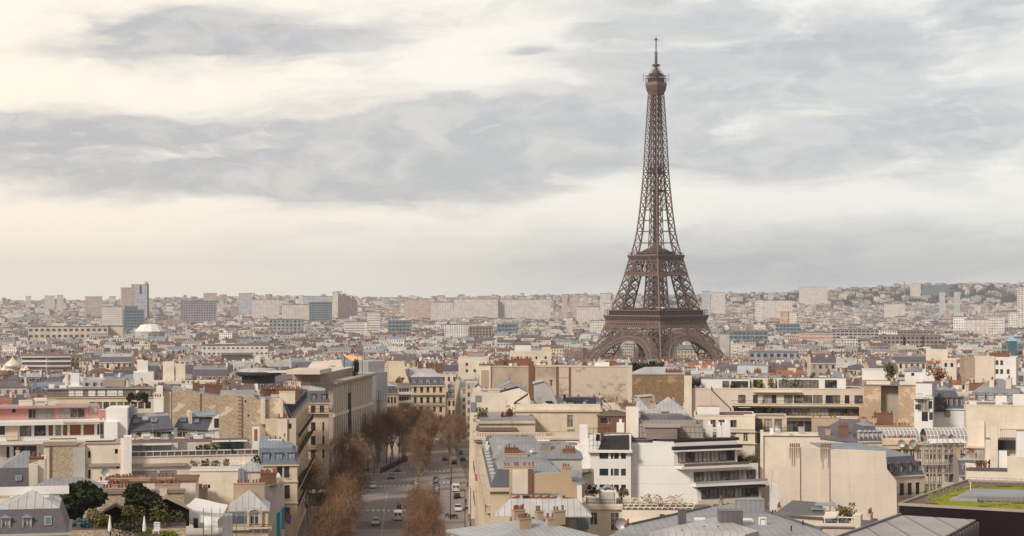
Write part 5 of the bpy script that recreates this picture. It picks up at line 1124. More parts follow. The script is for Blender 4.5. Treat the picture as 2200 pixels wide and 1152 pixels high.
# big grey mansard on right
b=B('grey_mansard_block','large pale zinc roofed block with tall dormers and cream chimney slabs, right edge',2078,2200,868,470,15,-5,'beige')
b.grid('f',7,[b.h-3],1.1,2); b.wall(); b.mansard(3.0,1.1,3.4,'slate_grey','zinc',ndf=6,dw=1.4,dh=2.2,dmat='zinc_pale'); b.chimney(b.w*.42,6,b.h+2.5,1.2,5,3.6,4,'cream_light',pots=True); b.chimney(b.w*.72,6,b.h+2.5,1.4,6,4,5,'cream_light'); b.chimney(3,9,b.h+3,6,.9,2,8,'brick')
b=B('cream_blank_block','broad plain cream walled block below the grey mansard at right edge',2076,2215,872,372,13,0,'yellow')
b.wall_m=M['cream_light']; b.wall(); b.flat('gravel',.3,t=.2); b.clutter(8,b.h,seed=3); b.bx('roof_cabin','white',6,8.2,3,6,b.h,b.h+2,top='tile'); b.bx('roof_cabin','white',9.5,13,3,6,b.h,b.h+2.4,top='gravel'); b.chimney(b.lx(2090),1,b.h,1.5,.7,.9,4,'white')
# --- round corner building (front centre right)
b=B('cream_corner_building','cream stone corner building with curved front, dentil cornice and roof terrace',1108,1290,880,395,14,0,'cream')
W0=b.w
b.wall_m=plaster('golden_cream_stone',(.76,.65,.50),.4,.35)
b.win('f',b.lx(1142),b.lz(921),.8,3.1,'f'); b.win('f',b.lx(1225),b.lz(918),1.3,2.7,'f'); b.win('f',b.lx(1226),b.lz(969),1.3,2.7,'f')
b.wall(); b.cornice(b.h+.02,.4,.5)
b.bx('attic_wall','cream_light',0,b.w,-.02,.3,b.h,b.lz(868)); b.bx('roof','gravel',0,b.w,.3,14,b.h,b.h+.3)
b.bx('window_sill','tan',b.lx(1218),b.lx(1233),-.25,0,b.lz(924),b.lz(921)) 
# lower wing (wider storey) with terrace and dentil cornice
b2=B('cream_corner_terrace','broad lower storeys of the cream corner building with balustraded plant terrace',1020,1260,940,381,15,0,b.wall_m,occ=True)
b2.win('f',b2.lx(1226),b2.lz(970),1.3,2.7,'f')
for px in (1063,1076,1090): b2.win('f',b2.lx(px),b2.lz(958),.7,1.3,'fd')
b2.wall(); b2.bx('roof','gravel',0,b2.w,.3,14,b2.h,b2.h+.2); b2.cornice(b2.h,.7,.45)
mb=MB()
n=90
for i in range(n): x=b2.w*(i+.2)/n; mb.box(x,x+.16,-.55,0,b2.h-.95,b2.h-.5)
part('dentils',mb,M['tan'],b2.o)
b2.bx('balustrade','beige',.1,b2.w-.1,-.35,-.05,b2.h,b2.h+1.15); b2.bx('balustrade_panel','tan',b2.lx(1172),b2.lx(1187),-.38,-.34,b2.h+.35,b2.h+1)
mb=MB()
for i in range(26): x=.5+i*.55; mb.box(x,x+.22,-.39,-.34,b2.h+.2,b2.h+.95)
part('balusters',mb,M['tan'],b2.o)
for x0_,x1_ in ((1042,1075),(1080,1130)): b2.bx('window_awning','pot',b2.lx(x0_),b2.lx(x1_),-1.0,0,b2.lz(947),b2.lz(945.5))
b2.bx('terrace_floor','brown_roof',.2,b2.lx(1108),.2,10,b2.h+1.3,b2.h+1.9)
for i,(px,py,r_,m2,Y) in enumerate(((1033,906,1.3,'leaf_olive',391),(1041,908,1.1,'leaf',391),(1094,905,1.0,'leaf_rust',391),(1080,906,.6,'leaf_rust',390))):
    plant(px,py,Y,r_,3.4 if i in(0,2) else 2,m2,['large olive shrub left on terrace of cream corner building','small dark green shrub next to the large olive shrub','tall rust leaved climber against cream corner building','low rust plant at foot of cream gable'][i],None,None,260,.26,'terrace_plant',i)
for i,(px,m2) in enumerate(((1056,'leaf_olive'),(1075,'leaf_olive'),(1098,'leaf'),(1106,'leaf_dark'),(1118,'leaf'),(1128,'leaf_olive'))):
    plant(px,957,368,.75,2.0,m2,'%s pot plant from the left on the ledge below the dentil cornice'%ORD[i],'pot plants under the dentil cornice','pot',120,.2,'pot_plant',i+9)
# penthouse, chimney and solar panels on its roof
b3=B('grey_gabled_penthouse','pale grey gabled hut on roof of the cream corner building',1147,1188,832,402,9,0,'grey',occ=False)
b3.g=b.g; 
mb=MB(); x0_,x1_,xm=0,b3.w,b3.w*.5
zt=b.h+.3
hh=lambda py: (HY-py)/F*402-b.g
b3.o.location.z=b.g
mb.xprism([(0,zt),(b3.w+1.2,zt),(b3.w-.6,hh(829)),(xm,hh(819)),(0,hh(824))],0,8); part('wall',mb,M['grey'],b3.o)
b3.shed('zinc_pale',[(-.3,-.3,hh(824)+.05),(xm,-.3,hh(819)+.12),(xm,8.3,hh(819)+.12),(-.3,8.3,hh(824)+.05)]); b3.shed('zinc_pale',[(xm,-.3,hh(819)+.12),(b3.w-.5,-.3,hh(829)+.1),(b3.w-.5,8.3,hh(829)+.1),(xm,8.3,hh(819)+.12)])
link('hut_window',win_mesh(.8,1.6,'f'),b3.o,(1.0,-.28,zt+.6)); 
mb=MB(); mb.beam((b3.w-.4,1,hh(829)),(b3.w-.4,1,hh(817)),.3); mb.box(b3.w-.8,b3.w,.6,1.4,hh(819),hh(817.5)); part('flue_pipe',mb,M['dark'],b3.o)
b3.bx('dark_hatch','black_roof',b3.w-1.6,b3.w-.2,-1,-.1,zt,zt+1.2)
mb=MB(); 
for i in range(9): x=b.lx(1212)+i*.78; mb.face([(x,3.2,b.h+.5),(x+.72,3.2,b.h+.5),(x+.72,4.6,b.h+2.4),(x,4.6,b.h+2.4)])
mb.box(b.lx(1212),b.lx(1212)+7.1,4.62,4.7,b.h+.3,b.h+2.4); part('solar_panels',mb,solid('solar_panel',(.03,.035,.06),.2,0,.6,.2,.3),b.o)
b.chimney(b.lx(1213),3,b.h,.5,.5,2.9,1,'black_roof'); b.vent(b.lx(1228),3.4,b.h,1.3,1,1.7,'black_roof'); b.clutter(12,b.h+.3,b.lx(1110),b.lx(1280),1,3,seed=12)
b.shed('black_roof',[(b.lx(1103),1,b.h+1.2),(b.lx(1133),1,b.h+3.2),(b.lx(1133),8,b.h+3.2),(b.lx(1103),8,b.h+1.2)],name='lean_to_roof')
# external stair + low roofs right of it
b4=B('brown_low_annex','low brown roofed annex with outside stair right of the cream corner building',1284,1345,893,392,10,0,'brick'); b4.win('f',b4.lx(1297),b4.lz(909),1.4,1.1,'fd'); b4.win('f',b4.lx(1307),b4.lz(911),1.2,1.0,'f'); b4.wall(); b4.hip(1.2,'brown_roof'); b4.bx('stair_wall','beige',b4.lx(1295),b4.lx(1322),4,7,b4.h-1,b4.lz(867,0,4))
mb=MB()
for k in (0,1.0): mb.beam((b4.lx(1293),2,b4.lz(868+k*0)+k),(b4.lx(1312),2,b4.lz(885)+k),.09)
mb.beam((b4.lx(1293),2,b4.lz(868)),(b4.lx(1293),2,b4.lz(868)+1.1),.09); mb.beam((b4.lx(1312),2,b4.lz(885)),(b4.lx(1312),2,b4.lz(885)+1.1),.09); part('stair_railing',mb,M['dark'],b4.o)
# --- cream gable building at street corner
b=B('cream_gable_building','large blank cream gabled building with blue dormer flashings at the avenue corner',1006,1110,880,408,12,0,'cream_light')
mb=MB(); f=lambda px,py:(b.lx(px),b.lz(py))
mb.xprism([(0,0),(b.w,0),f(1140,862),f(1136,845),f(1115,834),f(1068,846),f(1040,843),f(1028,828),f(1016,838),f(1010,868)],0,10); part('wall',mb,b.wall_m,b.o)
b.shed('zinc_blue',[(b.lx(1066),-.1,b.lz(836)),(b.lx(1096),-.1,b.lz(822)),(b.lx(1096),10,b.lz(822)),(b.lx(1066),10,b.lz(836))]); b.shed('zinc_blue',[(b.lx(1096),-.1,b.lz(822)),(b.lx(1133),-.1,b.lz(840)),(b.lx(1133),10,b.lz(840)),(b.lx(1096),10,b.lz(822))])
b.shed('zinc',[(b.lx(1016),-.1,b.lz(832)),(b.lx(1028),-.1,b.lz(822)),(b.lx(1028),10,b.lz(822)),(b.lx(1016),10,b.lz(832))])
b.bx('ledge','beige',b.lx(1032),b.lx(1075),-.3,0,b.lz(838),b.lz(835)); b.bx('dormer_flashing','zinc_blue',b.lx(1021),b.lx(1033),-.25,0,b.lz(862),b.lz(850)); b.bx('dormer_flashing','zinc_blue',b.lx(1011),b.lx(1022),-.25,0,b.lz(884),b.lz(864))
# corner facade along the avenue under it: ornate, seen edge-on
for (Y0,Y1,pt,lab) in ((382,470,905,'ornate cream avenue front seen edge on below the cream gable'),):
    pass
def avenue_front(name,lab,xr,Y0,Y1,ztop,wall,face,n,fl,depth=12,seed=1,roof='slate'):
    """building whose long facade faces the avenue; xr(Y) gives the facade line"""
    x0,x1=xr(Y0),xr(Y1); L=math.hypot(x1-x0,Y1-Y0); th=math.atan2(Y1-Y0,x1-x0)
    o=B.__new__(B); o.th=0
    # local frame: origin at near end; building front = face toward avenue
    if face=='l':    # building to the right of avenue, facade looks left (-x)
        rot=th-math.pi/2
    else: rot=th-math.pi/2
    o.c,o.s=math.cos(rot),math.sin(rot); o.ax,o.ay=(x0,Y0) if face=='l' else (x0-depth*math.cos(rot),Y0-depth*math.sin(rot))
    o.w=depth; o.d=L; o.g=min(GZ(Y0),GZ(Y1)); o.h=ztop-o.g; o.o=link(name,None,None,(o.ax,o.ay,o.g),rot); tag(o.o,lab,'building')
    o.wall_m=wall; o.open={'f':[],'r':[],'l':[],'b':[]}; OCC.append((o.ax+o.w/2*o.c-L/2*o.s,o.ay+o.w/2*o.s+L/2*o.c,rot,o.w/2,L/2)); return o
RX=lambda Y:-6.8-.036*(Y-378)
a=avenue_front('ornate_avenue_building','ornate cream building lining the right side of the avenue under the cream gable',RX,384,470,WZ(905,384),plaster('pale_stone',(.70,.60,.47),.5,.4),'l',12,6)
fl=[a.h-4.2-3.4*i for i in range(6)]
a.grid('l',24,fl,1.1,2.1); a.wall(); a.cornice(a.h,.5,.5,faces='l')
for z in (fl[0]-.5,fl[2]-.5,fl[4]-.5): a.rail('l',.5,a.d-.5,z,.9,.9)
a.bx('string_course','cream',-.25,0,0,a.d,fl[1]-.6,fl[1]-.35); a.bx('string_course','cream',-.25,0,0,a.d,fl[3]-.6,fl[3]-.35); a.bx('roof','zinc',.2,a.w,.2,a.d,a.h,a.h+.5)
# next building nearer, with ornate stone bays
a=avenue_front('sculpted_bay_building','cream building with sculpted stone bays along the right pavement, nearest at the bottom',lambda Y:RX(Y)+.4,300,378,WZ(1000,340),plaster('pale_stone_b',(.72,.61,.48),.6,.4),'l',12,6)
fl=[a.h-3.6-3.3*i for i in range(6)]
a.grid('l',20,fl,1.1,2.1); a.wall(); a.cornice(a.h,.55,.6,faces='l'); a.mansard(3,1.2,1.2,'slate','zinc',ndl=12,dmat='zinc_pale')
for z in (fl[0]-.5,fl[3]-.5): a.rail('l',.5,a.d-.5,z,.8,.9)
for i in range(9): u=4+i*8.6; a.bx('stone_bay','cream',-.9,0,u,u+2.4,2,a.h-1.5)
zf=WZ(1018,376)-a.g; mb=MB(); mb.beam((-0.2,a.d-3,zf-.6),(-1.6,a.d-3,zf+.2),.08); mb.face([(-.5,a.d-3,zf-.3),(-1.5,a.d-3,zf+.2),(-1.35,a.d-3.2,zf-1.3),(-.6,a.d-2.8,zf-1.5)]); part('pink_flag',mb,solid('pink_cloth',(.55,.06,.20),.8),a.o)
# --- scaffolded zinc roof building
b=B('white_flank_building','white flanked building with scaffold netting over twin pale zinc roof lights',1345,1496,905,352,14,0,'concrete')
b.wall(); 
mb=MB(); mb.box(0,b.lx(1372)-.05,-.6,8,0,b.lz(875)); part('white_flank_wall',mb,M['cream_light'],b.o); b.bx('flank_pilaster','white',b.lx(1359),b.lx(1372),-.9,-.6,0,b.lz(874))
b.chimney(b.lx(1352),3,b.lz(875),2.5,.8,.4,6,'brick')
for pa,pb in ((1376,1424),(1438,1482)):
    xa,xb=b.lx(pa),b.lx(pb); b.shed('zinc_pale',[(xa,4,b.lz(890,0,4)),(xb,4,b.lz(890,0,4)),(xb-.8,7.5,b.lz(879,0,7)),(xa+.3,7.5,b.lz(879,0,7))],.3)
    b.shed('zinc_blue',[(xa,3.4,b.lz(894,0,3)),(xb,3.4,b.lz(894,0,3)),(xb,4,b.lz(890,0,4)),(xa,4,b.lz(890,0,4))],.3,'zinc_gutter')
b.shed('zinc_dark',[(b.lx(1374),-1,b.lz(930)),(b.w,-1,b.lz(930)),(b.w-3,4,b.lz(888,0,4)),(b.lx(1376),4,b.lz(888,0,4))]); b.shed('zinc_dark',[(b.w-.1,-1,b.lz(930)),(b.w+2.5,-1,b.lz(938)),(b.w-1,4,b.lz(895,0,4)),(b.w-3,4,b.lz(888,0,4))])
for x in (b.lx(1385),b.lx(1402),b.lx(1448),b.lx(1466)): b.skylight(x,1.4,b.lz(910,0,1.4)+.15,.9,1.2,.8)
mb=MB()
for i in range(16):
    x=b.lx(1378)+i*.85; mb.beam((x,-1.6,b.h-3),(x,-1.2,b.lz(900)),.05)
for k in range(5): z=b.h-3+k*1.1; mb.beam((b.lx(1374),-1.5,z),(b.lx(1515),-1.5,z),.05)
part('scaffold',mb,M['metal'],b.o)
mb=MB(); mb.face([(b.lx(1374),-1.3,b.h-5),(b.lx(1515),-1.3,b.h-5),(b.lx(1505),-1.3,b.h-.4),(b.lx(1374),-1.3,b.h-.4)]); part('grey_netting',mb,M['concrete'],b.o)
# small penthouse and cream building to its right
b=B('cream_flat_block','cream flat topped block with three paned windows right of the scaffolded roof',1492,1622,894,362,13,0,'cream_light')
for px in (1504,1531,1551,1576): b.win('f',b.lx(px),b.lz(918),1.3,1.5,'wide')
for px in (1576,1602): b.win('f',b.lx(px),b.lz(948),.9,1.8,'f')
b.wall(); b.flat('brown_roof',.2); b.rail('f',0,b.w,b.lz(924),.3,.15,slabt=.4,slab='cream'); b.bx('roof_cabin','white',b.lx(1498),b.lx(1546),3,7,b.h,b.lz(874,0,3),top='tile'); b.bx('parapet_wall','white',b.lx(1598),b.w,-.02,.3,b.h,b.lz(895)+.5); b.bx('cornice','cream',-.2,b.w+.3,-.4,0,b.lz(953),b.lz(951))
b=B('glazed_dark_block','cream block with dark bay windows standing right of the cream flat topped block',1622,1690,898,372,10,0,'cream')
for px in (1630,1650,1672): b.win('f',b.lx(px),b.lz(926),1.5,2.5,'widedark')
b.win('f',b.lx(1634),b.lz(952),1.4,2.2,'fd'); b.wall(); b.flat('gravel',.3); b.rail('f',0,b.w,b.lz(927),.8,.9)
# hut and blue roofs in front of rubble wall
b=B('brown_lift_hut','brown walled hut with pale roof in front of the rubble wall',1372,1402,853,430,5,10,'concrete'); b.wall(); b.shed('zinc_pale',[(-.3,-.3,b.h+.1),(b.w+.3,-.3,b.h+.4),(b.w+.3,5.3,b.h+.4),(-.3,5.3,b.h+.1)])
b=B('pale_blue_roof_house','low house with pale blue hipped zinc roof before the rubble wall',1358,1470,883,415,11,0,'tan'); b.wall(); b.hip(3.0,'zinc_pale',x0=-1,x1=b.w*.32); b.hip(3.0,'zinc_pale',x0=b.w*.4,x1=b.w); b.chimney(b.w*.36,3,b.h,1.5,.7,1.5,3)
# --- big white stepped terrace building
WH=plaster('clean_white_wall',(.90,.89,.87),.06,0,.05)
Y0=345
b=B('white_stepped_building','big white stepped building with long ribbon window terraces on its right flank',1357,1498,1040,Y0,26,0,WH)
# plan rotated: right flank runs back to the right
ang=R(-33)   # flank direction from the view axis
def LX(px): return b.lx(px)
def LZ(py): return b.lz(py)
x3=LX(1498); x2=LX(1482); x1_=LX(1448)
fd=Vector((math.sin(R(62)),math.cos(R(62))))   # flank heads right and away
L=LX(1632); 
def flank_poly(xe,lenf,back=10):
    return [(0,0),(xe,0),(xe+fd.x*lenf,fd.y*lenf),(xe+fd.x*lenf-3,fd.y*lenf+back),(0,fd.y*lenf*.55+back)]
lv=[(x3,13.4,0,LZ(1039)),(x2,13.8,LZ(1039),LZ(1000)),(x1_,13.2,LZ(1000),LZ(951))]
lens=[14.2,15.2,14.0]
mb=MB()
for (xe,_,z0,z1),ln in zip(lv,lens): mb.prism(flank_poly(xe,ln),z0,z1-.02,0,1)
part('wall',mb,[WH,M['gravel']],b.o)
mb=MB(); mb.box(LX(1403),LX(1448)-.02,.0,.35,LZ(951),LZ(949)); mb.box(LX(1403),x1_,.36,5,LZ(951),LZ(950.5)); part('parapet',mb,WH,b.o)
# ribbon windows on flank (each storey), terraces in front
def ribbon(xe,ln,z0,z1,out,style='widedark',n=7,start=.8):
    for i in range(n):
        t0=start+(ln-start-.6)*(i+.5)/n; w_=(ln-start-.6)/n-.12
        o=link('ribbon_window',win_mesh(w_,z1-z0,style),b.o,(xe+fd.x*t0+fd.y*out,fd.y*t0-fd.x*out,z0)); o.rotation_euler=(0,0,math.atan2(fd.y,fd.x))
ribbon(x1_,14.0,LZ(994),LZ(972),.3); ribbon(x2,15.2,LZ(1036),LZ(1014),.3)
ribbon(x3,14.2,LZ(1072),LZ(1052),.3); ribbon(x3,14.2,LZ(1103),LZ(1086),.3); ribbon(x3,14.2,LZ(1132),LZ(1116),.3)
def strip(name,xe,ln,z0,z1,o0,o1,mat,s0=0):
    P=[(xe+fd.x*s0+fd.y*o0,fd.y*s0-fd.x*o0),(xe+fd.x*s0+fd.y*o1,fd.y*s0-fd.x*o1),(xe+fd.x*ln+fd.y*o1,fd.y*ln-fd.x*o1),(xe+fd.x*ln+fd.y*o0,fd.y*ln-fd.x*o0)]
    mb=MB(); mb.prism(P,z0,z1); part(name,mb,M[mat] if isinstance(mat,str) else mat,b.o)
strip('terrace_slab',x1_,15.5,LZ(1006),LZ(1001),.0,2.6,WH,.3); strip('terrace_rail',x1_,15.3,LZ(1001),LZ(995),2.3,2.4,'brown_roof',1)
strip('terrace_slab',x2,16.6,LZ(1044),LZ(1039),.0,1.9,WH,.3); strip('terrace_rail',x2,16.3,LZ(1039),LZ(1033),1.6,1.7,'metal',.4)
strip('sun_canopy',x3,14.6,LZ(1051),LZ(1046.5),.0,1.2,'black_roof',.2)
strip('terrace_edge',x3,14.2,LZ(1084),LZ(1074),.02,.32,M['beige']); strip('terrace_edge',x3,14.2,LZ(1114),LZ(1105),.02,.32,M['beige'])
strip('roof_edge',x1_,14.6,LZ(966),LZ(959),.0,1.0,'black_roof',-.5); strip('roof_slab',x1_,14.3,LZ(970),LZ(966.5),.0,1.1,WH,-.3)
mb=MB()
for i in range(14):
    t0=1+i*1.0; p=(x1_+fd.x*t0+fd.y*2.2,fd.y*t0-fd.x*2.2); mb.beam((p[0],p[1],LZ(1001)),(p[0],p[1],LZ(986)),.05)
part('terrace_posts',mb,M['dark'],b.o)
# dark roof membrane + cabins
mb=MB(); mb.prism([(x1_+.1,.6),(x1_+fd.x*14.5,fd.y*14.5+.6),(x1_+fd.x*12,fd.y*14+9),(1,13),(-6,12),(-5,4),(3,5)],LZ(951)+.02,LZ(951)+.5); part('roof',mb,M['black_roof'],b.o)
for px,py,w_,h_ in ((1333,923,1.5,1.3),(1360,922,1.1,1.2),(1375,923,1.4,1.0),(1453,920,1.5,.8),(1524,940,1.3,1.1),(1545,940,1.0,.8),(1560,943,1.6,1.4)):
    yy=8; x=b.lx(px,yy); mb=MB(); mb.box(x-w_/2,x+w_/2,yy,yy+1.2,LZ(951)+.5,LZ(951)+1.9+h_); mb.box(x-.25,x+.25,yy+.3,yy+.9,LZ(951)+1.9+h_,LZ(951)+2.6+h_); part('roof_vent',mb,M['white'],b.o)
mb=MB(); mb.box(b.lx(1388,3),b.lx(1455,3),3,6,LZ(951)+.5,LZ(951)+2.7,0); mb.box(b.lx(1382,3),b.lx(1462,3),2.7,6.3,LZ(951)+2.7,LZ(951)+2.95,1); part('plant_room',mb,[M['concrete_dark'],M['metal']],b.o)
b.rail('f',LX(1360),LX(1402),LZ(957)+.3,-1,.8,'metal',slab=None)
mb=MB(); mb.box(LX(1358),LX(1401),.5,4,LZ(957),LZ(951)); part('roof_recess',mb,M['black_roof'],b.o)
# corner planting
for i,(px,py,r_,t_) in enumerate(((1606,1005,1.7,14),(1594,1003,1.2,12.5),(1618,1003,1.2,15))):
    plant(px,py+1,Y0+7.2,r_,2.6,['leaf','leaf_dark','leaf_olive'][i],['large green bush on corner of the white stepped terrace','dark bush left of large terrace corner bush','olive bush at far end of the white stepped terrace'][i],None,None,260,.25,'terrace_bush',i+60)
# left block with 3x3 windows and black roof
c=B('white_window_block','white block with nine square dark windows and steep black roof, left of stepped building',1268,1356,972,Y0-1.5,12,0,'white')
c.ax0=0
for py in (986,1022,1056):
    for px,hw in ((1290.5,2.6),(1300,7),(1315,2.6),(1324.5,5.2),(1339.5,5.2)):
        c.win('f',c.lx(px),c.lz(py),2*hw/F*343,c.lz(py-15)-c.lz(py),'fd')
c.wall(); c.bx('roof_slab','white',-.6,c.w+.2,-.8,1,c.h,c.h+.5); c.shed('black_roof',[(c.lx(1285),-.3,c.h+.55),(c.w,-.3,c.h+.55),(c.w,4.5,c.lz(934,0,4.5)),(c.lx(1297,4.5),4.5,c.lz(936,0,4.5))])
c.bx('upper_wall','white',c.lx(1298,4.5),c.w,4.5,9,c.h,c.lz(933,0,4.5),top='gravel'); c.bx('side_fin','white',c.w-.3,c.w,-.3,4.5,c.h+.5,c.lz(934,0,2)); c.bx('stair_block','white',-.2,c.lx(1290),1.5,6,c.h+.5,c.lz(935,0,1.5)); link('window',win_mesh(.7,1.2,'hole'),c.o,(c.lx(1289,1.5)-.4,1.25,c.lz(947,0,1.5)))
mb=MB()
for i in range(6):
    x=c.lx(1266)+i*.75
    mb.beam((x,.5,c.h+.5),(x,.5,c.lz(918)),.06)
for k in range(4): mb.beam((c.lx(1266),.5,c.h+1.2+k*1.1),(c.lx(1266)+3.75,.5,c.h+1.2+k*1.1),.06)
part('scaffold',mb,M['dark'],c.o)
d=B('white_slim_tower','slim white wall slab left of the scaffold on the window block',1245,1262,918,346,8,0,'white'); d.wall(); d.bx('lower_block','white',d.w,d.w+1.6,-1,3,0,d.lz(941))
# --- foreground: curved cream pavilion, dormer house, white box house
b=B('curved_cream_pavilion','rounded cream building with tall arched windows and planters on top',1255,1352,1087,300,12,0,'cream_light')
for px,w_,pb in ((1275.5,1.2,1128),(1321,1.4,1140)): b.win('f',b.lx(px),b.lz(pb),w_,b.lz(1101)-b.lz(pb),'arch')
b.wall(); b.cornice(b.h+.05,.45,.6); b.flat('gravel',.35); b.rail('f',.4,b.w-.4,b.h+.35,.1,.7,slab=None)
b.bx('attic_house','white',b.lx(1286,1.5),b.lx(1324,1.5),1.5,5,b.h,b.lz(1052,0,1.5),top='zinc'); b.bx('attic_front','grey',b.lx(1290,1.4),b.lx(1320,1.4),1.35,1.49,b.h+.1,b.lz(1057,0,1.5)); b.bx('planter','cream_light',b.lx(1264),b.lx(1288),.4,1.4,b.h+.1,b.h+1.1); b.bx('planter','cream_light',b.lx(1338),b.lx(1352),.4,1.4,b.h+.1,b.h+1.3)
b.shed('zinc',[(b.lx(1296),1.2,b.lz(1051)),(b.lx(1306),1.2,b.lz(1046)),(b.lx(1306),4.8,b.lz(1046)),(b.lx(1296),4.8,b.lz(1051))],name='porch_roof'); b.shed('zinc',[(b.lx(1306),1.2,b.lz(1046)),(b.lx(1317),1.2,b.lz(1051)),(b.lx(1317),4.8,b.lz(1051)),(b.lx(1306),4.8,b.lz(1046))],name='porch_roof')
for i,(px,m2) in enumerate(((1270,'leaf_dark'),(1281,'leaf'),(1334,'leaf'),(1342,'leaf_olive'))):
    plant(px,1069,301,.8,1.7,m2,['dark shrub in left planter above the arched windows','green shrub beside the dark one in left planter above arched windows','green shrub in right planter above the arched windows','olive shrub at far right of planter above the arched windows'][i],None,None,150,.2,'planter_shrub',i+80)
b=B('white_box_house','white box house with broken timber roof frame in front of the big white wall',1336,1495,1096,285,9,0,'cream_light')
for px in (1423,1438,1452,1469,1485): b.win('f',b.lx(px),b.lz(1122 if px<1480 else 1114),.85,1.3,'hole')
b.wall(); b.bx('roof','brown_roof',.1,b.w-.1,.1,9,b.h,b.h+.12)
mb=MB(); r=random.Random(3)
for i in range(12): x=.6+i*.95; mb.beam((x,.2,b.h+.15),(x+1.2,6,b.h+1.2),.14)
for k in range(4): mb.beam((.3,1+k*1.6,b.h+.35+k*.3),(b.w-.3,1+k*1.6,b.h+.35+k*.3),.14)
part('roof_frame',mb,M['cream_light'],b.o)
mb=MB()
for i in range(60): 
    p=Vector((r.uniform(3,b.w-2),r.uniform(1,7),b.h+r.uniform(.3,1.7))); q3=p+Vector((r.uniform(-1.2,1.2),r.uniform(-1,1),r.uniform(-.2,.7))); mb.beam(p,q3,r.uniform(.05,.16))
part('roof_debris',mb,M['tan'],b.o)['kind']='stuff'
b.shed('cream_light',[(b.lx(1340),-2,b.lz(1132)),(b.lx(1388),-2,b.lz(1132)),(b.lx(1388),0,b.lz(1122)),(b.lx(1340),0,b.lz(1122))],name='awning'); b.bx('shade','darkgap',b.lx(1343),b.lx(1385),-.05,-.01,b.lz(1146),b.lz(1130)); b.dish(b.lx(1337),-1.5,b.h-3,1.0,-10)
# --- zinc roofs and chimneys between avenue and white block
b=B('tan_party_wall_house','house with broad tan party wall and tall flues, zinc roofs behind it',1094,1250,1014,292,10,0,'tan')
b.wall_m=plaster('warm_tan_render',(.52,.39,.27),.2,0,.1)
mb=MB(); f=lambda px,py:(b.lx(px),b.lz(py)); mb.xprism([(0,0),(b.w,0),f(1246,1043),f(1229,1037),f(1226,1009),f(1206,1008),f(1204,1016),f(1145,1017),f(1140,1008),f(1094,1008)],0,1.2); part('wall',mb,b.wall_m,b.o)
b.bx('plaster_flue','cream_light',b.lx(1101),b.lx(1134),-.3,0,b.h-8,b.lz(1009)); b.bx('brick_flue','brick',b.lx(1134),b.lx(1144),-.35,0.3,b.h-8,b.lz(1008)); b.bx('white_quoin','white',b.lx(1240),b.w,-.1,0,0,b.lz(1043)); 
b.chimney(b.lx(1115),.6,b.lz(1009),5,1,.4,10,'tan'); b.chimney(b.lx(1218),.6,b.lz(1008),1.6,1,.2,4,'tan')
b.shed('zinc_dark',[(b.lx(1094),-6,b.lz(1088,0,-6)),(b.lx(1235,-6),-6,b.lz(1088,0,-6)),(b.lx(1232),0,b.lz(1070)),(b.lx(1180),0,b.lz(1060)),(b.lx(1098),0,b.lz(1059))]); b.shed('zinc_blue',[(b.lx(1145),1.3,b.lz(1018)),(b.lx(1204),1.3,b.lz(1018)),(b.lx(1190,6),6,b.lz(1000,0,6)),(b.lx(1150,6),6,b.lz(1000,0,6))])
b.shed('zinc',[(b.lx(1228),1.3,b.lz(1032)),(b.lx(1258),1.3,b.lz(1042)),(b.lx(1245,8),8,b.lz(1010,0,8)),(b.lx(1225,8),8,b.lz(1010,0,8))])
b2_=B('zinc_clutter_house','low zinc roofed house crowded with brick chimneys beside the cream corner building',1060,1250,985,318,12,0,'grey'); b2_.wall(); b2_.hip(2.6,'zinc',k=.5)
b2_.chimney(b2_.lx(1099),2,b2_.h,2.3,.9,1.6,5,'brick'); b2_.chimney(b2_.lx(1222),2,b2_.h,2.2,.9,1.4,5,'brick'); b2_.chimney(b2_.lx(1108),.6,b2_.h-.5,4.2,.8,1.2,9,'tan'); b2_.vent(b2_.lx(1173),3,b2_.h+.8,1.8,1,1.6,'concrete_dark'); b2_.clutter(10,b2_.h+1,seed=21); b2_.dish(b2_.lx(1142),1,b2_.h+.5,.5)
w_=B('white_parapet_terrace','low white walled terrace behind the zinc clutter with white cupboards',1044,1245,960,352,10,0,'white'); w_.wall(); w_.flat('gravel',.3); w_.bx('cupboard','white',w_.lx(1154),w_.lx(1181),1,2.4,w_.h+.3,w_.lz(946,0,1)); w_.bx('lean_wall','cream_light',w_.lx(1181),w_.lx(1222),2,2.4,w_.h,w_.lz(953,0,2))
# near hipped zinc roof with stacks
b=B('grey_hip_roof_house','foreground house with pale conical zinc roof, round dormers and brick chimney stacks',1056,1284,1166,226,13,26,'grey')
b.wall(); 
z=b.h; ap=(b.lx(1143,6),6,b.lz(1114,b.lx(1143,6),6))
mb=MB(); base_=[(-.3,-.3),(b.w*.5,-1.4),(b.w+.3,-.3),(b.w+.3,14),(-.3,14)]
for i in range(5): p,q2=base_[i],base_[(i+1)%5]; mb.face([(p[0],p[1],z),(q2[0],q2[1],z),ap])
mb.prism(base_,z-.3,z,0,0,True); part('roof',mb,zinc('fan_zinc',(.46,.48,.51),.8,.2),b.o)
for px,py,yy,w1,n in ((1126,1112,3.2,1.7,5),(1182,1112,3.6,1.1,3)): x=b.lx(px,yy); b.chimney(x,yy,z-.2,w1,.8,b.lz(py,x,yy)-z,n,'tan')
for px,py,w1,n in ((1158,1100,1.0,3),(1114,1097,1.6,5),(1200,1099,1.7,4)): x=b.lx(px,12.5); b.chimney(x,12.5,z,w1,.8,b.lz(py,x,12.5)-z,n,'tan')
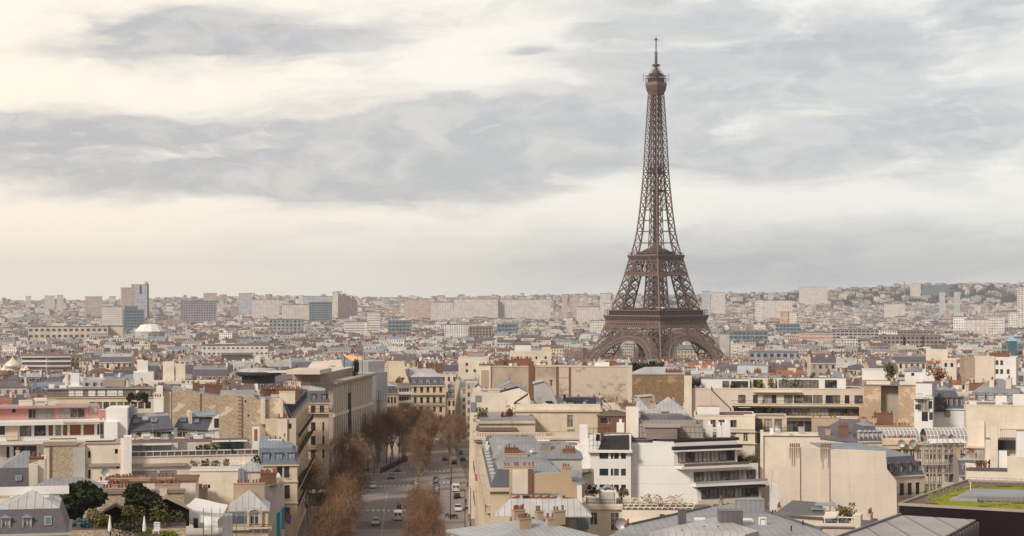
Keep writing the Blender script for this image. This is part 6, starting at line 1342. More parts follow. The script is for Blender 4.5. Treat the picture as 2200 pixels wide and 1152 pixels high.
for px in (1245,1268): 
    o=link('round_dormer',None,b.o,(b.lx(px),-.35,z-1.2)); mb=MB(); mb.lathe(0,0,[(.55,0),(.7,0),(.7,.9),(.55,.9)],14); mb.v=[(v[0],-v[2],v[1]) for v in mb.v]; part('dormer_ring',mb,M['zinc_pale'],o)
    mb=MB(); mb.lathe(0,0,[(.0,.1),(.55,.1)],14); mb.v=[(v[0],-v[2]-.2,v[1]) for v in mb.v]; part('dormer_glass',mb,M['glass_dark'],o)
c=B('chimney_wall_house','tan chimney wall topped with one long row of clay pots above the conical zinc roof',1098,1221,1082,262,10,0,'tan'); c.wall(); c.cornice(c.h+.1,.12,.2)
for i in range(22):
    if i in(3,4,19): continue
    p=link('chimney_pot',pot_mesh(),c.o,(.3+i*(c.w-.6)/21,.5,c.h+.1)); p.scale=(1.3,1.3,1.1+.4*((i*7)%3)/2)
c.hip(2.2,'zinc_pale',c.h-1.2,y0=-5,y1=.0,x0=-2,x1=c.w+3); c.dish(c.w*.82,.5,c.h,.6); c.vent(c.lx(1130),.6,c.h,.9,.7,1.0,'black_roof')
b=B('zinc_side_roof','pale zinc roof sloping right of the long clay pot row',1221,1262,1110,268,9,0,'grey'); b.wall(); b.hip(2.0,'zinc_pale'); b.bx('dark_gable','zinc_blue',b.w-1.5,b.w+.2,-.3,.5,b.h-1.8,b.h+.6)
b=B('yellow_ac_wall','narrow pale yellow wall with air conditioner beside the white window block',1247,1276,1014,325,6,0,'yellow'); b.wall(); b.shed('zinc_dark',[(-2.5,-.6,b.h-1.2),(b.w-.5,-.6,b.h+.2),(b.w-.5,5,b.h+.2),(-2.5,5,b.h-1.2)]); b.bx('air_conditioner','white',b.lx(1254),b.lx(1265),-.6,0,b.lz(1037),b.lz(1030))
# --- wide grey zinc roof at bottom centre right
b=B('wide_zinc_roof_building','broad flat grey zinc roof with duct boxes and skylights at the bottom centre',1290,1790,1152,214,34,0,'concrete',rb=False)
zr=WZ(1152,214)-b.g
ZF=zinc('flat_roof_zinc',(.36,.365,.38),.9,.25,.5)
def RP(px,py):   # point on the roof plane
    Y=(zr+b.g)*F/(HY-py); return (WX(px,Y)-b.ax,Y-b.ay)
pl=[RP(1390,1160),RP(1800,1160),RP(1765,1139),RP(1586,1080),RP(1525,1090),RP(1355,1128),RP(1290,1160)]
mb=MB(); mb.prism(pl,zr-14,zr-.35,0); mb.prism([(p[0]*1.0,p[1]) for p in pl],zr-.3,zr,1,1); part('roof',mb,[M['concrete'],ZF],b.o)
# raised pale section
q4=[RP(1380,1158),RP(1510,1122),RP(1660,1160),RP(1640,1168)]
mb=MB(); mb.prism([RP(1395,1152.5),RP(1536,1119),RP(1630,1150),RP(1600,1158)],zr,zr+.5); part('raised_roof',mb,M['zinc_pale'],b.o)
for px,py,w_,d_,h_,m2 in ((1612,1099,3.8,1.4,1.5,'zinc'),(1571,1132,2.9,2.4,1.9,'zinc_dark'),(1466,1127,.95,1.2,1.8,'zinc_dark')):
    x,y=RP(px,py); b.vent(x,y+d_/2,zr,w_,d_,h_,m2)
for px,py,w_,d_ in ((1504,1119,1.4,1.3),(1606,1121,1.3,1.8),(1555,1128,1.3,.8)):
    x,y=RP(px,py); mb=MB(); mb.box(x-w_/2,x+w_/2,y-d_/2,y+d_/2,zr,zr+.28,0); mb.box(x-w_/2+.1,x+w_/2-.1,y-d_/2+.1,y+d_/2-.1,zr+.28,zr+.34,1); part('skylight',mb,[M['whitemetal'],M['white']],b.o)
x,y=RP(1632,1128); 
mb=MB()
for i in (0,1):
    for j in (0,1): mb.beam((x+i*.8,y+j*.8,zr),(x+i*.8,y+j*.8,zr+.8),.09)
mb.box(x-.05,x+.85,y-.05,y+.85,zr+.8,zr+.9); mb.box(x+.1,x+.7,y+.1,y+.7,zr,zr+.6); part('frame_box',mb,M['whitemetal'],b.o)
for px,py in ((1543,1141),(1513,1140),(1465,1149),(1700,1140),(1725,1128),(1660,1105)): x,y=RP(px,py); mb=MB(); mb.lathe(x,y,[(.09,zr),(.09,zr+.5),(.16,zr+.5),(0,zr+.62)],8); part('vent_pipe',mb,M['dark'],b.o)
mb=MB()
for (a,c_) in (((1765,1139),(1586,1080)),((1355,1128),(1525,1090))):
    p,q2=RP(*a),RP(*c_); mb.beam((p[0],p[1],zr+.12),(q2[0],q2[1],zr+.12),.25)
part('roof_kerb',mb,M['zinc_dark'],b.o)
# --- cottage on roof
b=B('roof_cottage','small cream rooftop cottage with dark skylight roof and overgrown pergola, before the big blank wall',1668,1768,1106,262,9,-8,'cream_light')
b.wall(); b.shed('zinc_dark',[(-.5,-.4,b.h+.05),(b.w+.5,-.4,b.h-.2),(b.w-1,7,b.h+1.2),(1.5,7,b.h+1.4)]); b.skylight(b.lx(1752),2.8,b.h+.75,1.7,1.1,.2); b.skylight(b.lx(1765),5,b.h+1.1,2.8,1.4,.2); b.chimney(b.lx(1708),-1.5,b.h-3,.8,.6,1.8,1,'beige')
mb=MB()
for x in (b.w+.3,b.w+2.2,b.w+4.2): 
    for y in (-.5,2.5): mb.beam((x,y,b.h-4),(x,y,b.h),.14)
for x in (b.w+.3,b.w+1.5,b.w+2.7,b.w+4.2): mb.beam((x,-.7,b.h),(x,3,b.h+.1),.12)
mb.beam((b.w,-.5,b.h),(b.w+4.4,-.5,b.h),.14); part('pergola',mb,M['whitemetal'],b.o); b.shed('cream_light',[(b.w+.2,-1.2,b.h-.1),(b.w+2,-1.2,b.h+.1),(b.w+2.2,1.5,b.h+.6),(b.w+.2,1.5,b.h+.5)],name='awning'); b.bx('garden_wall','cream_light',b.w+4.4,b.w+5.4,-.6,3,b.h-5,b.h+.3)
b.bx('glass_door','glass_blue',b.lx(1776),b.lx(1796),-.1,0,b.h-3,b.h-.8)
plant(1812,1127,262,1.7,3.2,'leaf_olive','rusty climbing plant over the rooftop cottage pergola',None,None,420,.22,'pergola_climber',7); plant(1824,1120,262.5,1.2,2.0,'leaf_rust','rust coloured shrub at right end of the cottage pergola',None,None,200,.2,'pergola_shrub',8)
b=B('curved_tan_wall','low tan wall with rounded top below the rooftop cottage',1700,1836,1134,250,6,0,'beige'); b.wall(); b.bx('coping','zinc_dark',-.1,b.w+.1,-.1,1,b.h,b.h+.2)
# --- big blank beige wall building with mansard flank
b=B('blank_beige_wall_building','large building with blank beige plaster wall, two soot streaked flues and slate mansard flank',1690,1903,964,322,4,0,'beige')
BW=plaster('smooth_beige_wall',(.74,.65,.56),.3,0,.12); b.wall_m=BW
mb=MB(); f=lambda px,py:(b.lx(px),b.lz(py)); mb.xprism([f(1672,1160),f(1928,1160),f(1926,1030),f(1906,1005),f(1903,968),f(1690,961),f(1688,998),f(1680,1003),f(1672,1040)],0,1.5); part('wall',mb,BW,b.o)
SOOT=plaster('sooty_flue',(.50,.42,.35),1.0,0,.3,(.05,.04,.035))
for pa,pb,zb in ((1695,1719,985),(1762,1782,985)):
    b.bx('flue','beige',b.lx(pa),b.lx(pb),-.3,0,0,b.lz(961)); 
    mb=MB(); r=random.Random(pa)
    for i in range(5):
        x=b.lx(pa)+ (b.lx(pb)-b.lx(pa))*(i+.5)/5; L=r.uniform(1.8,4.6); mb.face([(x-.16,-.31,b.lz(962)),(x-.05,-.31,b.lz(962)-L),(x+.07,-.31,b.lz(962)-L*.9),(x+.15,-.31,b.lz(962))])
    part('soot_marks',mb,solid('soot',(.27,.22,.18),.95),b.o)
    for i in range(5): p=link('chimney_pot',pot_mesh(),b.o,(b.lx(pa)+.25+i*.38,.2,b.lz(961)))
mb=MB()
for a_,c_ in (((1719,985),(1719,1070)),((1782,985),(1782,1068)),((1782,1068),(1800,1090)),((1660,1010),(1656,1060))): mb.beam((b.lx(a_[0]),-.1,b.lz(a_[1])),(b.lx(c_[0]),-.1,b.lz(c_[1])),.12)
part('drain_pipe',mb,M['metal'],b.o)
b.shed('zinc_blue',[(b.lx(1765),1.6,b.lz(962)),(b.lx(1900),1.6,b.lz(967)),(b.lx(1850,9),9,b.lz(950,0,9)),(b.lx(1740,9),9,b.lz(950,0,9))])
# flank facing right/back: oblique facade
fl_=B('slate_mansard_flank','stone facade with black slate mansard and long iron balcony beside the blank beige wall',1906,1986,1024,326,14,38,'cream')
fl_.grid('f',4,[fl_.h-3.6,fl_.h-7.2,fl_.h-10.8],1.0,2.2,'fd'); fl_.wall(); fl_.rail('f',.2,fl_.w-.2,fl_.h-4.1,.9,1.0); fl_.rail('f',.2,fl_.w-.2,fl_.h-7.8,.5,1.0)
fl_.mansard(3.4,1.5,1.6,'slate','zinc',ndf=4,dw=.8,dh=1.9,dmat='slate',gl=1)
# cream wall left-behind
b=B('white_garden_wall_house','low house with plain cream white side wall left of the big beige blank wall',1640,1762,938,352,12,0,'cream_light'); b.wall(); b.bx('pilaster','cream_light',-.6,0,-.4,.4,0,b.lz(924)); b.shed('zinc_dark',[(b.w-.2,0,b.h-.3),(b.w+7.5,0,b.h-1.2),(b.w+5.5,9,b.h+1.3),(b.w-.2,9,b.h+1.6)]); b.bx('coping','zinc_dark',0,b.w,-.1,.6,b.h,b.h+.15); b.chimney(b.lx(1780),3,b.h,.9,.8,1.2,2,'tan'); b.chimney(b.lx(1815),5,b.h,1.9,.9,1.8,4,'brick'); b.clutter(5,b.h+.2,seed=8)
# zinc roofs + chimneys behind
b=B('zinc_terraced_roof','zinc roofed building with brown chimney slabs and round dormers behind the beige wall',1748,1900,935,386,13,-8,'beige')
b.wall(); b.hip(3.2,'zinc_dark'); b.chimney(b.lx(1850),5,b.h,1.2,.9,3.2,3,'tan'); b.chimney(b.lx(1873),5,b.h,1.2,.9,3.4,3,'tan'); b.chimney(b.lx(1890),8,b.h,4,.9,4.4,6,'brick'); b.chimney(b.lx(1765),7,b.h,6,.9,3.2,8,'tan'); b.chimney(b.lx(1810),8,b.h,5,.9,3.5,8,'beige')
b=B('curved_dormer_roof','dark slate roof with a line of arched dormers left of the white glass roofs',1846,1896,948,352,9,14,'cream'); b.wall(); b.mansard(2.9,1.3,.8,'slate','zinc',ndf=5,dw=.7,dh=1.5,dmat='zinc_pale')
# white glasshouse roof building
b=B('glasshouse_roof_building','cream stone building crowned by white framed glass roofs and rows of clay pots',1888,2092,952,366,16,13,'cream')
b.grid('f',13,[b.h-3.4,b.h-6.9,b.h-10.4],1.0,2.0,'f'); b.wall(); b.cornice(b.h,.5,.4); b.rail('f',b.w*.45,b.w,b.h-4.2,.8,.9,'beige')
for xa,xb in ((.5,9),(10.5,b.w-.5)):
    mb=MB(); n=int((xb-xa)/.75)
    for i in range(n+1):
        x=xa+(xb-xa)*i/n
        pr=[(2,0),(2.2,1.3),(3.5,2.3),(5,2.7),(6.5,2.3),(7.8,1.3),(8,0)]
        for p,q2 in zip(pr,pr[1:]): mb.beam((x,p[0],b.h+p[1]),(x,q2[0],b.h+q2[1]),.11)
    for p in ((2.2,1.3),(3.5,2.3),(5,2.7),(6.5,2.3)): mb.beam((xa,p[0],b.h+p[1]),(xb,p[0],b.h+p[1]),.11)
    o=part('glasshouse_frame',mb,M['whitemetal'],b.o)
    mb=MB(); pr=[(2.05,0),(2.25,1.25),(3.5,2.22),(5,2.62),(6.5,2.22),(7.75,1.25),(7.95,0)]
    for p,q2 in zip(pr,pr[1:]): mb.face([(xa,p[0],b.h+p[1]),(xb,p[0],b.h+p[1]),(xb,q2[0],b.h+q2[1]),(xa,q2[0],b.h+q2[1])])
    part('glasshouse_glass',mb,solid('pale_glass',(.33,.32,.32),.15,0,.6,.2,.5),o)
b.chimney(5,11,b.h,9,.8,2.6,18,'tan'); b.bx('yellow_attic','yellow',0,8,-.3,1.5,b.h-1.2,b.h+.6); b.chimney(4,.6,b.h+.6,7.5,.7,.2,15,'yellow'); b.dish(4.5,-.8,b.h-1,.8,-20); b.dish(6.6,-.8,b.h-1,.8,10); b.dish(13,-1,b.h,.9); b.dish(14.2,-1,b.h,.9,30)
# scaffold with grey sheet
o=link('scaffold_tower',None,None,(WX(1990,340),340,GZ(340))); tag(o,'tall pipe scaffold with grey sheet and white canopy left of the cream garden block','scaffold')
H0=WZ(955,340)-GZ(340); mb=MB(); r=random.Random(8)
for i in range(8):
    for j in range(3): mb.beam((i*1.05,j*1.3,2),(i*1.05+r.uniform(-.1,.1),j*1.3,H0+r.uniform(-.5,2)),.12)
for k in range(12):
    z=2+k*(H0-2)/11.0
    for j in range(3): mb.beam((0,j*1.3,z),(7.35,j*1.3,z),.06)
    for i in range(8): mb.beam((i*1.05,0,z),(i*1.05,2.6,z),.05)
for k in range(11):
    z=2+k*(H0-2)/11; i=r.randrange(7); mb.beam((i*1.05,0,z),((i+1)*1.05,0,z+1.7),.05)
part('scaffold_frame',mb,M['metal'],o)
for k in range(4,12,2): z=2+k*(H0-2)/11; mb=MB(); mb.box(0,7.35,.1,2.5,z,z+.07); part('deck',mb,M['tan'],o)
mb=MB(); mb.face([(3.1,-.1,H0-11.5),(5.6,-.1,H0-11),(5.7,-.15,H0-7.2),(3,-.1,H0-7)]); part('grey_sheet',mb,M['grey'],o)
mb=MB(); mb.face([(.5,-.3,H0+.2),(7.6,-.3,H0+.4),(7.8,3,H0+.9),(1.0,3,H0+.8)]); part('canopy',mb,M['whitemetal'],o)
# --- right edge garden block
b=B('cream_garden_block','cream block at right edge with plant pots on its ledge and black roof plant',2076,2230,1003,300,10,0,'cream_light')
mb=MB(); f=lambda px,py:(b.lx(px),b.lz(py)); mb.xprism([(0,0),(b.w,0),(b.w,b.lz(980)),f(2164,980),f(2164,1010),f(2076,1004)],0,9); part('wall',mb,b.wall_m,b.o)
b.bx('coping','zinc_dark',0,b.lx(2164),-.08,.8,b.lz(1010)-.1,b.lz(1007)+.2); b.bx('white_cabin','white',b.lx(2136),b.lx(2164),1,5,b.lz(1010),b.lz(968),top='metal'); b.bx('upper_house','cream_light',b.lx(2118,4),b.w,4,9,b.lz(1010),b.lz(944,0,4),top='gravel'); b.bx('roof_plant','black_roof',b.lx(2140,3),b.lx(2185,3),3,5,b.lz(968),b.lz(948)); b.rail('f',b.lx(2152),b.w-.2,b.lz(945),-5,1.5,slab=None)
b.bx('column','cream_light',b.lx(2128),b.lx(2144),.6,2,b.lz(1010),b.lz(918)); b.bx('white_bay','white',b.lx(2184),b.w,.0,3,b.lz(980),b.lz(925),top='gravel')
for i,(px,m2) in enumerate(((2100,'leaf_olive'),(2107,'leaf'),(2116,'leaf_rust'),(2126,'leaf_dark'),(2138,'leaf_rust'),(2150,'leaf'))):
    plant(px,1005,300.8,.5,1.3,m2,'%s pot plant from the left on the cream ledge at right edge'%ORD[i],'pot plants on the cream ledge','pot',80,.17,'ledge_plant',i+90)
b=B('balustrade_terrace_building','cream building with stone balustrade terrace behind the scaffold at right',2070,2240,960,352,10,-6,'cream'); b.grid('f',8,[b.h-3.6],1.0,2); b.wall(); b.rail('f',0,b.w,b.h,.3,1.0,'beige',step=.4); b.bx('kiosk','cream_light',.6,3.8,2,5,b.h,b.lz(905,0,2)); b.bx('kiosk','cream_light',4.4,6.2,1.5,5,b.h,b.lz(918,0,2))
# --- green roof block (dark fascia)
b=B('green_roof_building','dark modern building with bright moss roof and grey raised slab at bottom right',1932,2260,1088,216,27,0,'beige',rb=False)
zr=b.h; GR=bpy.data.materials.new('x'); bpy.data.materials.remove(GR)
m3,q,bb=new_mat('moss_roof'); P,_=opos(q,False); n=q.noise(P,.35,4,.6); n2=q.noise(P,2.5,3); q.put(bb.inputs['Base Color'],q.mixc(q.ramp(n,.40,.52),c4((.13,.09,.06)),q.mixc(n2,c4((.15,.17,.02)),c4((.36,.38,.04))))); bb.inputs['Roughness'].default_value=.95; bb.inputs['Specular IOR Level'].default_value=.05
DK=solid('dark_maroon_panel',(.012,.006,.007),.35,0,.4,.2,.2)
def RP(px,py,z=None):
    z=zr if z is None else z; Y=(z+b.g)*F/(HY-py); return (WX(px,Y)-b.ax,Y-b.ay)
cn=[RP(1932,1085),RP(2260,1103),RP(2260,1040),RP(2077,1034)]
mb=MB(); mb.prism(cn,0,zr-.12,0); part('wall',mb,DK,b.o)
mb=MB(); mb.prism(cn,zr-.1,zr,0); part('roof',mb,M['brown_roof'],b.o)
mb=MB(); mb.prism([RP(1986,1083.5),RP(2260,1098),RP(2260,1048),RP(2085,1044)],zr+.004,zr+.14); g1=part('moss',mb,m3,b.o)
mb=MB()
for a_,c_ in ((cn[0],cn[1]),(cn[0],cn[3]),(cn[3],cn[2])): mb.beam((a_[0],a_[1],zr+.1),(c_[0],c_[1],zr+.1),.32)
part('roof_kerb',mb,M['concrete'],b.o)
mb=MB(); mb.prism([RP(2055,1079),RP(2200,1082),RP(2215,1066),RP(2092,1062)],zr+.2,zr+.75); part('raised_slab',mb,M['zinc'],b.o); 
mb=MB(); mb.prism([RP(2040,1080),RP(2100,1081),RP(2110,1076),RP(2060,1074)],zr+.16,zr+.5); part('pale_hatch',mb,M['metal'],b.o)
mb=MB(); p=RP(2085,1066); mb.beam((p[0],p[1],zr),(p[0],p[1],zr+1.6),.08); mb.lathe(p[0],p[1],[(.0,zr+1.6),(.15,zr+1.65),(.0,zr+1.8)],8); part('lamp_post',mb,M['whitemetal'],b.o)
mb=MB(); a_,c_=RP(2082,1037),RP(2260,1043); a_=Vector((a_[0],a_[1],zr)); c_=Vector((c_[0],c_[1],zr))
mb.beam(a_+Vector((0,0,.7)),c_+Vector((0,0,.7)),.07)
for i in range(12): p=a_+(c_-a_)*i/11; mb.beam(p,p+Vector((0,0,.7)),.06)
part('railing',mb,M['metal'],b.o)
mb=MB(); leaves(mb,0,0,0,1,1,1,10,.1,1); 
for i in range(900):
    u,v=random.Random(i).random(),random.Random(i+5000).random(); c1=RP(1990+u*260,1083+u*13-v*(36+u*12)); 
    if 0: pass
    mb.face([(c1[0]-.12,c1[1],zr+.14),(c1[0]+.12,c1[1],zr+.14),(c1[0],c1[1]+.05,zr+.14+.22*random.Random(i*3).random())],0,[(0,0)]*3)
mb.v=mb.v[40:]; mb.f=[tuple(a-40 for a in f_) for f_ in mb.f[10:]]; mb.mi=mb.mi[10:]; mb.uv=mb.uv[40:]
part('moss_tufts',mb,M['leaf_bright'],b.o)
# grey standing seam roof with vertical fins in front of it
b=B('finned_roof_building','grey panel roof building with dark vertical fins, in front of the moss roof building',1830,2096,1118,204,8,0,'grey',rb=False)
zr=b.h; 
def RP(px,py): Y=(zr+b.g)*F/(HY-py); return (WX(px,Y)-b.ax,Y-b.ay)
cn=[RP(1780,1165),RP(2010,1165),RP(2096,1119),RP(1935,1109)]
mb=MB(); mb.prism(cn,0,zr-.1,0); part('wall',mb,M['black_roof'],b.o); mb=MB(); mb.prism(cn,zr-.08,zr+.12); part('roof',mb,zinc('panel_roof',(.40,.38,.37),3.2,.12,.5),b.o)
mb=MB()
for i in range(14):
    k=i/13; p=Vector((cn[1][0]+(cn[2][0]-cn[1][0])*k,cn[1][1]+(cn[2][1]-cn[1][1])*k)); mb.box(p.x-.02,p.x+.34,p.y-.12,p.y+.16,zr-8,zr-.15)
part('fins',mb,M['zinc_dark'],b.o)
mb=MB(); mb.beam((cn[0][0],cn[0][1],zr+.2),(cn[3][0],cn[3][1],zr+.2),.3); part('roof_kerb',mb,M['zinc_dark'],b.o)
# ================================================================ avenue
AX=lambda o,Y:o-.058*(Y-380)       # avenue-parallel offset
M['asphalt']=solid('asphalt',(.27,.24,.235),.85,0,.2,.18,.25); M['pave']=solid('pavement',(.30,.25,.215),.9,0,.15,.2,.3); M['paint']=solid('road_paint',(.62,.60,.57),.8,0,.2,.15,1); M['kerb']=solid('kerb_stone',(.34,.30,.27),.85)
def strip2(name,o0,o1,Y0,Y1,dz,mat,kind='structure',n=24,h=0):
    mb=MB()
    for i in range(n):
        a,c=Y0+(Y1-Y0)*i/n,Y0+(Y1-Y0)*(i+1)/n
        P=[(AX(o0,a),a,GZ(a)+dz),(AX(o1,a),a,GZ(a)+dz),(AX(o1,c),c,GZ(c)+dz),(AX(o0,c),c,GZ(c)+dz)]; mb.face(P)
        if h:
            for p,q2 in ((P[0],P[3]),(P[2],P[1])): mb.face([q2,p,(p[0],p[1],p[2]-h),(q2[0],q2[1],q2[2]-h)])
    o=link(name,mb.mesh(name,M[mat])); tag(o,kind=kind); return o
strip2('pavement',-48,-5,300,720,.004,'pave')
strip2('avenue_road',-34.2,-21.5,300,720,.012,'asphalt'); strip2('side_lane',-15.8,-9.4,300,640,.012,'asphalt')
# crossing street
mb=MB(); 
for (Y0,Y1) in ((506,530),): mb.face([(AX(-47,Y0),Y0,GZ(Y0)+.02),(AX(-6,Y0),Y0,GZ(Y0)+.02),(AX(-6,Y1),Y1+22,GZ(Y1+22)+.02),(AX(-47,Y1),Y1,GZ(Y1)+.02)])
tag(link('cross_street',mb.mesh('cross_street',M['asphalt'])),kind='structure')
strip2('median_kerb',-21.4,-16,300,500,.14,'pave',h=.14); strip2('median_kerb',-21.4,-16,552,700,.14,'pave',h=.14); strip2('pavement_right',-9.3,-5.2,300,700,.14,'pave',h=.14); strip2('pavement_left',-48.5,-34.7,300,498,.14,'pave',h=.14)
# gz-following markings
def dash(X,Y,w_,l,ang=0,mb=None):
    c,s_=math.cos(ang),math.sin(ang); P=[(-w_/2,-l/2),(w_/2,-l/2),(w_/2,l/2),(-w_/2,l/2)]
    mb.face([(X+x*c-y*s_,Y+x*s_+y*c,GZ(Y+x*s_+y*c)+.03) for x,y in P])
mb=MB(); A0=math.atan(.058)
Y=384
while Y<478: dash(AX(-27.5,Y)-.0*Y,Y,.16,2.0,A0,mb); Y+=3.2
Y=320
while Y<384: dash(AX(-27.5,Y),Y,.16,1.6,A0,mb); Y+=2.6
dash(AX(-28.2,483),483,.18,7,A0+.18,mb); dash(AX(-26.9,483),483,.18,7,A0-.18,mb)
tag(link('centre_line_marking',mb.mesh('centre_line_marking',M['paint'])),kind='structure')
def zebra(Yc,o0,o1,l,skew=0,step=1.25):
    mb=MB(); o=o0
    while o<o1: Yk=Yc+skew*(o-o0); dash(AX(o,Yk),Yk,.62,l,A0+.0,mb); o+=step
    tag(link('crosswalk_marking',mb.mesh('crosswalk_marking',M['paint'])),kind='structure')
zebra(428,-34,-22,3.6); zebra(494,-34.4,-21.6,3.2,.25); zebra(536,-38,-22,3.4,.5); zebra(506,-15.6,-9.6,3,.1); zebra(546,-16,-7,3.4,.5)
mb=MB(); Yc=428
for k in range(8): dash(AX(-27.9+.35*(k%2),425+k*1.0),425+k*1.0,.5,.5,.8,mb)
tag(link('traffic_island_marking',mb.mesh('traffic_island_marking',M['paint'])),kind='structure')
# ---- cars
def paint(n,c): return solid('car_paint_'+n,c,.25,.2,.6,.05,1)
TYRE=solid('tyre',(.02,.02,.02),.9); LAMP=solid('headlamp',(.75,.75,.72),.2); RED=solid('tail_lamp',(.35,.02,.02),.3)
def car(lab,X,Y,head,c,style='hatch',group='vehicles on the avenue'):
    o=link('van' if style=='van' else 'car',None,None,(X,Y,GZ(Y)+.03),head); tag(o,lab,'van' if style=='van' else 'car',group)
    L,W2,H=(4.9,.97,2.1) if style=='van' else (4.2,.88,1.48)
    if style=='van': pr=[(-L/2,.35),(-L/2+.05,1.9),(-L/2+.3,2.1),(1.3,2.1),(1.75,1.35),(2.35,1.1),(2.45,.5),(2.4,.3)]; cab=[(.95,1.35),(1.25,1.95),(1.4,1.95),(1.78,1.35)]
    elif style=='wagon': pr=[(-2.15,.35),(-2.15,.95),(-1.95,1.05),(1.1,1.0),(2.0,.85),(2.15,.5),(2.1,.3)]
    else: pr=[(-2.1,.35),(-2.12,.9),(-1.8,1.0),(1.0,.98),(1.95,.82),(2.12,.5),(2.08,.3)]
    def ext(mb,poly,w0,w1,mi=0,ztop=None):       # poly in (y,z); narrow with height
        zs_=[p[1] for p in poly]; z0,z1=min(zs_),max(zs_)
        wv=lambda z:w0+(w1-w0)*((z-z0)/(z1-z0))
        n=len(poly); A=[(-wv(p[1]),p[0],p[1]) for p in poly]; Bq=[(wv(p[1]),p[0],p[1]) for p in poly]
        mb.face(A,mi); mb.face(Bq[::-1],mi)
        for i in range(n): j=(i+1)%n; mb.face([A[j],A[i],Bq[i],Bq[j]],mi)
    mb=MB(); ext(mb,pr,W2,W2*.93); part('body',mb,c,o)
    if style!='van':
        mb=MB(); ext(mb,[(-1.75,1.0),(-1.35,1.42),(.1,1.47),(.95,1.0)],W2*.9,W2*.72); part('windows',mb,M['glass_dark'],o)
        mb=MB(); ext(mb,[(-1.38,1.43),(-1.3,1.5),(.05,1.52),(.18,1.45)],W2*.75,W2*.7); part('roof_panel',mb,c,o)
    else:
        mb=MB(); ext(mb,[(1.32,1.45),(1.28,2.0),(1.38,2.0),(1.8,1.4)],W2*.96,W2*.9); part('windscreen',mb,M['glass_dark'],o)
        for x in(-.45,.45): mb=MB(); mb.box(x-.33,x+.33,-L/2-.03,-L/2+.02,1.2,1.75); part('rear_window',mb,M['glass_dark'],o)
    for x in(-W2+.1,W2-.1):
        for y in(-1.3,1.35):
            mb=MB(); mb.lathe(0,0,[(0,-.11),(.32,-.11),(.32,.11),(0,.11)],12); mb.v=[(v[2]+x,v[0]+y,v[1]+.32) for v in mb.v]; part('wheel',mb,TYRE,o)
    yf=pr[-2][0]; yr=pr[0][0]
    for x in(-W2*.68,W2*.68):
        mb=MB(); mb.box(x-.17,x+.17,yf-.06,yf+.02,.58,.74); part('headlight',mb,LAMP,o); mb=MB(); mb.box(x-.13,x+.13,yr-.04,yr+.04,.7,.95); part('tail_light',mb,RED,o)
    return o
def at(px,py):
    a=(py-HY)/F; Y=(50-.019*400)/(a-.019) if (py-HY)/F*400>50-1e-6 or True else 0
    if Y<400: Y=50/a
    return WX(px,Y),Y
hd=A0
for lab,px,py,flip,c,st in (
  ('silver hatchback driving towards the viewer, nearest car in the left lane',807,1128,1,paint('silver',(.36,.37,.38)),'hatch'),
  ('white van seen from behind just before the zebra crossing',855,1117,0,paint('white',(.75,.73,.70)),'van'),
  ('white car waiting at the far zebra crossing on the left',801,1049,1,paint('pale',(.62,.63,.64)),'wagon'),
  ('dark taxi with roof sign in the junction',840,1029,1,paint('dark_blue',(.05,.06,.08)),'wagon'),
  ('dark green car turning at the black fence',854,1013,1,paint('dark_green',(.04,.05,.05)),'wagon'),
  ('white delivery van parked tallest in the right side lane',979,1056,0,paint('van_white',(.70,.69,.68)),'van'),
  ('black car parked behind the white delivery van',982,1071,0,paint('black',(.02,.02,.022)),'hatch'),
  ('white car with dark bonnet parked nearest in the right side lane',984,1098,1,paint('white_b',(.68,.69,.70)),'hatch'),
  ('dark car parked by the far right crossing',976,998,0,paint('dark_a',(.035,.037,.042)),'hatch'),
  ('black car close to the right hand facade beyond the crossing',994,990,0,paint('black_b',(.02,.02,.025)),'hatch'),
  ('black van shaped car under the trees left of the far dark cars',956,990,0,paint('dark_c',(.03,.03,.035)),'wagon'),
  ('grey car far up the right lane',989,976,0,paint('grey',(.16,.16,.17)),'hatch'),
  ('small pale car farthest up the right lane',980,951,1,paint('pale_b',(.5,.5,.5)),'hatch'),
  ('dark car parked by the facade behind the kiosk, left of two',668,1047,1,paint('dark_f',(.04,.04,.05)),'wagon'),('dark car parked by the facade behind the kiosk, right of two',683,1043,1,paint('dark_g',(.03,.03,.03)),'hatch'),
  ('dark car beside the black fence under the left trees',868,984,1,paint('dark_e',(.03,.03,.03)),'hatch')):
    X,Y=at(px,py); o=car(lab,X,Y,(math.pi if flip else 0)+hd,c,st)
    if 'taxi' in lab: mb=MB(); mb.box(-.25,.25,-.7,-.5,1.52,1.68); part('taxi_sign',mb,M['white'],o)
# parked two-wheelers on the median
def moto(lab,px,py,rider=False,c=(.05,.05,.05),name='motorcycle',head=0,group=None):
    X,Y=at(px,py); o=link(name,None,None,(X,Y,GZ(Y)+.15),head); tag(o,lab,'motorcycle',group)
    for y in(-.65,.68): mb=MB(); mb.lathe(0,0,[(.16,-.05),(.31,-.06),(.31,.06),(.16,.05)],12); mb.v=[(v[2],v[0]+y,v[1]+.31) for v in mb.v]; part('wheel',mb,TYRE,o)
    mb=MB(); mb.box(-.16,.16,-.55,.35,.4,.75); mb.frustum((-.15,.15,.0,.5),(-.1,.1,.1,.4),.75,.95,0,0); part('body',mb,solid('moto_paint',c,.4),o); mb=MB(); mb.box(-.14,.14,-.75,.0,.76,.86); part('seat',mb,TYRE,o)
    mb=MB(); mb.beam((-.36,.45,1.05),(.36,.45,1.05),.05); mb.beam((0,.45,1.05),(0,.68,.35),.07); part('handlebar',mb,M['metal'],o); mb=MB(); mb.box(-.09,.09,.52,.62,.85,1.0); part('headlight',mb,LAMP,o)
    return o,X,Y
r=random.Random(6)
SID=['nearest','second','third','fourth','fifth','sixth','seventh','eighth']
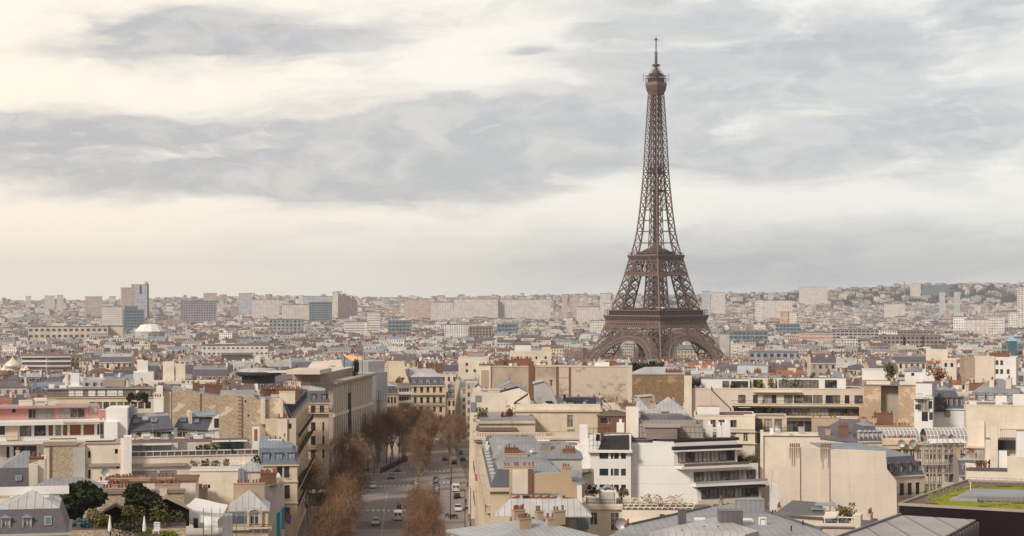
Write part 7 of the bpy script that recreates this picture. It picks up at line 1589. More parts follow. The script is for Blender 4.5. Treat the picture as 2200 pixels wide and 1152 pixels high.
for i in range(7): moto('%s scooter from the front in the parked row left of the median tree trunk'%SID[i],893+i*.2,1072-i*5.6,c=r.choice([(.5,.48,.45),(.03,.03,.03),(.3,.3,.3)]),name='scooter',head=1.35+r.uniform(-.2,.2),group='scooters parked left of the median tree')
for i in range(7): moto('%s scooter from the front in the parked row right of the median tree trunk'%SID[i],938-i*.2,1066-i*5.6,c=r.choice([(.5,.48,.45),(.03,.03,.03),(.3,.3,.3)]),name='scooter',head=-1.35+r.uniform(-.2,.2),group='scooters parked right of the median tree')
for i,(px,py) in enumerate(((963,1113),(970,1115),(977,1115),(1003,1099))): moto(['dark motorcycle at left of the group by the side lane crossing','dark motorcycle in the middle of the group by the side lane crossing','dark motorcycle at right of the group by the side lane crossing','dark motorcycle beside the nearest parked white car'][i],px,py,name='motorcycle',head=.9)
# people
SKIN=solid('skin',(.45,.28,.20),.6)
def person(lab,X,Y,z,h=1.72,top=(.05,.05,.07),leg=(.03,.03,.04),pose='walk',head=0,name='person'):
    o=link(name,None,None,(X,Y,z),head); tag(o,lab,'person'); k=h/1.72
    V=[];E=[];RR=[]
    def v(x,y,z_,r_): V.append((x*k,y*k,z_*k)); RR.append(r_*k); return len(V)-1
    if pose=='walk': hip=.92; ft=[(-.1,.28),(.1,-.25)]; hands=[(-.24,-.18,.85),(.24,.2,.87)]; kn=[(-.1,.2,.48),(.1,-.05,.47)]
    elif pose=='ride': hip=.55; ft=[(-.22,.1),(.22,.1)]; hands=[(-.3,.42,.75),(.3,.42,.75)]; kn=[(-.2,.32,.5),(.2,.32,.5)]
    else: hip=.92; ft=[(-.1,.03),(.1,.0)]; hands=[(-.25,.05,.82),(.25,.05,.82)]; kn=[(-.1,.03,.48),(.1,.02,.48)]
    p=v(0,0,hip,.13); w_=v(0,.01,hip+.2,.12); ch=v(0,.02,hip+.42,.15); nk=v(0,.03,hip+.58,.055); hd0=v(0,.05,hip+.68,.085); hd1=v(0,.05,hip+.77,.075)
    E+= [(p,w_),(w_,ch),(ch,nk),(nk,hd0),(hd0,hd1)]
    zf=.05 if pose!='ride' else -.1
    for i,s_ in enumerate((-1,1)):
        a=v(s_*.1,0,hip-.06,.09); b_=v(kn[i][0],kn[i][1],kn[i][2] if pose!='ride' else .45,.06); c_=v(ft[i][0],ft[i][1],zf+.05,.04); d_=v(ft[i][0],ft[i][1]+.16,zf,.035); E+=[(p,a),(a,b_),(b_,c_),(c_,d_)]
        sh=v(s_*.19,.02,hip+.5,.06); H3=hands[i]; el=v(s_*.26,(H3[1])*.4,(hip+.5+H3[2])/2,.042); hn=v(H3[0],H3[1],H3[2]-(0 if pose!='ride' else .0),.035); E+=[(ch,sh),(sh,el),(el,hn)]
    me=bpy.data.meshes.new('body'); me.from_pydata(V,E,[]); bo=link('body',me,o); sk=bo.modifiers.new('skin','SKIN'); 
    for i,d_ in enumerate(me.skin_vertices[0].data): d_.radius=(RR[i],RR[i]*.85); 
    me.skin_vertices[0].data[0].use_root=True
    su=bo.modifiers.new('sub','SUBSURF'); su.levels=1; su.render_levels=1
    m5,q,b5=new_mat('clothes'); tcn=q.new('ShaderNodeTexCoord').outputs['Object']; x,y,z_=q.xyz(tcn)
    cc=q.mixc(q.m('GREATER_THAN',z_,(hip+.02)*k),c4(leg),c4(top)); cc=q.mixc(q.m('GREATER_THAN',z_,(hip+.57)*k),cc,c4((.45,.28,.20))); cc=q.mixc(q.m('GREATER_THAN',q.m('SUBTRACT',z_,q.m('MULTIPLY',y,.6)),(hip+.70)*k),cc,c4((.04,.025,.02))); q.put(b5.inputs['Base Color'],cc); b5.inputs['Roughness'].default_value=.85; me.materials.append(m5)
    return o
for lab,px,py,top,leg,ps in (('person in dark coat walking on the right pavement by the delivery van',1005,1052,(.03,.03,.04),(.02,.02,.03),'walk'),('person in black standing by the lamp post at right pavement',1008,1120,(.02,.02,.03),(.02,.02,.02),'stand'),('person in dark jacket walking, bottom edge, left of the pair',1007,1149,(.04,.03,.04),(.03,.03,.05),'walk'),('person in blue jeans walking, bottom edge, right of the pair',1023,1150,(.05,.04,.04),(.05,.07,.13),'walk'),('person in dark clothes beside the nearest parked white car',1001,1086,(.04,.04,.05),(.03,.03,.04),'stand'),('person in pale jacket at the left kerb near the white car',775,1066,(.4,.36,.32),(.05,.05,.07),'walk')):
    X,Y=at(px,py); person(lab,X,Y,GZ(Y)+.14,1.72,top,leg,ps,r.uniform(-1,3))
for lab,px,py,top in (('rider in tan jacket on motorcycle ahead of the white van, left of two',855,1094,(.35,.22,.13)),('rider in black on motorcycle ahead of the white van, right of two',860,1097,(.03,.03,.04))):
    o,X,Y=moto('motorcycle ridden by the '+('tan' if 'tan' in lab else 'black')+' jacketed rider ahead of the white van',px,py,c=(.08,.03,.03)); o.location.z-=.12; person(lab,X,Y-.15,GZ(Y)+.38,1.72,top,(.03,.03,.04),'ride')
# street lamps, sign posts, kiosk, fence
def lamp(lab,px,py,h,Y=None,arm=1.2):
    X,Y=at(px,py); o=link('street_lamp',None,None,(X,Y,GZ(Y)+.14)); tag(o,lab,'lamp post','dark lamp posts on the right')
    mb=MB(); mb.lathe(0,0,[(.16,0),(.13,.8),(.09,.9),(.06,h)],8); mb.beam((0,0,h),(-arm,0,h+.25),.08); part('pole',mb,M['dark'],o); mb=MB(); mb.box(-arm-.45,-arm+.1,-.13,.13,h+.14,h+.3); part('lamp_head',mb,M['metal'],o)
lamp('tall dark lamp post left of the parked white car',968,1118,9.2); lamp('tall dark lamp post nearest the bottom of the right lane',999,1151,9.5); lamp('dark lamp post beside the right facade',1011,1132,8.6); lamp('dark lamp post before the far right crossing',970,1040,4.5)
X,Y=at(676,1088); o=link('kiosk',None,None,(X,Y,GZ(Y)),-.1); tag(o,'dark walled pavement kiosk with flat white roof at the left facade','kiosk'); mb=MB(); mb.box(-2.6,2.2,-1.4,2.2,0,3.4); part('body',mb,M['black_roof'],o); mb=MB(); mb.box(-2.9,3.6,-1.8,2.6,3.4,3.75); part('roof',mb,M['white'],o)
o=link('black_fence',None,None,(0,0,0)); tag(o,'long black fence along the kerb at the junction under the left trees','fence'); mb=MB(); A_,C_=at(818,1018),at(876,990); 
z=lambda Y:GZ(Y)
mb.face([(A_[0],A_[1],z(A_[1])),(C_[0],C_[1],z(C_[1])),(C_[0],C_[1],z(C_[1])+1.7),(A_[0],A_[1],z(A_[1])+1.7)]); mb.face([(A_[0],A_[1]+.15,z(A_[1])),(A_[0],A_[1]+.15,z(A_[1])+1.7),(C_[0],C_[1]+.15,z(C_[1])+1.7),(C_[0],C_[1]+.15,z(C_[1]))]); part('panel',mb,M['black_roof'],o)
mb=MB()
for i in range(14): k=i/13; x=A_[0]+(C_[0]-A_[0])*k; y=A_[1]+(C_[1]-A_[1])*k-.05; mb.beam((x,y,z(y)),(x,y,z(y)+1.85),.14)
part('post',mb,M['dark'],o)
# ---- bare trees
protos=[]
for s_ in range(5):
    t_,c_=bare_tree(15,5.0,s_+1,2700,1.35); protos.append((t_.mesh('trunk',M['bark']),c_.mesh('crown',M['twig'] if s_!=3 else M['twig_grey'])))
ntree=0
def tree(X,Y,h,k,lab,grp):
    global ntree
    ntree+=1; i=ntree%5; o=link('bare_plane_tree',None,None,(X,Y,GZ(Y)+.1),r.uniform(0,6.28)); o.scale=(k,k,h/15.0); tag(o,lab,'tree',grp); link('trunk',protos[i][0],o); link('crown',protos[i][1],o)
ys=[312,322,333,344,355,366,378,390,402,415,430,446,462]
for i,Y in enumerate(ys): tree(AX(-35.2+r.uniform(-.7,.7),Y),Y,r.uniform(14,17.5),r.uniform(1.1,1.35),'bare tree %s from the front in the row left of the road'%ORD[i],'leafless trees left of the road')
for i,(X,Y) in enumerate(((-45,398),(-47,420),(-49,442),(-51,458),(-52,478))): tree(X,Y,r.uniform(11,14),1.0,'smaller bare tree %s from the front along the left facades'%ORD[i],'leafless trees along the left facades')
for i,Y in enumerate((316,325,335,345,356,368)): tree(AX(-18.8+r.uniform(-.3,.3),Y),Y,r.uniform(12.5,15),1.05,'bare tree %s from the front on the median below the scooters'%ORD[i],'leafless trees on the near median')
for i,(Y,hh,kk) in enumerate(((478,14.5,1.0),(492,16,1.15),(512,16,1.2),(532,16,1.2))): tree(AX(-18.9,Y),Y,hh,kk,'bare tree %s from the front on the median between the zebra crossings'%ORD[i],'leafless trees between the zebra crossings')
for i,Y in enumerate((554,566,578,590,603,616,630,645,660,676)): tree(WX(908+r.uniform(-16,22),Y),Y,r.uniform(15.5,19),r.uniform(1.2,1.5),'bare tree %s from the front on the far median beyond the junction'%ORD[i],'leafless trees on the far median')
for i,(X,Y) in enumerate(((-48.5,497),(-46.5,512),(-45,528),(-43.5,544),(-42,562),(-40.5,580),(-39.5,598),(-38,616),(-36.5,634),(-35,652),(-44,505),(-41,536),(-38.5,570),(-37,590))): tree(X,Y,r.uniform(14,17) if Y<530 else r.uniform(17,20.5),r.uniform(1.1,1.4),'bare tree %s from the front in the left row beyond the junction'%ORD[i],'leafless trees left beyond the junction')
for i,(px,Y) in enumerate(((968,548),(982,566),(964,584),(984,602),(966,620),(986,640),(970,662),(990,684))): tree(WX(px,Y),Y,r.uniform(13,17),.95,'bare tree %s from the front by the right facades beyond the junction'%ORD[i],'leafless trees by the right facades')
for i,(X,Y) in enumerate(((-43,660),(-38,668),(-32,674),(-26,680),(-36,688),(-24,690))): tree(X,Y,r.uniform(12,15),1.2,'bare tree %s from the front before the grand building at the avenue end'%ORD[i],'leafless trees at the avenue end')
# ================================================================ distant landmarks
def slab(name,lab,px0,px1,pt,Y,d,mat,yaw=0,extra=None,pb=None,cat='building'):
    b=B(name,lab,px0,px1,pt,Y,d,yaw,mat,cat=cat); h=b.h; mb=MB(); 
    W2=[(0,0),(b.w,0),(b.w,d),(0,d)]
    for i in range(4):
        a,c=W2[i],W2[(i+1)%4]; L=math.hypot(c[0]-a[0],c[1]-a[1]); mb.face([(a[0],a[1],-3),(c[0],c[1],-3),(c[0],c[1],h),(a[0],a[1],h)],0,[(0,-h),(L,-h),(L,0),(0,0)])
    part('wall',mb,b.wall_m,b.o); mb=MB(); mb.box(-.3,b.w+.3,-.3,d+.3,h,h+1.0); part('roof',mb,extra or M['gravel'],b.o); return b
FT=facade('pink_tower',(.62,.51,.46),4,3.4,.5,.3,(.25,.18,.16),jit=.3); FW=facade('white_tower',(.62,.64,.68),3.2,3.3,.62,.42,(.12,.15,.22),jit=.3); FB=facade('blue_dark_office',(.30,.34,.37),5,4.5,.85,.7,(.07,.10,.13),jit=.3)
FWH=facade('white_office',(.80,.77,.72),3.5,3.6,.55,.35,(.12,.10,.10)); FBR=facade('brown_office',(.36,.27,.23),4.2,3.5,.6,.55,(.04,.035,.04),jit=.1); FLB=facade('banded_flats',(.68,.62,.57),40,3.1,.98,.55,(.16,.14,.17),jit=.2); FDK=facade('dark_flats',(.50,.46,.47),5,3.3,.78,.6,(.05,.05,.08),jit=.15); FPK=facade('pale_estate',(.74,.67,.63),6,3.2,.45,.4,(.45,.40,.40),jit=.2); FGL=facade('pale_glass',(.42,.52,.55),6,5,.9,.85,(.20,.30,.33),jit=.2); FLN=facade('lattice_office',(.70,.62,.54),7,7,.6,.45,(.10,.09,.09),jit=.1)
RT=M['zinc_dark']
b=slab('blue_glass_tower','tallest pale blue office tower with rounded top on the left skyline',282,319,612,4300,38,FW,0); b.bx('dark_edge','glass_dark',b.w-2.5,b.w+.2,-.6,-.1,0,b.h); b.bx('dark_slot','glass_dark',b.w*.48,b.w*.6,-.6,-.1,b.h*.8,b.h-2); mb=MB(); mb.lathe(b.w-6,8,[(4,b.h),(5,b.h+4),(3,b.h+8),(0,b.h+9)],12); part('rooftop_drum',mb,M['grey'],b.o)
slab('pink_brown_tower','broad pinkish brown tower left of the tallest tower',262,290,619,4150,40,FT,6)
b=slab('dark_glass_block','dark blue green glass block in front of the two tall towers',266,310,667,2900,28,FB,4); b.bx('upper_block','glass_blue',b.w*.05,b.w*.68,3,20,b.h,b.h+7)
o=link('white_domed_hall',None,None,(WX(322,2350),2350,GZ(2350))); tag(o,'white faceted dome hall below the far towers on the left','hall'); h=WZ(712,2350)-GZ(2350); rr=19.5; mb=MB(); mb.lathe(0,0,[(rr,-2),(rr,h)],10); part('wall',mb,M['grey'],o); mb=MB(); mb.lathe(0,0,[(rr+.5,h),(rr*.62,h+8.5),(rr*.3,h+9.6),(0,h+10)],10); part('dome',mb,M['white'],o); mb=MB(); mb.lathe(0,0,[(0,0),(5,0)],16); mb.v=[(v[0]+6,-rr-.3,max(.5,v[1]+h-6)) for v in mb.v]; part('arched_window',mb,M['concrete_dark'],o)
slab('long_lattice_office','long low white office with lattice of dark windows on the left',60,232,703,2250,20,FLN,-3); b=slab('long_lattice_wing','cream end wing right of the long lattice office',228,264,702,2280,22,M['beige'],-3)
# curved banded flats
for i,(a,c,y) in enumerate(((46,100,1180),(99,152,1178))):
    b=slab('banded_curved_flats',['left half of the curved flats with white balcony bands, above the golden domes','right half of the curved flats with white balcony bands'][i],a,c,765,y,14,FLB,[-7,7][i],M['gravel'])
    for k in range(6): b.bx('balcony_band','white',0,b.w,-1.3,-.1,b.h-1-k*3.0,b.h-.3-k*3.0)
slab('side_wing_flats','tan stone wing right of the curved flats',152,178,766,1200,14,facade('tan_wing',(.50,.40,.30),3,3.2,.5,.5),5)
# golden domes
GOLD=solid('pale_gold',(.95,.80,.62),.35,.35,.6,.06,.5)
for px,pb,pt,rw,lab in ((27,791,765,18,'largest pale gold onion dome on the left'),(47,799,785,8.5,'small gold onion dome right of the largest'),(56,798,784,8,'small gold onion dome farthest right of the cluster'),(9,798,784,7.5,'small gold onion dome just left of the largest'),(0,799,785,8,'small gold onion dome at the left edge')):
    Y=1160; o=link('onion_dome',None,None,(WX(px,Y),Y,GZ(Y))); tag(o,lab,'dome','gold domes'); z0=WZ(pb,Y)-GZ(Y); R_=rw/F*Y; H=WZ(pt,Y)-WZ(pb,Y)
    mb=MB(); mb.lathe(0,0,[(R_*.75,0),(R_*.75,z0)],16); part('drum',mb,M['cream_light'],o); mb=MB(); mb.lathe(0,0,[(R_*.78,z0),(R_*.98,z0+H*.12),(R_,z0+H*.24),(R_*.86,z0+H*.40),(R_*.5,z0+H*.58),(R_*.2,z0+H*.74),(R_*.06,z0+H*.9),(0,z0+H)],20); part('dome',mb,GOLD,o,smooth=True)
slab('cathedral_block','pale block with two dark openings under the gold domes',-10,45,802,1080,14,facade('big_dark_openings',(.55,.50,.44),9,9,.75,.6,(.04,.05,.08),jit=0),0)
slab('long_white_office','long white office block with small square windows, left centre',434,576,743,1330,16,FWH,3); b=slab('blue_roofed_hall','slate blue roofed block with two white roof lights below the long white office',476,542,763,1130,16,M['slate_grey'],0); b.bx('roof_light','white',3,8,-.3,0,b.h-5,b.h-3.2); b.bx('roof_light','white',13,18,-.3,0,b.h-5,b.h-3.2); b.bx('roof_light','white',-.2+b.w,b.w+5,1,9,b.h-8,b.h-1)
slab('white_flats_block','white flats with dark windows left of the long dark roof',550,577,738,1350,14,facade('white_flats',(.82,.80,.76),4,3.4,.6,.5,(.07,.06,.07)),0)
for lab,a,c,pt,Y,m,nm in (('long dark slab of flats behind the white domed hall',388,465,647,3600,FDK,'dark_flats_slab'),('pink tower on the left skyline above the dark flats',437,465,631,4900,FT,'skyline_tower'),('pale blue paired tower left of the dark blue office',513,540,631,4700,FW,'skyline_tower'),('pale slab tower between skyline tower and dark blue office',541,600,644,4300,FPK,'skyline_slab'),('dark teal office slab left of the stepped cream tower',664,713,650,3700,FB,'teal_office'),('pale long office behind the teal slab',652,712,637,5200,FW,'skyline_office'),
  ('low pale office left of the teal slab',606,665,655,3720,FPK,'pale_office'),('very long pale estate slab right of the stepped tower',975,1070,643,4400,FPK,'long_estate_slab'),('continuing right half of the very long pale estate slab',1070,1183,644,4420,FPK,'long_estate_slab'),('dark brown estate left of the very long pale slab',868,925,643,4200,FT,'brown_estate'),('pink slab right of the dark brown estate',926,974,650,4150,FPK,'pink_estate'),
  ('slim pink tower left of the iron tower, first of three',1207,1219,633,4800,FT,'slim_tower'),('slim tower in the middle of the three left of the iron tower',1229,1243,636,4900,FT,'slim_tower'),('slim tower right of the three left of the iron tower',1253,1262,635,4850,FT,'slim_tower'),('cream block with grey end close left of the iron tower',1289,1312,631,4600,FPK,'skyline_block'),('pale block left of the iron tower legs',1296,1312,652,3600,FPK,'pale_block'),
  ('long low beige school block left of the iron tower',1239,1288,660,3700,FPK,'long_low_block'),('cream tower right of the iron tower on the skyline',1508,1526,626,5200,FW,'skyline_tower'),('pair of pale slabs right of the iron tower',1528,1558,629,5600,FPK,'skyline_slab'),('broad pale pink monolith on the right hill',1717,1777,617,6800,FPK,'hill_block'),('white cube block below the broad pink monolith',1623,1640,645,3900,FWH,'white_cube'),('row of three pale slabs right of the iron tower',1641,1702,646,4300,FPK,'pale_slab_row'),
  ('pale chimneyed hospital on top of right hill',1956,1978,609,7400,FPK,'hill_top_block'),('long blue glass building on top of right hill',1979,2040,614,7400,FB,'hill_top_office'),('white striped tower pair on right hill, left one',2018,2030,628,5600,FW,'hill_tower'),('white striped tower pair on right hill, right one',2050,2063,627,5600,FW,'hill_tower'),('long grey white low block on right hillside',1900,1944,653,4600,FPK,'hillside_block'),
  ('cream towerlet on the left skyline, leftmost',55,66,637,6200,FPK,'skyline_block'),('pair of small pink towers on the left skyline',96,118,636,6000,FPK,'skyline_block'),('pale tower near the left skyline pair',122,135,635,5900,FPK,'skyline_block'),('pinkish apartment block left of the tall towers',183,219,638,4600,FT,'skyline_block'),('pale low white office left of the dark glass block',219,262,659,3100,FWH,'white_office'),
  ('white balconied tower right of the dark striped roofs in centre left',789,817,671,2600,facade('white_bands',(.82,.78,.73),30,3.3,.9,.4,(.25,.22,.22)),'white_band_tower'),('long white banded flats left of the white banded tower',740,790,692,2550,facade('white_bands_b',(.78,.75,.71),30,3.3,.9,.4,(.25,.24,.25)),'white_band_block'),('dark arched roof office right of the white banded tower',834,882,690,2500,FB,'dark_roof_office'),('white vertical fin block centre',955,1005,698,2350,facade('white_fins',(.82,.80,.77),3,12,.4,.9,(.3,.28,.28)),'white_fin_block'),('brown flats right of the white vertical fin block',1008,1058,703,2330,FBR,'brown_flats'),('dark blue office right of the brown flats',1068,1112,697,2400,FB,'blue_office'),
  ('grey lattice office far left centre',578,652,687,2700,facade('grey_lattice',(.42,.42,.42),6,5,.6,.6,(.06,.07,.09)),'grey_lattice_office'),('white block close left of the iron tower',1267,1300,690,2500,FWH,'white_block'),('tall thin cream building left of the white block by the iron tower',1217,1230,683,2700,FPK,'thin_block'),
  ('long glazed blue office right of the iron tower base',1567,1650,712,2150,FB,'glazed_office'),('grey windowless block left of the glazed office',1547,1567,718,2100,M['grey'],'grey_block'),('rose and cream office with stripes in right centre',1717,1790,715,2050,facade('rose_bands',(.62,.48,.40),30,3.6,.95,.35,(.3,.22,.2)),'rose_office'),('dark balconied flats right of the rose office',1787,1888,709,2150,FDK,'dark_balcony_flats'),('low dark striped flats below the dark balconied ones',1805,1895,729,1950,facade('dark_stripes',(.46,.40,.38),30,3.4,.96,.55,(.08,.07,.08)),'dark_striped_flats'),('white gridded office behind the curved brown office',1885,1928,710,2300,facade('white_grid',(.82,.80,.77),3,3.4,.5,.5,(.05,.05,.08)),'white_grid_office'),
  ('long dark banded office above the curved brown office',1927,2008,711,2350,FBR,'banded_office'),('white tower with square windows in right group',2048,2078,681,2500,facade('white_squares',(.86,.84,.82),3.4,3.4,.5,.45,(.18,.18,.22)),'white_square_tower'),('beige tower in the middle of the right white group',2072,2124,687,2480,FPK,'beige_tower'),('white tower at right of the right group',2118,2158,680,2520,FWH,'white_tower'),('very tall white slab tower cut by right edge',2186,2215,617,3000,facade('edge_tower',(.78,.75,.72),5,3.4,.6,.5,(.2,.17,.18)),'edge_tower'),('small white banded office left of the edge tower',2167,2187,671,2900,FWH,'banded_block'),
  ('pale glass pavilion below the right white towers',2025,2108,737,1900,FGL,'glass_pavilion'),('dark blue modern block around the glass pyramid',2152,2215,741,1720,FB,'dark_modern_block'),('blue grey window strip office right of the iron tower feet',1609,1716,757,1380,facade('blue_strip',(.33,.36,.42),5,4.2,.55,.6,(.05,.05,.07),jit=.1),'blue_grey_office'),('orange sided cube block in right far field',1676,1694,671,3300,facade('orange_side',(.66,.46,.32),9,9,.2,.2),'orange_cube'),('pale cream cube next to the orange block',1693,1712,671,3300,FWH,'cream_cube'),('dark grey depot roof block left of rose office',1667,1718,697,2600,FB,'grey_depot')):
    slab(nm,lab,a,c,pt,Y,18 if Y<3500 else 26,m,0 if Y>2600 else -2)
# stepped cream tower group
for i,(a,c,pt) in enumerate(((714,726,628),(723,735,627),(734,745,632),(744,756,636),(755,768,639))): slab('stepped_tower','%s cream tower from the left in the stepped group at centre left skyline'%ORD[i],a,c,pt,4400+i*15,24,facade('cream_tower%d'%i,(.80,.71,.64),6,3.3,.4,.4,(.55,.47,.43)) if i==0 else bpy.data.materials['cream_tower0'])
# curved brown office
for i,(a,c,yw) in enumerate(((1897,1940,-5),(1939,1981,2),(1980,2021,8))):
    slab('curved_brown_office',['left third of the curved brown grid office','middle third of the curved brown grid office','right third of the curved brown grid office'][i],a,c,722,1880,22,facade('brown_grid%d'%i,(.36,.29,.27),4.2,4.0,.6,.5,(.035,.035,.045),jit=.05),yw)
# glass pyramid
Y=1700; o=link('glass_pyramid',None,None,(WX(2175,Y),Y,GZ(Y))); tag(o,'small bright blue glass pyramid on a dark tower at right','pyramid roof'); z0=WZ(733,Y)-GZ(Y); mb=MB(); mb.box(-3.4,3.4,-3.4,3.4,0,z0); part('tower_shaft',mb,M['glass_blue'],o); mb=MB(); mb.frustum((-4.2,4.2,-4.2,4.2),(-.1,.1,-.1,.1),z0,z0+4.6,0,0); part('pyramid',mb,solid('sky_blue_glass',(.25,.50,.62),.2),o)
# red-brown roofed band, hill mast
Y=7400; o=link('hill_mast',None,None,(WX(1943,Y),Y,GZ(Y,WX(1943,Y)))); tag(o,'thin mast on top of the right hill','mast'); mb=MB(); mb.lathe(0,0,[(2.2,0),(2,WZ(606,Y)-GZ(Y,WX(1943,Y))),(0,WZ(605,Y)-GZ(Y,WX(1943,Y)))],6); part('mast_shaft',mb,M['concrete_dark'],o)
b=slab('mansard_palace','long stone building with blue grey mansards seen through the iron tower arches',1340,1400,748,2300,20,facade('palace',(.55,.46,.36),4,4,.4,.5),0,M['slate_grey']); b.bx('mansard_roof','slate_grey',0,b.w,1,16,b.h+1,b.h+6)
b=slab('mansard_palace','blue roofed long stone building seen through right iron arch',1455,1620,752,2250,20,bpy.data.materials['palace'],0,M['slate_grey']); b.bx('mansard_roof','zinc_blue',0,b.w*.6,1,16,b.h+1,b.h+6); b.bx('mansard_roof','slate_grey',b.w*.62,b.w,1,16,b.h+1,b.h+9)
# ================================================================ city behind: generated houses
rc=random.Random(4711)
WALLS=[('cream stone',facade('far_cream',(.74,.65,.55),2.3,3.1,.46,.62)),('pale plaster',facade('far_pale',(.80,.73,.65),2.7,3.0,.38,.5)),('white painted',facade('far_white',(.80,.76,.71),2.9,2.9,.5,.45)),
       ('tan stone',facade('far_tan',(.55,.45,.37),2.4,3.1,.4,.58)),('grey rendered',facade('far_grey',(.50,.46,.43),2.6,3.0,.45,.5)),('rose plaster',facade('far_rose',(.58,.46,.40),2.5,3.0,.4,.55))]
SIDE=[M['cream'],M['cream_light'],M['white'],M['tan'],M['beige'],M['concrete'],M['beige']]
ROOFS=[('zinc','zinc'),('pale zinc','zinc_pale'),('blue zinc','zinc_blue'),('weathered zinc','zinc_dark'),('grey slate','slate_grey'),('brown felt','brown_roof'),('red tile','tile')]
def house_parts(w,d,h,r,kind,lod=1):
    """returns dict name->(MB, nmats...) ; material slots 0 front wall 1 side wall 2 roof lo 3 roof top 4 pots 5 stack 6 glass"""
    W_=MB(); RF=MB(); CH=[]; DM=[]
    W_.face([(0,0,0),(w,0,0),(w,0,h),(0,0,h)],0,[(0,-h),(w,-h),(w,0),(0,0)]); W_.face([(w,d,0),(0,d,0),(0,d,h),(w,d,h)],0,[(0,-h),(w,-h),(w,0),(0,0)])
    top=h
    if kind=='mansard':
        h1=r.uniform(2.2,3.0); h2=r.uniform(.8,1.7); ins=r.uniform(.8,1.2)
        A=[(0,0,h),(w,0,h),(w,d,h),(0,d,h)]; Bq=[(0,ins,h+h1),(w,ins,h+h1),(w,d-ins,h+h1),(0,d-ins,h+h1)]
        RF.face([A[0],A[1],Bq[1],Bq[0]],0); RF.face([A[2],A[3],Bq[3],Bq[2]],0)
        RF.face([Bq[0],Bq[1],(w,d/2,h+h1+h2),(0,d/2,h+h1+h2)],1); RF.face([Bq[2],Bq[3],(0,d/2,h+h1+h2),(w,d/2,h+h1+h2)],1)
        for x in (0,w):
            P=[(x,0,0),(x,0,h),(x,ins,h+h1+.25),(x,d/2,h+h1+h2+.3),(x,d-ins,h+h1+.25),(x,d,h),(x,d,0)]
            W_.face(P if x==0 else P[::-1],1)
        W_.box(-.02,w+.02,-.3,.0,h-.3,h+.02,1)
        n=int(w/2.6)
        for i in range(n): DM.append((w*(i+.5)/n,.35,h+.3))
        top=h+h1+h2; zt=h+h1
    elif kind=='hip':
        h2=r.uniform(1.4,2.6); m=d/2; l=d*.4; e=.25
        W_.face([(w,0,0),(w,d,0),(w,d,h),(w,0,h)],1); W_.face([(0,d,0),(0,0,0),(0,0,h),(0,d,h)],1)
        RF.face([(-e,-e,h),(w+e,-e,h),(w-l,m,h+h2),(l,m,h+h2)],1); RF.face([(w+e,d+e,h),(-e,d+e,h),(l,m,h+h2),(w-l,m,h+h2)],1); RF.face([(w+e,-e,h),(w+e,d+e,h),(w-l,m,h+h2)],1); RF.face([(-e,d+e,h),(-e,-e,h),(l,m,h+h2)],1)
        top=h+h2; zt=h+.6
    else:
        W_.face([(w,0,0),(w,d,0),(w,d,h),(w,0,h)],1); W_.face([(0,d,0),(0,0,0),(0,0,h),(0,d,h)],1)
        RF.box(.25,w-.25,.25,d-.25,h-.3,h+.04,1); 
        W_.box(-.05,w+.05,-.05,.25,h+.003,h+.6,1); W_.box(-.05,.25,.25,d,h+.003,h+.6,1); W_.box(w-.25,w+.05,.25,d,h+.003,h+.6,1)
        bw,bd=w*r.uniform(.25,.6),d*r.uniform(.3,.5); bx_=r.uniform(.5,w-bw-.5); by_=r.uniform(1.5,d-bd-.5); bh=r.uniform(1.8,3.2)
        W_.box(bx_,bx_+bw,by_,by_+bd,h,h+bh,0); RF.box(bx_-.2,bx_+bw+.2,by_-.2,by_+bd+.2,h+bh,h+bh+.15,1)
        if r.random()<.5: s=r.uniform(.8,2); x=r.uniform(.5,w-3); W_.box(x,x+s,2,2+s,h,h+s*.9,1)
        top=h+bh; zt=h
    for k in range(r.randint(2,5)):
        s=r.uniform(.4,1.5); x=r.uniform(.6,w-2.2); y=r.uniform(1.2,d-3); z=(h if kind=='flat' else h+(h1 if kind=='mansard' else .5))-.3; q_=r.choice([0,1,2]); (W_ if q_<2 else RF).box(x,x+s,y,y+s*.8,z,z+r.uniform(.9,2.2),1)
    # chimney stacks at party walls
    spots=[(0.4,1),(w-.4,1)] if kind!='flat' else [(r.choice([.4,w-.4]),1)]
    if r.random()<.5: spots.append((w*r.uniform(.35,.65),0))
    for x,along in spots:
        if r.random()<.15: continue
        c=MB(); L=r.uniform(2.2,min(5.5,d*.5)); y0=r.uniform(1.5,max(1.6,d-L-1.0)); hh=top+r.uniform(.2,1.2); 
        c.box(x-.3,x+.3,y0,y0+L,zt-.5,hh,0); c.box(x-.38,x+.38,y0-.08,y0+L+.08,hh,hh+.15,0)
        n=int(L/.45)
        for i in range(n):
            if r.random()<.85:
                yy=y0+L*(i+.5)/n; s=.11; z1=hh+.15+r.uniform(.35,.75); c.box(x-s,x+s,yy-s,yy+s,hh+.15,z1,1,bottom=False)
        CH.append(c)
    if lod<1 or r.random()<.35:
        c=MB(); L=r.uniform(1.5,3.5); x=r.uniform(1,max(1.2,w-L-1)); y=r.uniform(d*.3,d*.6); hh=top+r.uniform(.0,.9); c.box(x,x+L,y,y+.6,zt-.5,hh,0)
        n=int(L/.45)
        for i in range(n): xx=x+L*(i+.5)/n; c.box(xx-.13,xx+.13,y+.17,y+.43,hh,hh+r.uniform(.5,.9),1,bottom=False)
        CH.append(c)
    return W_,RF,CH,DM
STACK=[M['tan'],M['cream'],M['beige'],M['brick'],M['white']]
dorm=MB(); dorm.box(-.62,.62,0,1.2,0,1.55,0); dorm.box(-.72,.72,-.12,1.6,1.55,1.75,0); dorm.box(-.42,.42,-.03,.0,.15,1.4,1)
dorm_me=dorm.mesh('dormer',[M['zinc_pale'],M['glass_dark']])
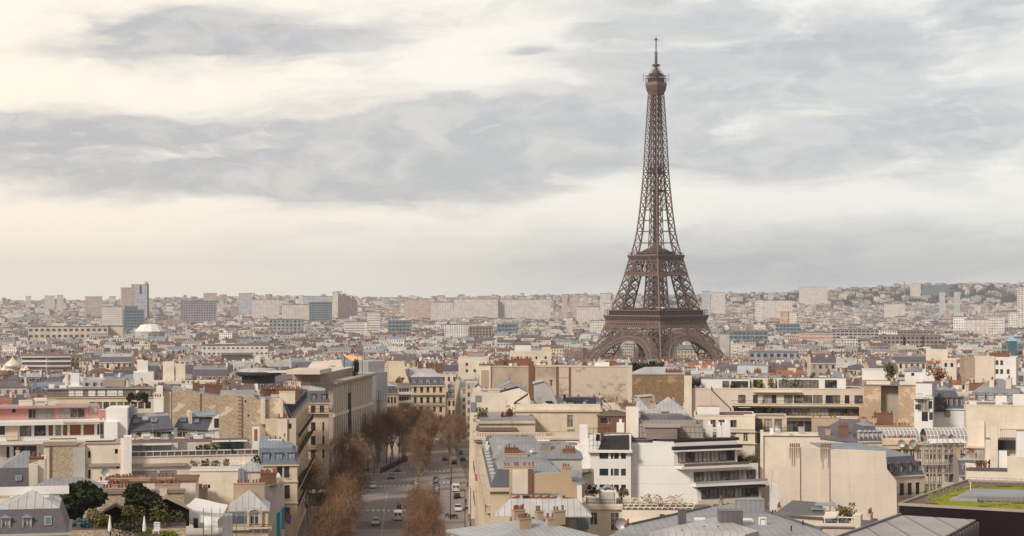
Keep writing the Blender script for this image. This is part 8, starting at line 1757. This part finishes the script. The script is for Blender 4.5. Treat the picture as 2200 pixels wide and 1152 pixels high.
def lm(X,Y):
    px=1100+F*X/Y
    for a,t_ in ((150,'at far left edge'),(300,'below the tallest towers'),(430,'below the dark flats slab'),(600,'below the long white office'),(720,'around the round dark roof'),(880,'behind the orange awning'),(1030,'beyond the avenue end'),(1200,'below the long estate slab'),(1330,'left of the iron tower'),(1500,'before the iron tower'),(1650,'right of the iron tower'),(1850,'behind the planted block'),(2020,'below the curved office'),(2110,'left of white windowed house')):
        if px<a: return t_
    return 'at far right edge'
used_labels={}
def exclude(X,Y,r=9):
    # avenue corridor and the crossing street
    if Y<640:
        a=-47-.06*(Y-380)-2; b_=-7-.036*(Y-380)+1
        if a-r<X<b_+r: return True
    if 560<Y<705 and -44-r<X<-14+r: return True
    if Y<230: return True
    return False
cand=[]
Y=262.0; row=0
while Y<1650:
    half=.31*Y+25; X=-half+rc.uniform(0,10); blk=rc.uniform(-22,22); nb=rc.randint(3,6)
    while X<half:
        w_=rc.uniform(7.5,16); d_=rc.uniform(9,12.5)
        if nb==0: blk=rc.uniform(-25,25); nb=rc.randint(3,6); X+=rc.choice([0,0,9])
        nb-=1; yy=Y+rc.uniform(-3.5,3.5)
        cand.append((X,yy,w_,d_,blk,row)); X+=w_*math.cos(R(blk))+rc.uniform(0,.6)
    Y+=rc.uniform(15,20) if Y<900 else rc.uniform(19,26); row+=1
city_far=MB(); nhouse=0; CM=[m_ for _,m_ in WALLS]
FARM=CM+SIDE[:6]+[M['zinc'],M['zinc_pale'],M['zinc_blue'],M['zinc_dark'],M['slate_grey'],M['brown_roof'],M['tile'],M['pot'],M['brick'],M['glass_dark']]
fi={m_.name:i for i,m_ in enumerate(FARM)}
def kindof(r): k=r.random(); return 'mansard' if k<.52 else ('hip' if k<.68 else 'flat')
PV=[(-40,70,806,1160),(40,182,803,1175),(428,582,770,1320),(472,548,780,1125),(500,605,818,585),(600,800,840,540),(1195,1360,792,590),(1985,2120,775,630),(1790,2030,764,1400),(1600,1720,782,1370),(2020,2215,775,1690),(985,1052,800,755),(830,960,830,700)]
def hcap(X,Y):
    # keep generated roofs below what the hand-built fronts in front/around need
    px=1100+F*X/Y; 
    c_=WZ(caps(px,Y),Y)-GZ(Y) if Y<700 else 99
    for a,b_,p_,yy_ in PV:
        if a-12<px<b_+12 and Y<yy_: c_=min(c_,WZ(p_,Y)-GZ(Y)+1)
    return c_
def caps(px,Y):
    if Y<330: return 1105 if px>1000 else 1100
    if Y<420: return 985
    if Y<520: return 905
    if Y<610: return 850
    return 806
seen_n={}
for X,yy,w_,d_,yaw,row in cand:
    yaw=yaw*.5+math.degrees(math.atan2(-X,yy))*.8; th=R(yaw); cx=X+w_/2*math.cos(th)-d_/2*math.sin(th); cy=yy+w_/2*math.sin(th)+d_/2*math.cos(th)
    if exclude(cx,cy,max(w_,d_)*.55): continue
    if cy>1180 and abs(cx-TX)<90 and cy>1600: continue
    pxc=1100+F*cx/cy
    if 1480<cy<1660 and rc.random()<.8: continue                # river, quays and gardens
    if overlaps(cx,cy,th,w_/2,d_/2,.4): continue
    h=rc.gauss(22.5,2.2) if cy<1300 else rc.gauss(19,2.5)
    if rc.random()<.06: h+=rc.uniform(3,7)
    if cy>760: h=min(h,WZ(789 if abs(pxc-1400)<230 else 768,cy)-GZ(cy)-rc.uniform(0,3))
    h=min(h,hcap(cx,yy)-rc.uniform(0,3.5)-3)
    if h<5: continue
    kind=kindof(rc); W_,RF,CH,DM=house_parts(w_,d_,h,rc,kind)
    wi=rc.choice([0,0,0,1,1,2,3,4,5] if cy<1200 else [0,1,1,2,3,4,5]); si=rc.randrange(len(SIDE)); ri=rc.choice([0,0,1,2,3,3,4,4,5]) if kind!='flat' else rc.choice([0,1,3,5,3,5]); 
    if rc.random()<.05: ri=6
    lo=M['slate_grey'] if rc.random()<.5 else M[ROOFS[ri][1]]; up=M[ROOFS[ri][1]]; st=rc.choice(STACK)
    g=min(GZ(yy),GZ(cy)); inview=abs(pxc-1100)<1130
    if nhouse<285 and inview and cy<1000:
        nhouse+=1
        key='%s house, %s %s roof, %s'%(WALLS[wi][0],ROOFS[ri][0],{'mansard':'mansard','hip':'hipped','flat':'flat'}[kind],lm(cx,cy))
        seen_n.setdefault(key,[]).append(None); 
        o=link('town_house',None,None,(X,yy,g),th); tag(o,key,'house','houses of the dense quarter'); seen_n[key][-1]=(pxc,cy,o)
        part('wall',W_,[CM[wi],SIDE[si]],o); ro=part('roof',RF,[lo,up],o)
        for c in CH: part('chimney',c,[st,M['pot']],o)
        for x,y,z in DM: link('dormer',dorm_me,ro,(x,y,z))
    else:
        Mx=Matrix.Translation((X,yy,g))@Matrix.Rotation(th,4,'Z')
        def put(mb,mm):
            n0=len(city_far.mi); city_far.add(mb,Mx)
            for k in range(n0,len(city_far.mi)): city_far.mi[k]=mm[city_far.mi[k]]
        s2=fi[SIDE[si].name]; put(W_,[fi[CM[wi].name],s2]); put(RF,[fi[lo.name],fi[up.name]])
        for c in CH: put(c,[fi.get(st.name,s2),fi[M['pot'].name]])
for key,L in seen_n.items():
    if len(L)>1:
        L.sort(key=lambda t_:(t_[1]))
        for i,(a,b_,o) in enumerate(L):
            # prefer relation: nearer/farther, then count from the front
            word='nearest' if i==0 else ORD[min(i,19)]+' nearest'
            o['label']=key+', '+word
# ---- beyond the river: thousands of small blocks merged as one mass
def far_block(x,y,w_,d_,h,th,wi,ri,flat,g):
    Mx=Matrix.Translation((x,y,g))@Matrix.Rotation(th,4,'Z'); mb=MB(); a=fi[CM[wi].name]; b_=fi[[M['zinc'],M['zinc_pale'],M['zinc_blue'],M['zinc_dark'],M['slate_grey'],M['brown_roof'],M['tile']][ri].name]
    mb.face([(0,0,-4),(w_,0,-4),(w_,0,h),(0,0,h)],a,[(0,-h),(w_,-h),(w_,0),(0,0)]); mb.face([(w_,0,-4),(w_,d_,-4),(w_,d_,h),(w_,0,h)],a,[(0,-h),(d_,-h),(d_,0),(0,0)]); mb.face([(0,d_,-4),(0,0,-4),(0,0,h),(0,d_,h)],a,[(0,-h),(d_,-h),(d_,0),(0,0)])
    if flat: mb.face([(0,0,h),(w_,0,h),(w_,d_,h),(0,d_,h)],b_); mb.box(w_*.2,w_*.5,d_*.3,d_*.7,h,h+2.5,a,bottom=False)
    else:
        e=h+3.2; mb.face([(0,0,h),(w_,0,h),(w_,d_*.3,e),(0,d_*.3,e)],b_); mb.face([(0,d_*.3,e),(w_,d_*.3,e),(w_,d_,e),(0,d_,e)],b_)
        mb.face([(w_,0,h),(w_,d_,h),(w_,d_,e),(w_,d_*.3,e)],a); mb.face([(0,d_,h),(0,0,h),(0,d_*.3,e),(0,d_,e)],a)
        for k in range(2):
            xx=w_*rc.uniform(.1,.85); mb.box(xx,xx+.9,d_*.3,d_*.6,e,e+1.6,fi[rc.choice(['terracotta','beige_render','red_brown_brick','cream_stone'])],bottom=False)
    city_far.add(mb,Mx)
Y=1700.0
while Y<9600:
    half=.31*Y+60; X=-half; th=R(rc.uniform(-20,20)); nb=0
    dens=1.0 if Y<4500 else (.85 if Y<6500 else .5)
    while X<half:
        if nb<=0: th=R(rc.uniform(-30,30)); nb=rc.randint(2,6)
        nb-=1; w_=rc.uniform(10,24)*(1 if Y<3000 else 1.35); d_=rc.uniform(11,16)*(1 if Y<3000 else 1.4)
        y=Y+rc.uniform(-14,14); hill=GZ(y,X)-(-75)
        if rc.random()<dens and not (abs(X-TX)<110 and Y<2150) and not (abs(X-TX-130*(Y-1700)/900)<60 and 1700<Y<2600):
            h=rc.gauss(20,3) if Y<4500 else rc.gauss(15,5); flat=rc.random()<(.45 if Y>2500 else .25)
            if hill>40 and rc.random()<(.72 if X>.08*Y else .5): X+=w_*.6; continue
            if flat and rc.random()<.1: h+=rc.uniform(3,9)
            if Y>4500 and rc.random()<.02: h+=rc.uniform(8,24); w_*=.8
            # rooftops read against py limit
            far_block(X,y,w_,d_,max(6,h),th,rc.choice([0,1,1,2,3,4,5]),rc.choice([0,1,1,3,4,5,5,2]),flat,GZ(y,X))
        X+=w_*rc.uniform(.95,1.25)
    Y+=rc.uniform(19,26)*(1+max(0,Y-2000)/2300)
tag(link('distant_city_blocks',city_far.mesh('distant_city_blocks',FARM)),'countless zinc roofed blocks fading across the plain to the hills','city blocks',kind='stuff')
# ---- woods: bare trees by the river and round the tower, dark trees on the hills
tw=MB()
def crown(x,y,g,r_,h,n,s,mb,mi=0):
    rr=rc
    for i in range(n):
        a,u=rr.uniform(0,6.28),rr.random()**.5; z=g+h*rr.uniform(.25,1.0); k=math.sin(math.pi*min(1,max(0,(z-g)/h-.1)))**.5+.2
        p=Vector((x+math.cos(a)*u*r_*k,y+math.sin(a)*u*r_*k,z)); d=Vector((rr.gauss(0,1),rr.gauss(0,1),rr.gauss(.6,1))).normalized()*s; e=d.orthogonal().normalized()*s*.22
        mb.face([tuple(p-e),tuple(p+e),tuple(p+d)],mi,[(0,0)]*3)
def band(px0,px1,Y0,Y1,n,h,s=1.6,nn=60):
    for i in range(n):
        y=rc.uniform(Y0,Y1); px=rc.uniform(px0,px1); crown(WX(px,y),y,GZ(y),rc.uniform(5,8),h*rc.uniform(.8,1.15),nn,s,tw)
band(960,1330,1500,1640,150,22); band(1330,1640,1500,1660,110,19); band(1640,2060,1480,1640,120,21); band(560,960,1500,1640,120,18); band(0,560,1480,1640,150,17)
band(1260,1420,1640,2000,110,14); band(1500,1900,1750,2100,90,17); band(950,1330,1900,2150,110,18); band(0,400,1250,1330,60,20); band(100,520,1130,1180,22,22)
tag(link('bare_winter_woods',tw.mesh('bare_winter_woods',M['twig_grey'])),'brown mass of leafless trees along the river below the tower','trees',kind='stuff')
tw=MB()
for i in range(4600):
    y=rc.uniform(5200,9400); k=rc.uniform(-.3,.3); 
    x=k*y; hgt=GZ(y,x)+75
    if hgt<20 or (k<.05 and rc.random()<.75): continue
    crown(x,y,GZ(y,x)-2,rc.uniform(14,40),rc.uniform(10,17),34,7.5,tw)
tag(link('hill_trees',tw.mesh('hill_trees',leaf_mat('hill_trees_foliage',(.022,.034,.030),(.06,.07,.055)))),'dark trees covering the far hills','trees',kind='stuff')
# ================================================================ haze
HAZE=5.0e-5
hz=bpy.data.materials.new('haze'); hz.use_nodes=True; q=NT(hz.node_tree); q.n.clear()
pv=q.new('ShaderNodeVolumePrincipled'); pv.inputs['Color'].default_value=(.82,.86,.97,1); pv.inputs['Density'].default_value=HAZE; pv.inputs['Anisotropy'].default_value=0.1
q.l.new(pv.outputs[0],q.new('ShaderNodeOutputMaterial').inputs['Volume'])
hb=MB(); hb.box(-22000,22000,-450,13200,-78,262)
tag(link('haze',hb.mesh('haze',hz)),'pale haze over the far city','haze',kind='stuff')
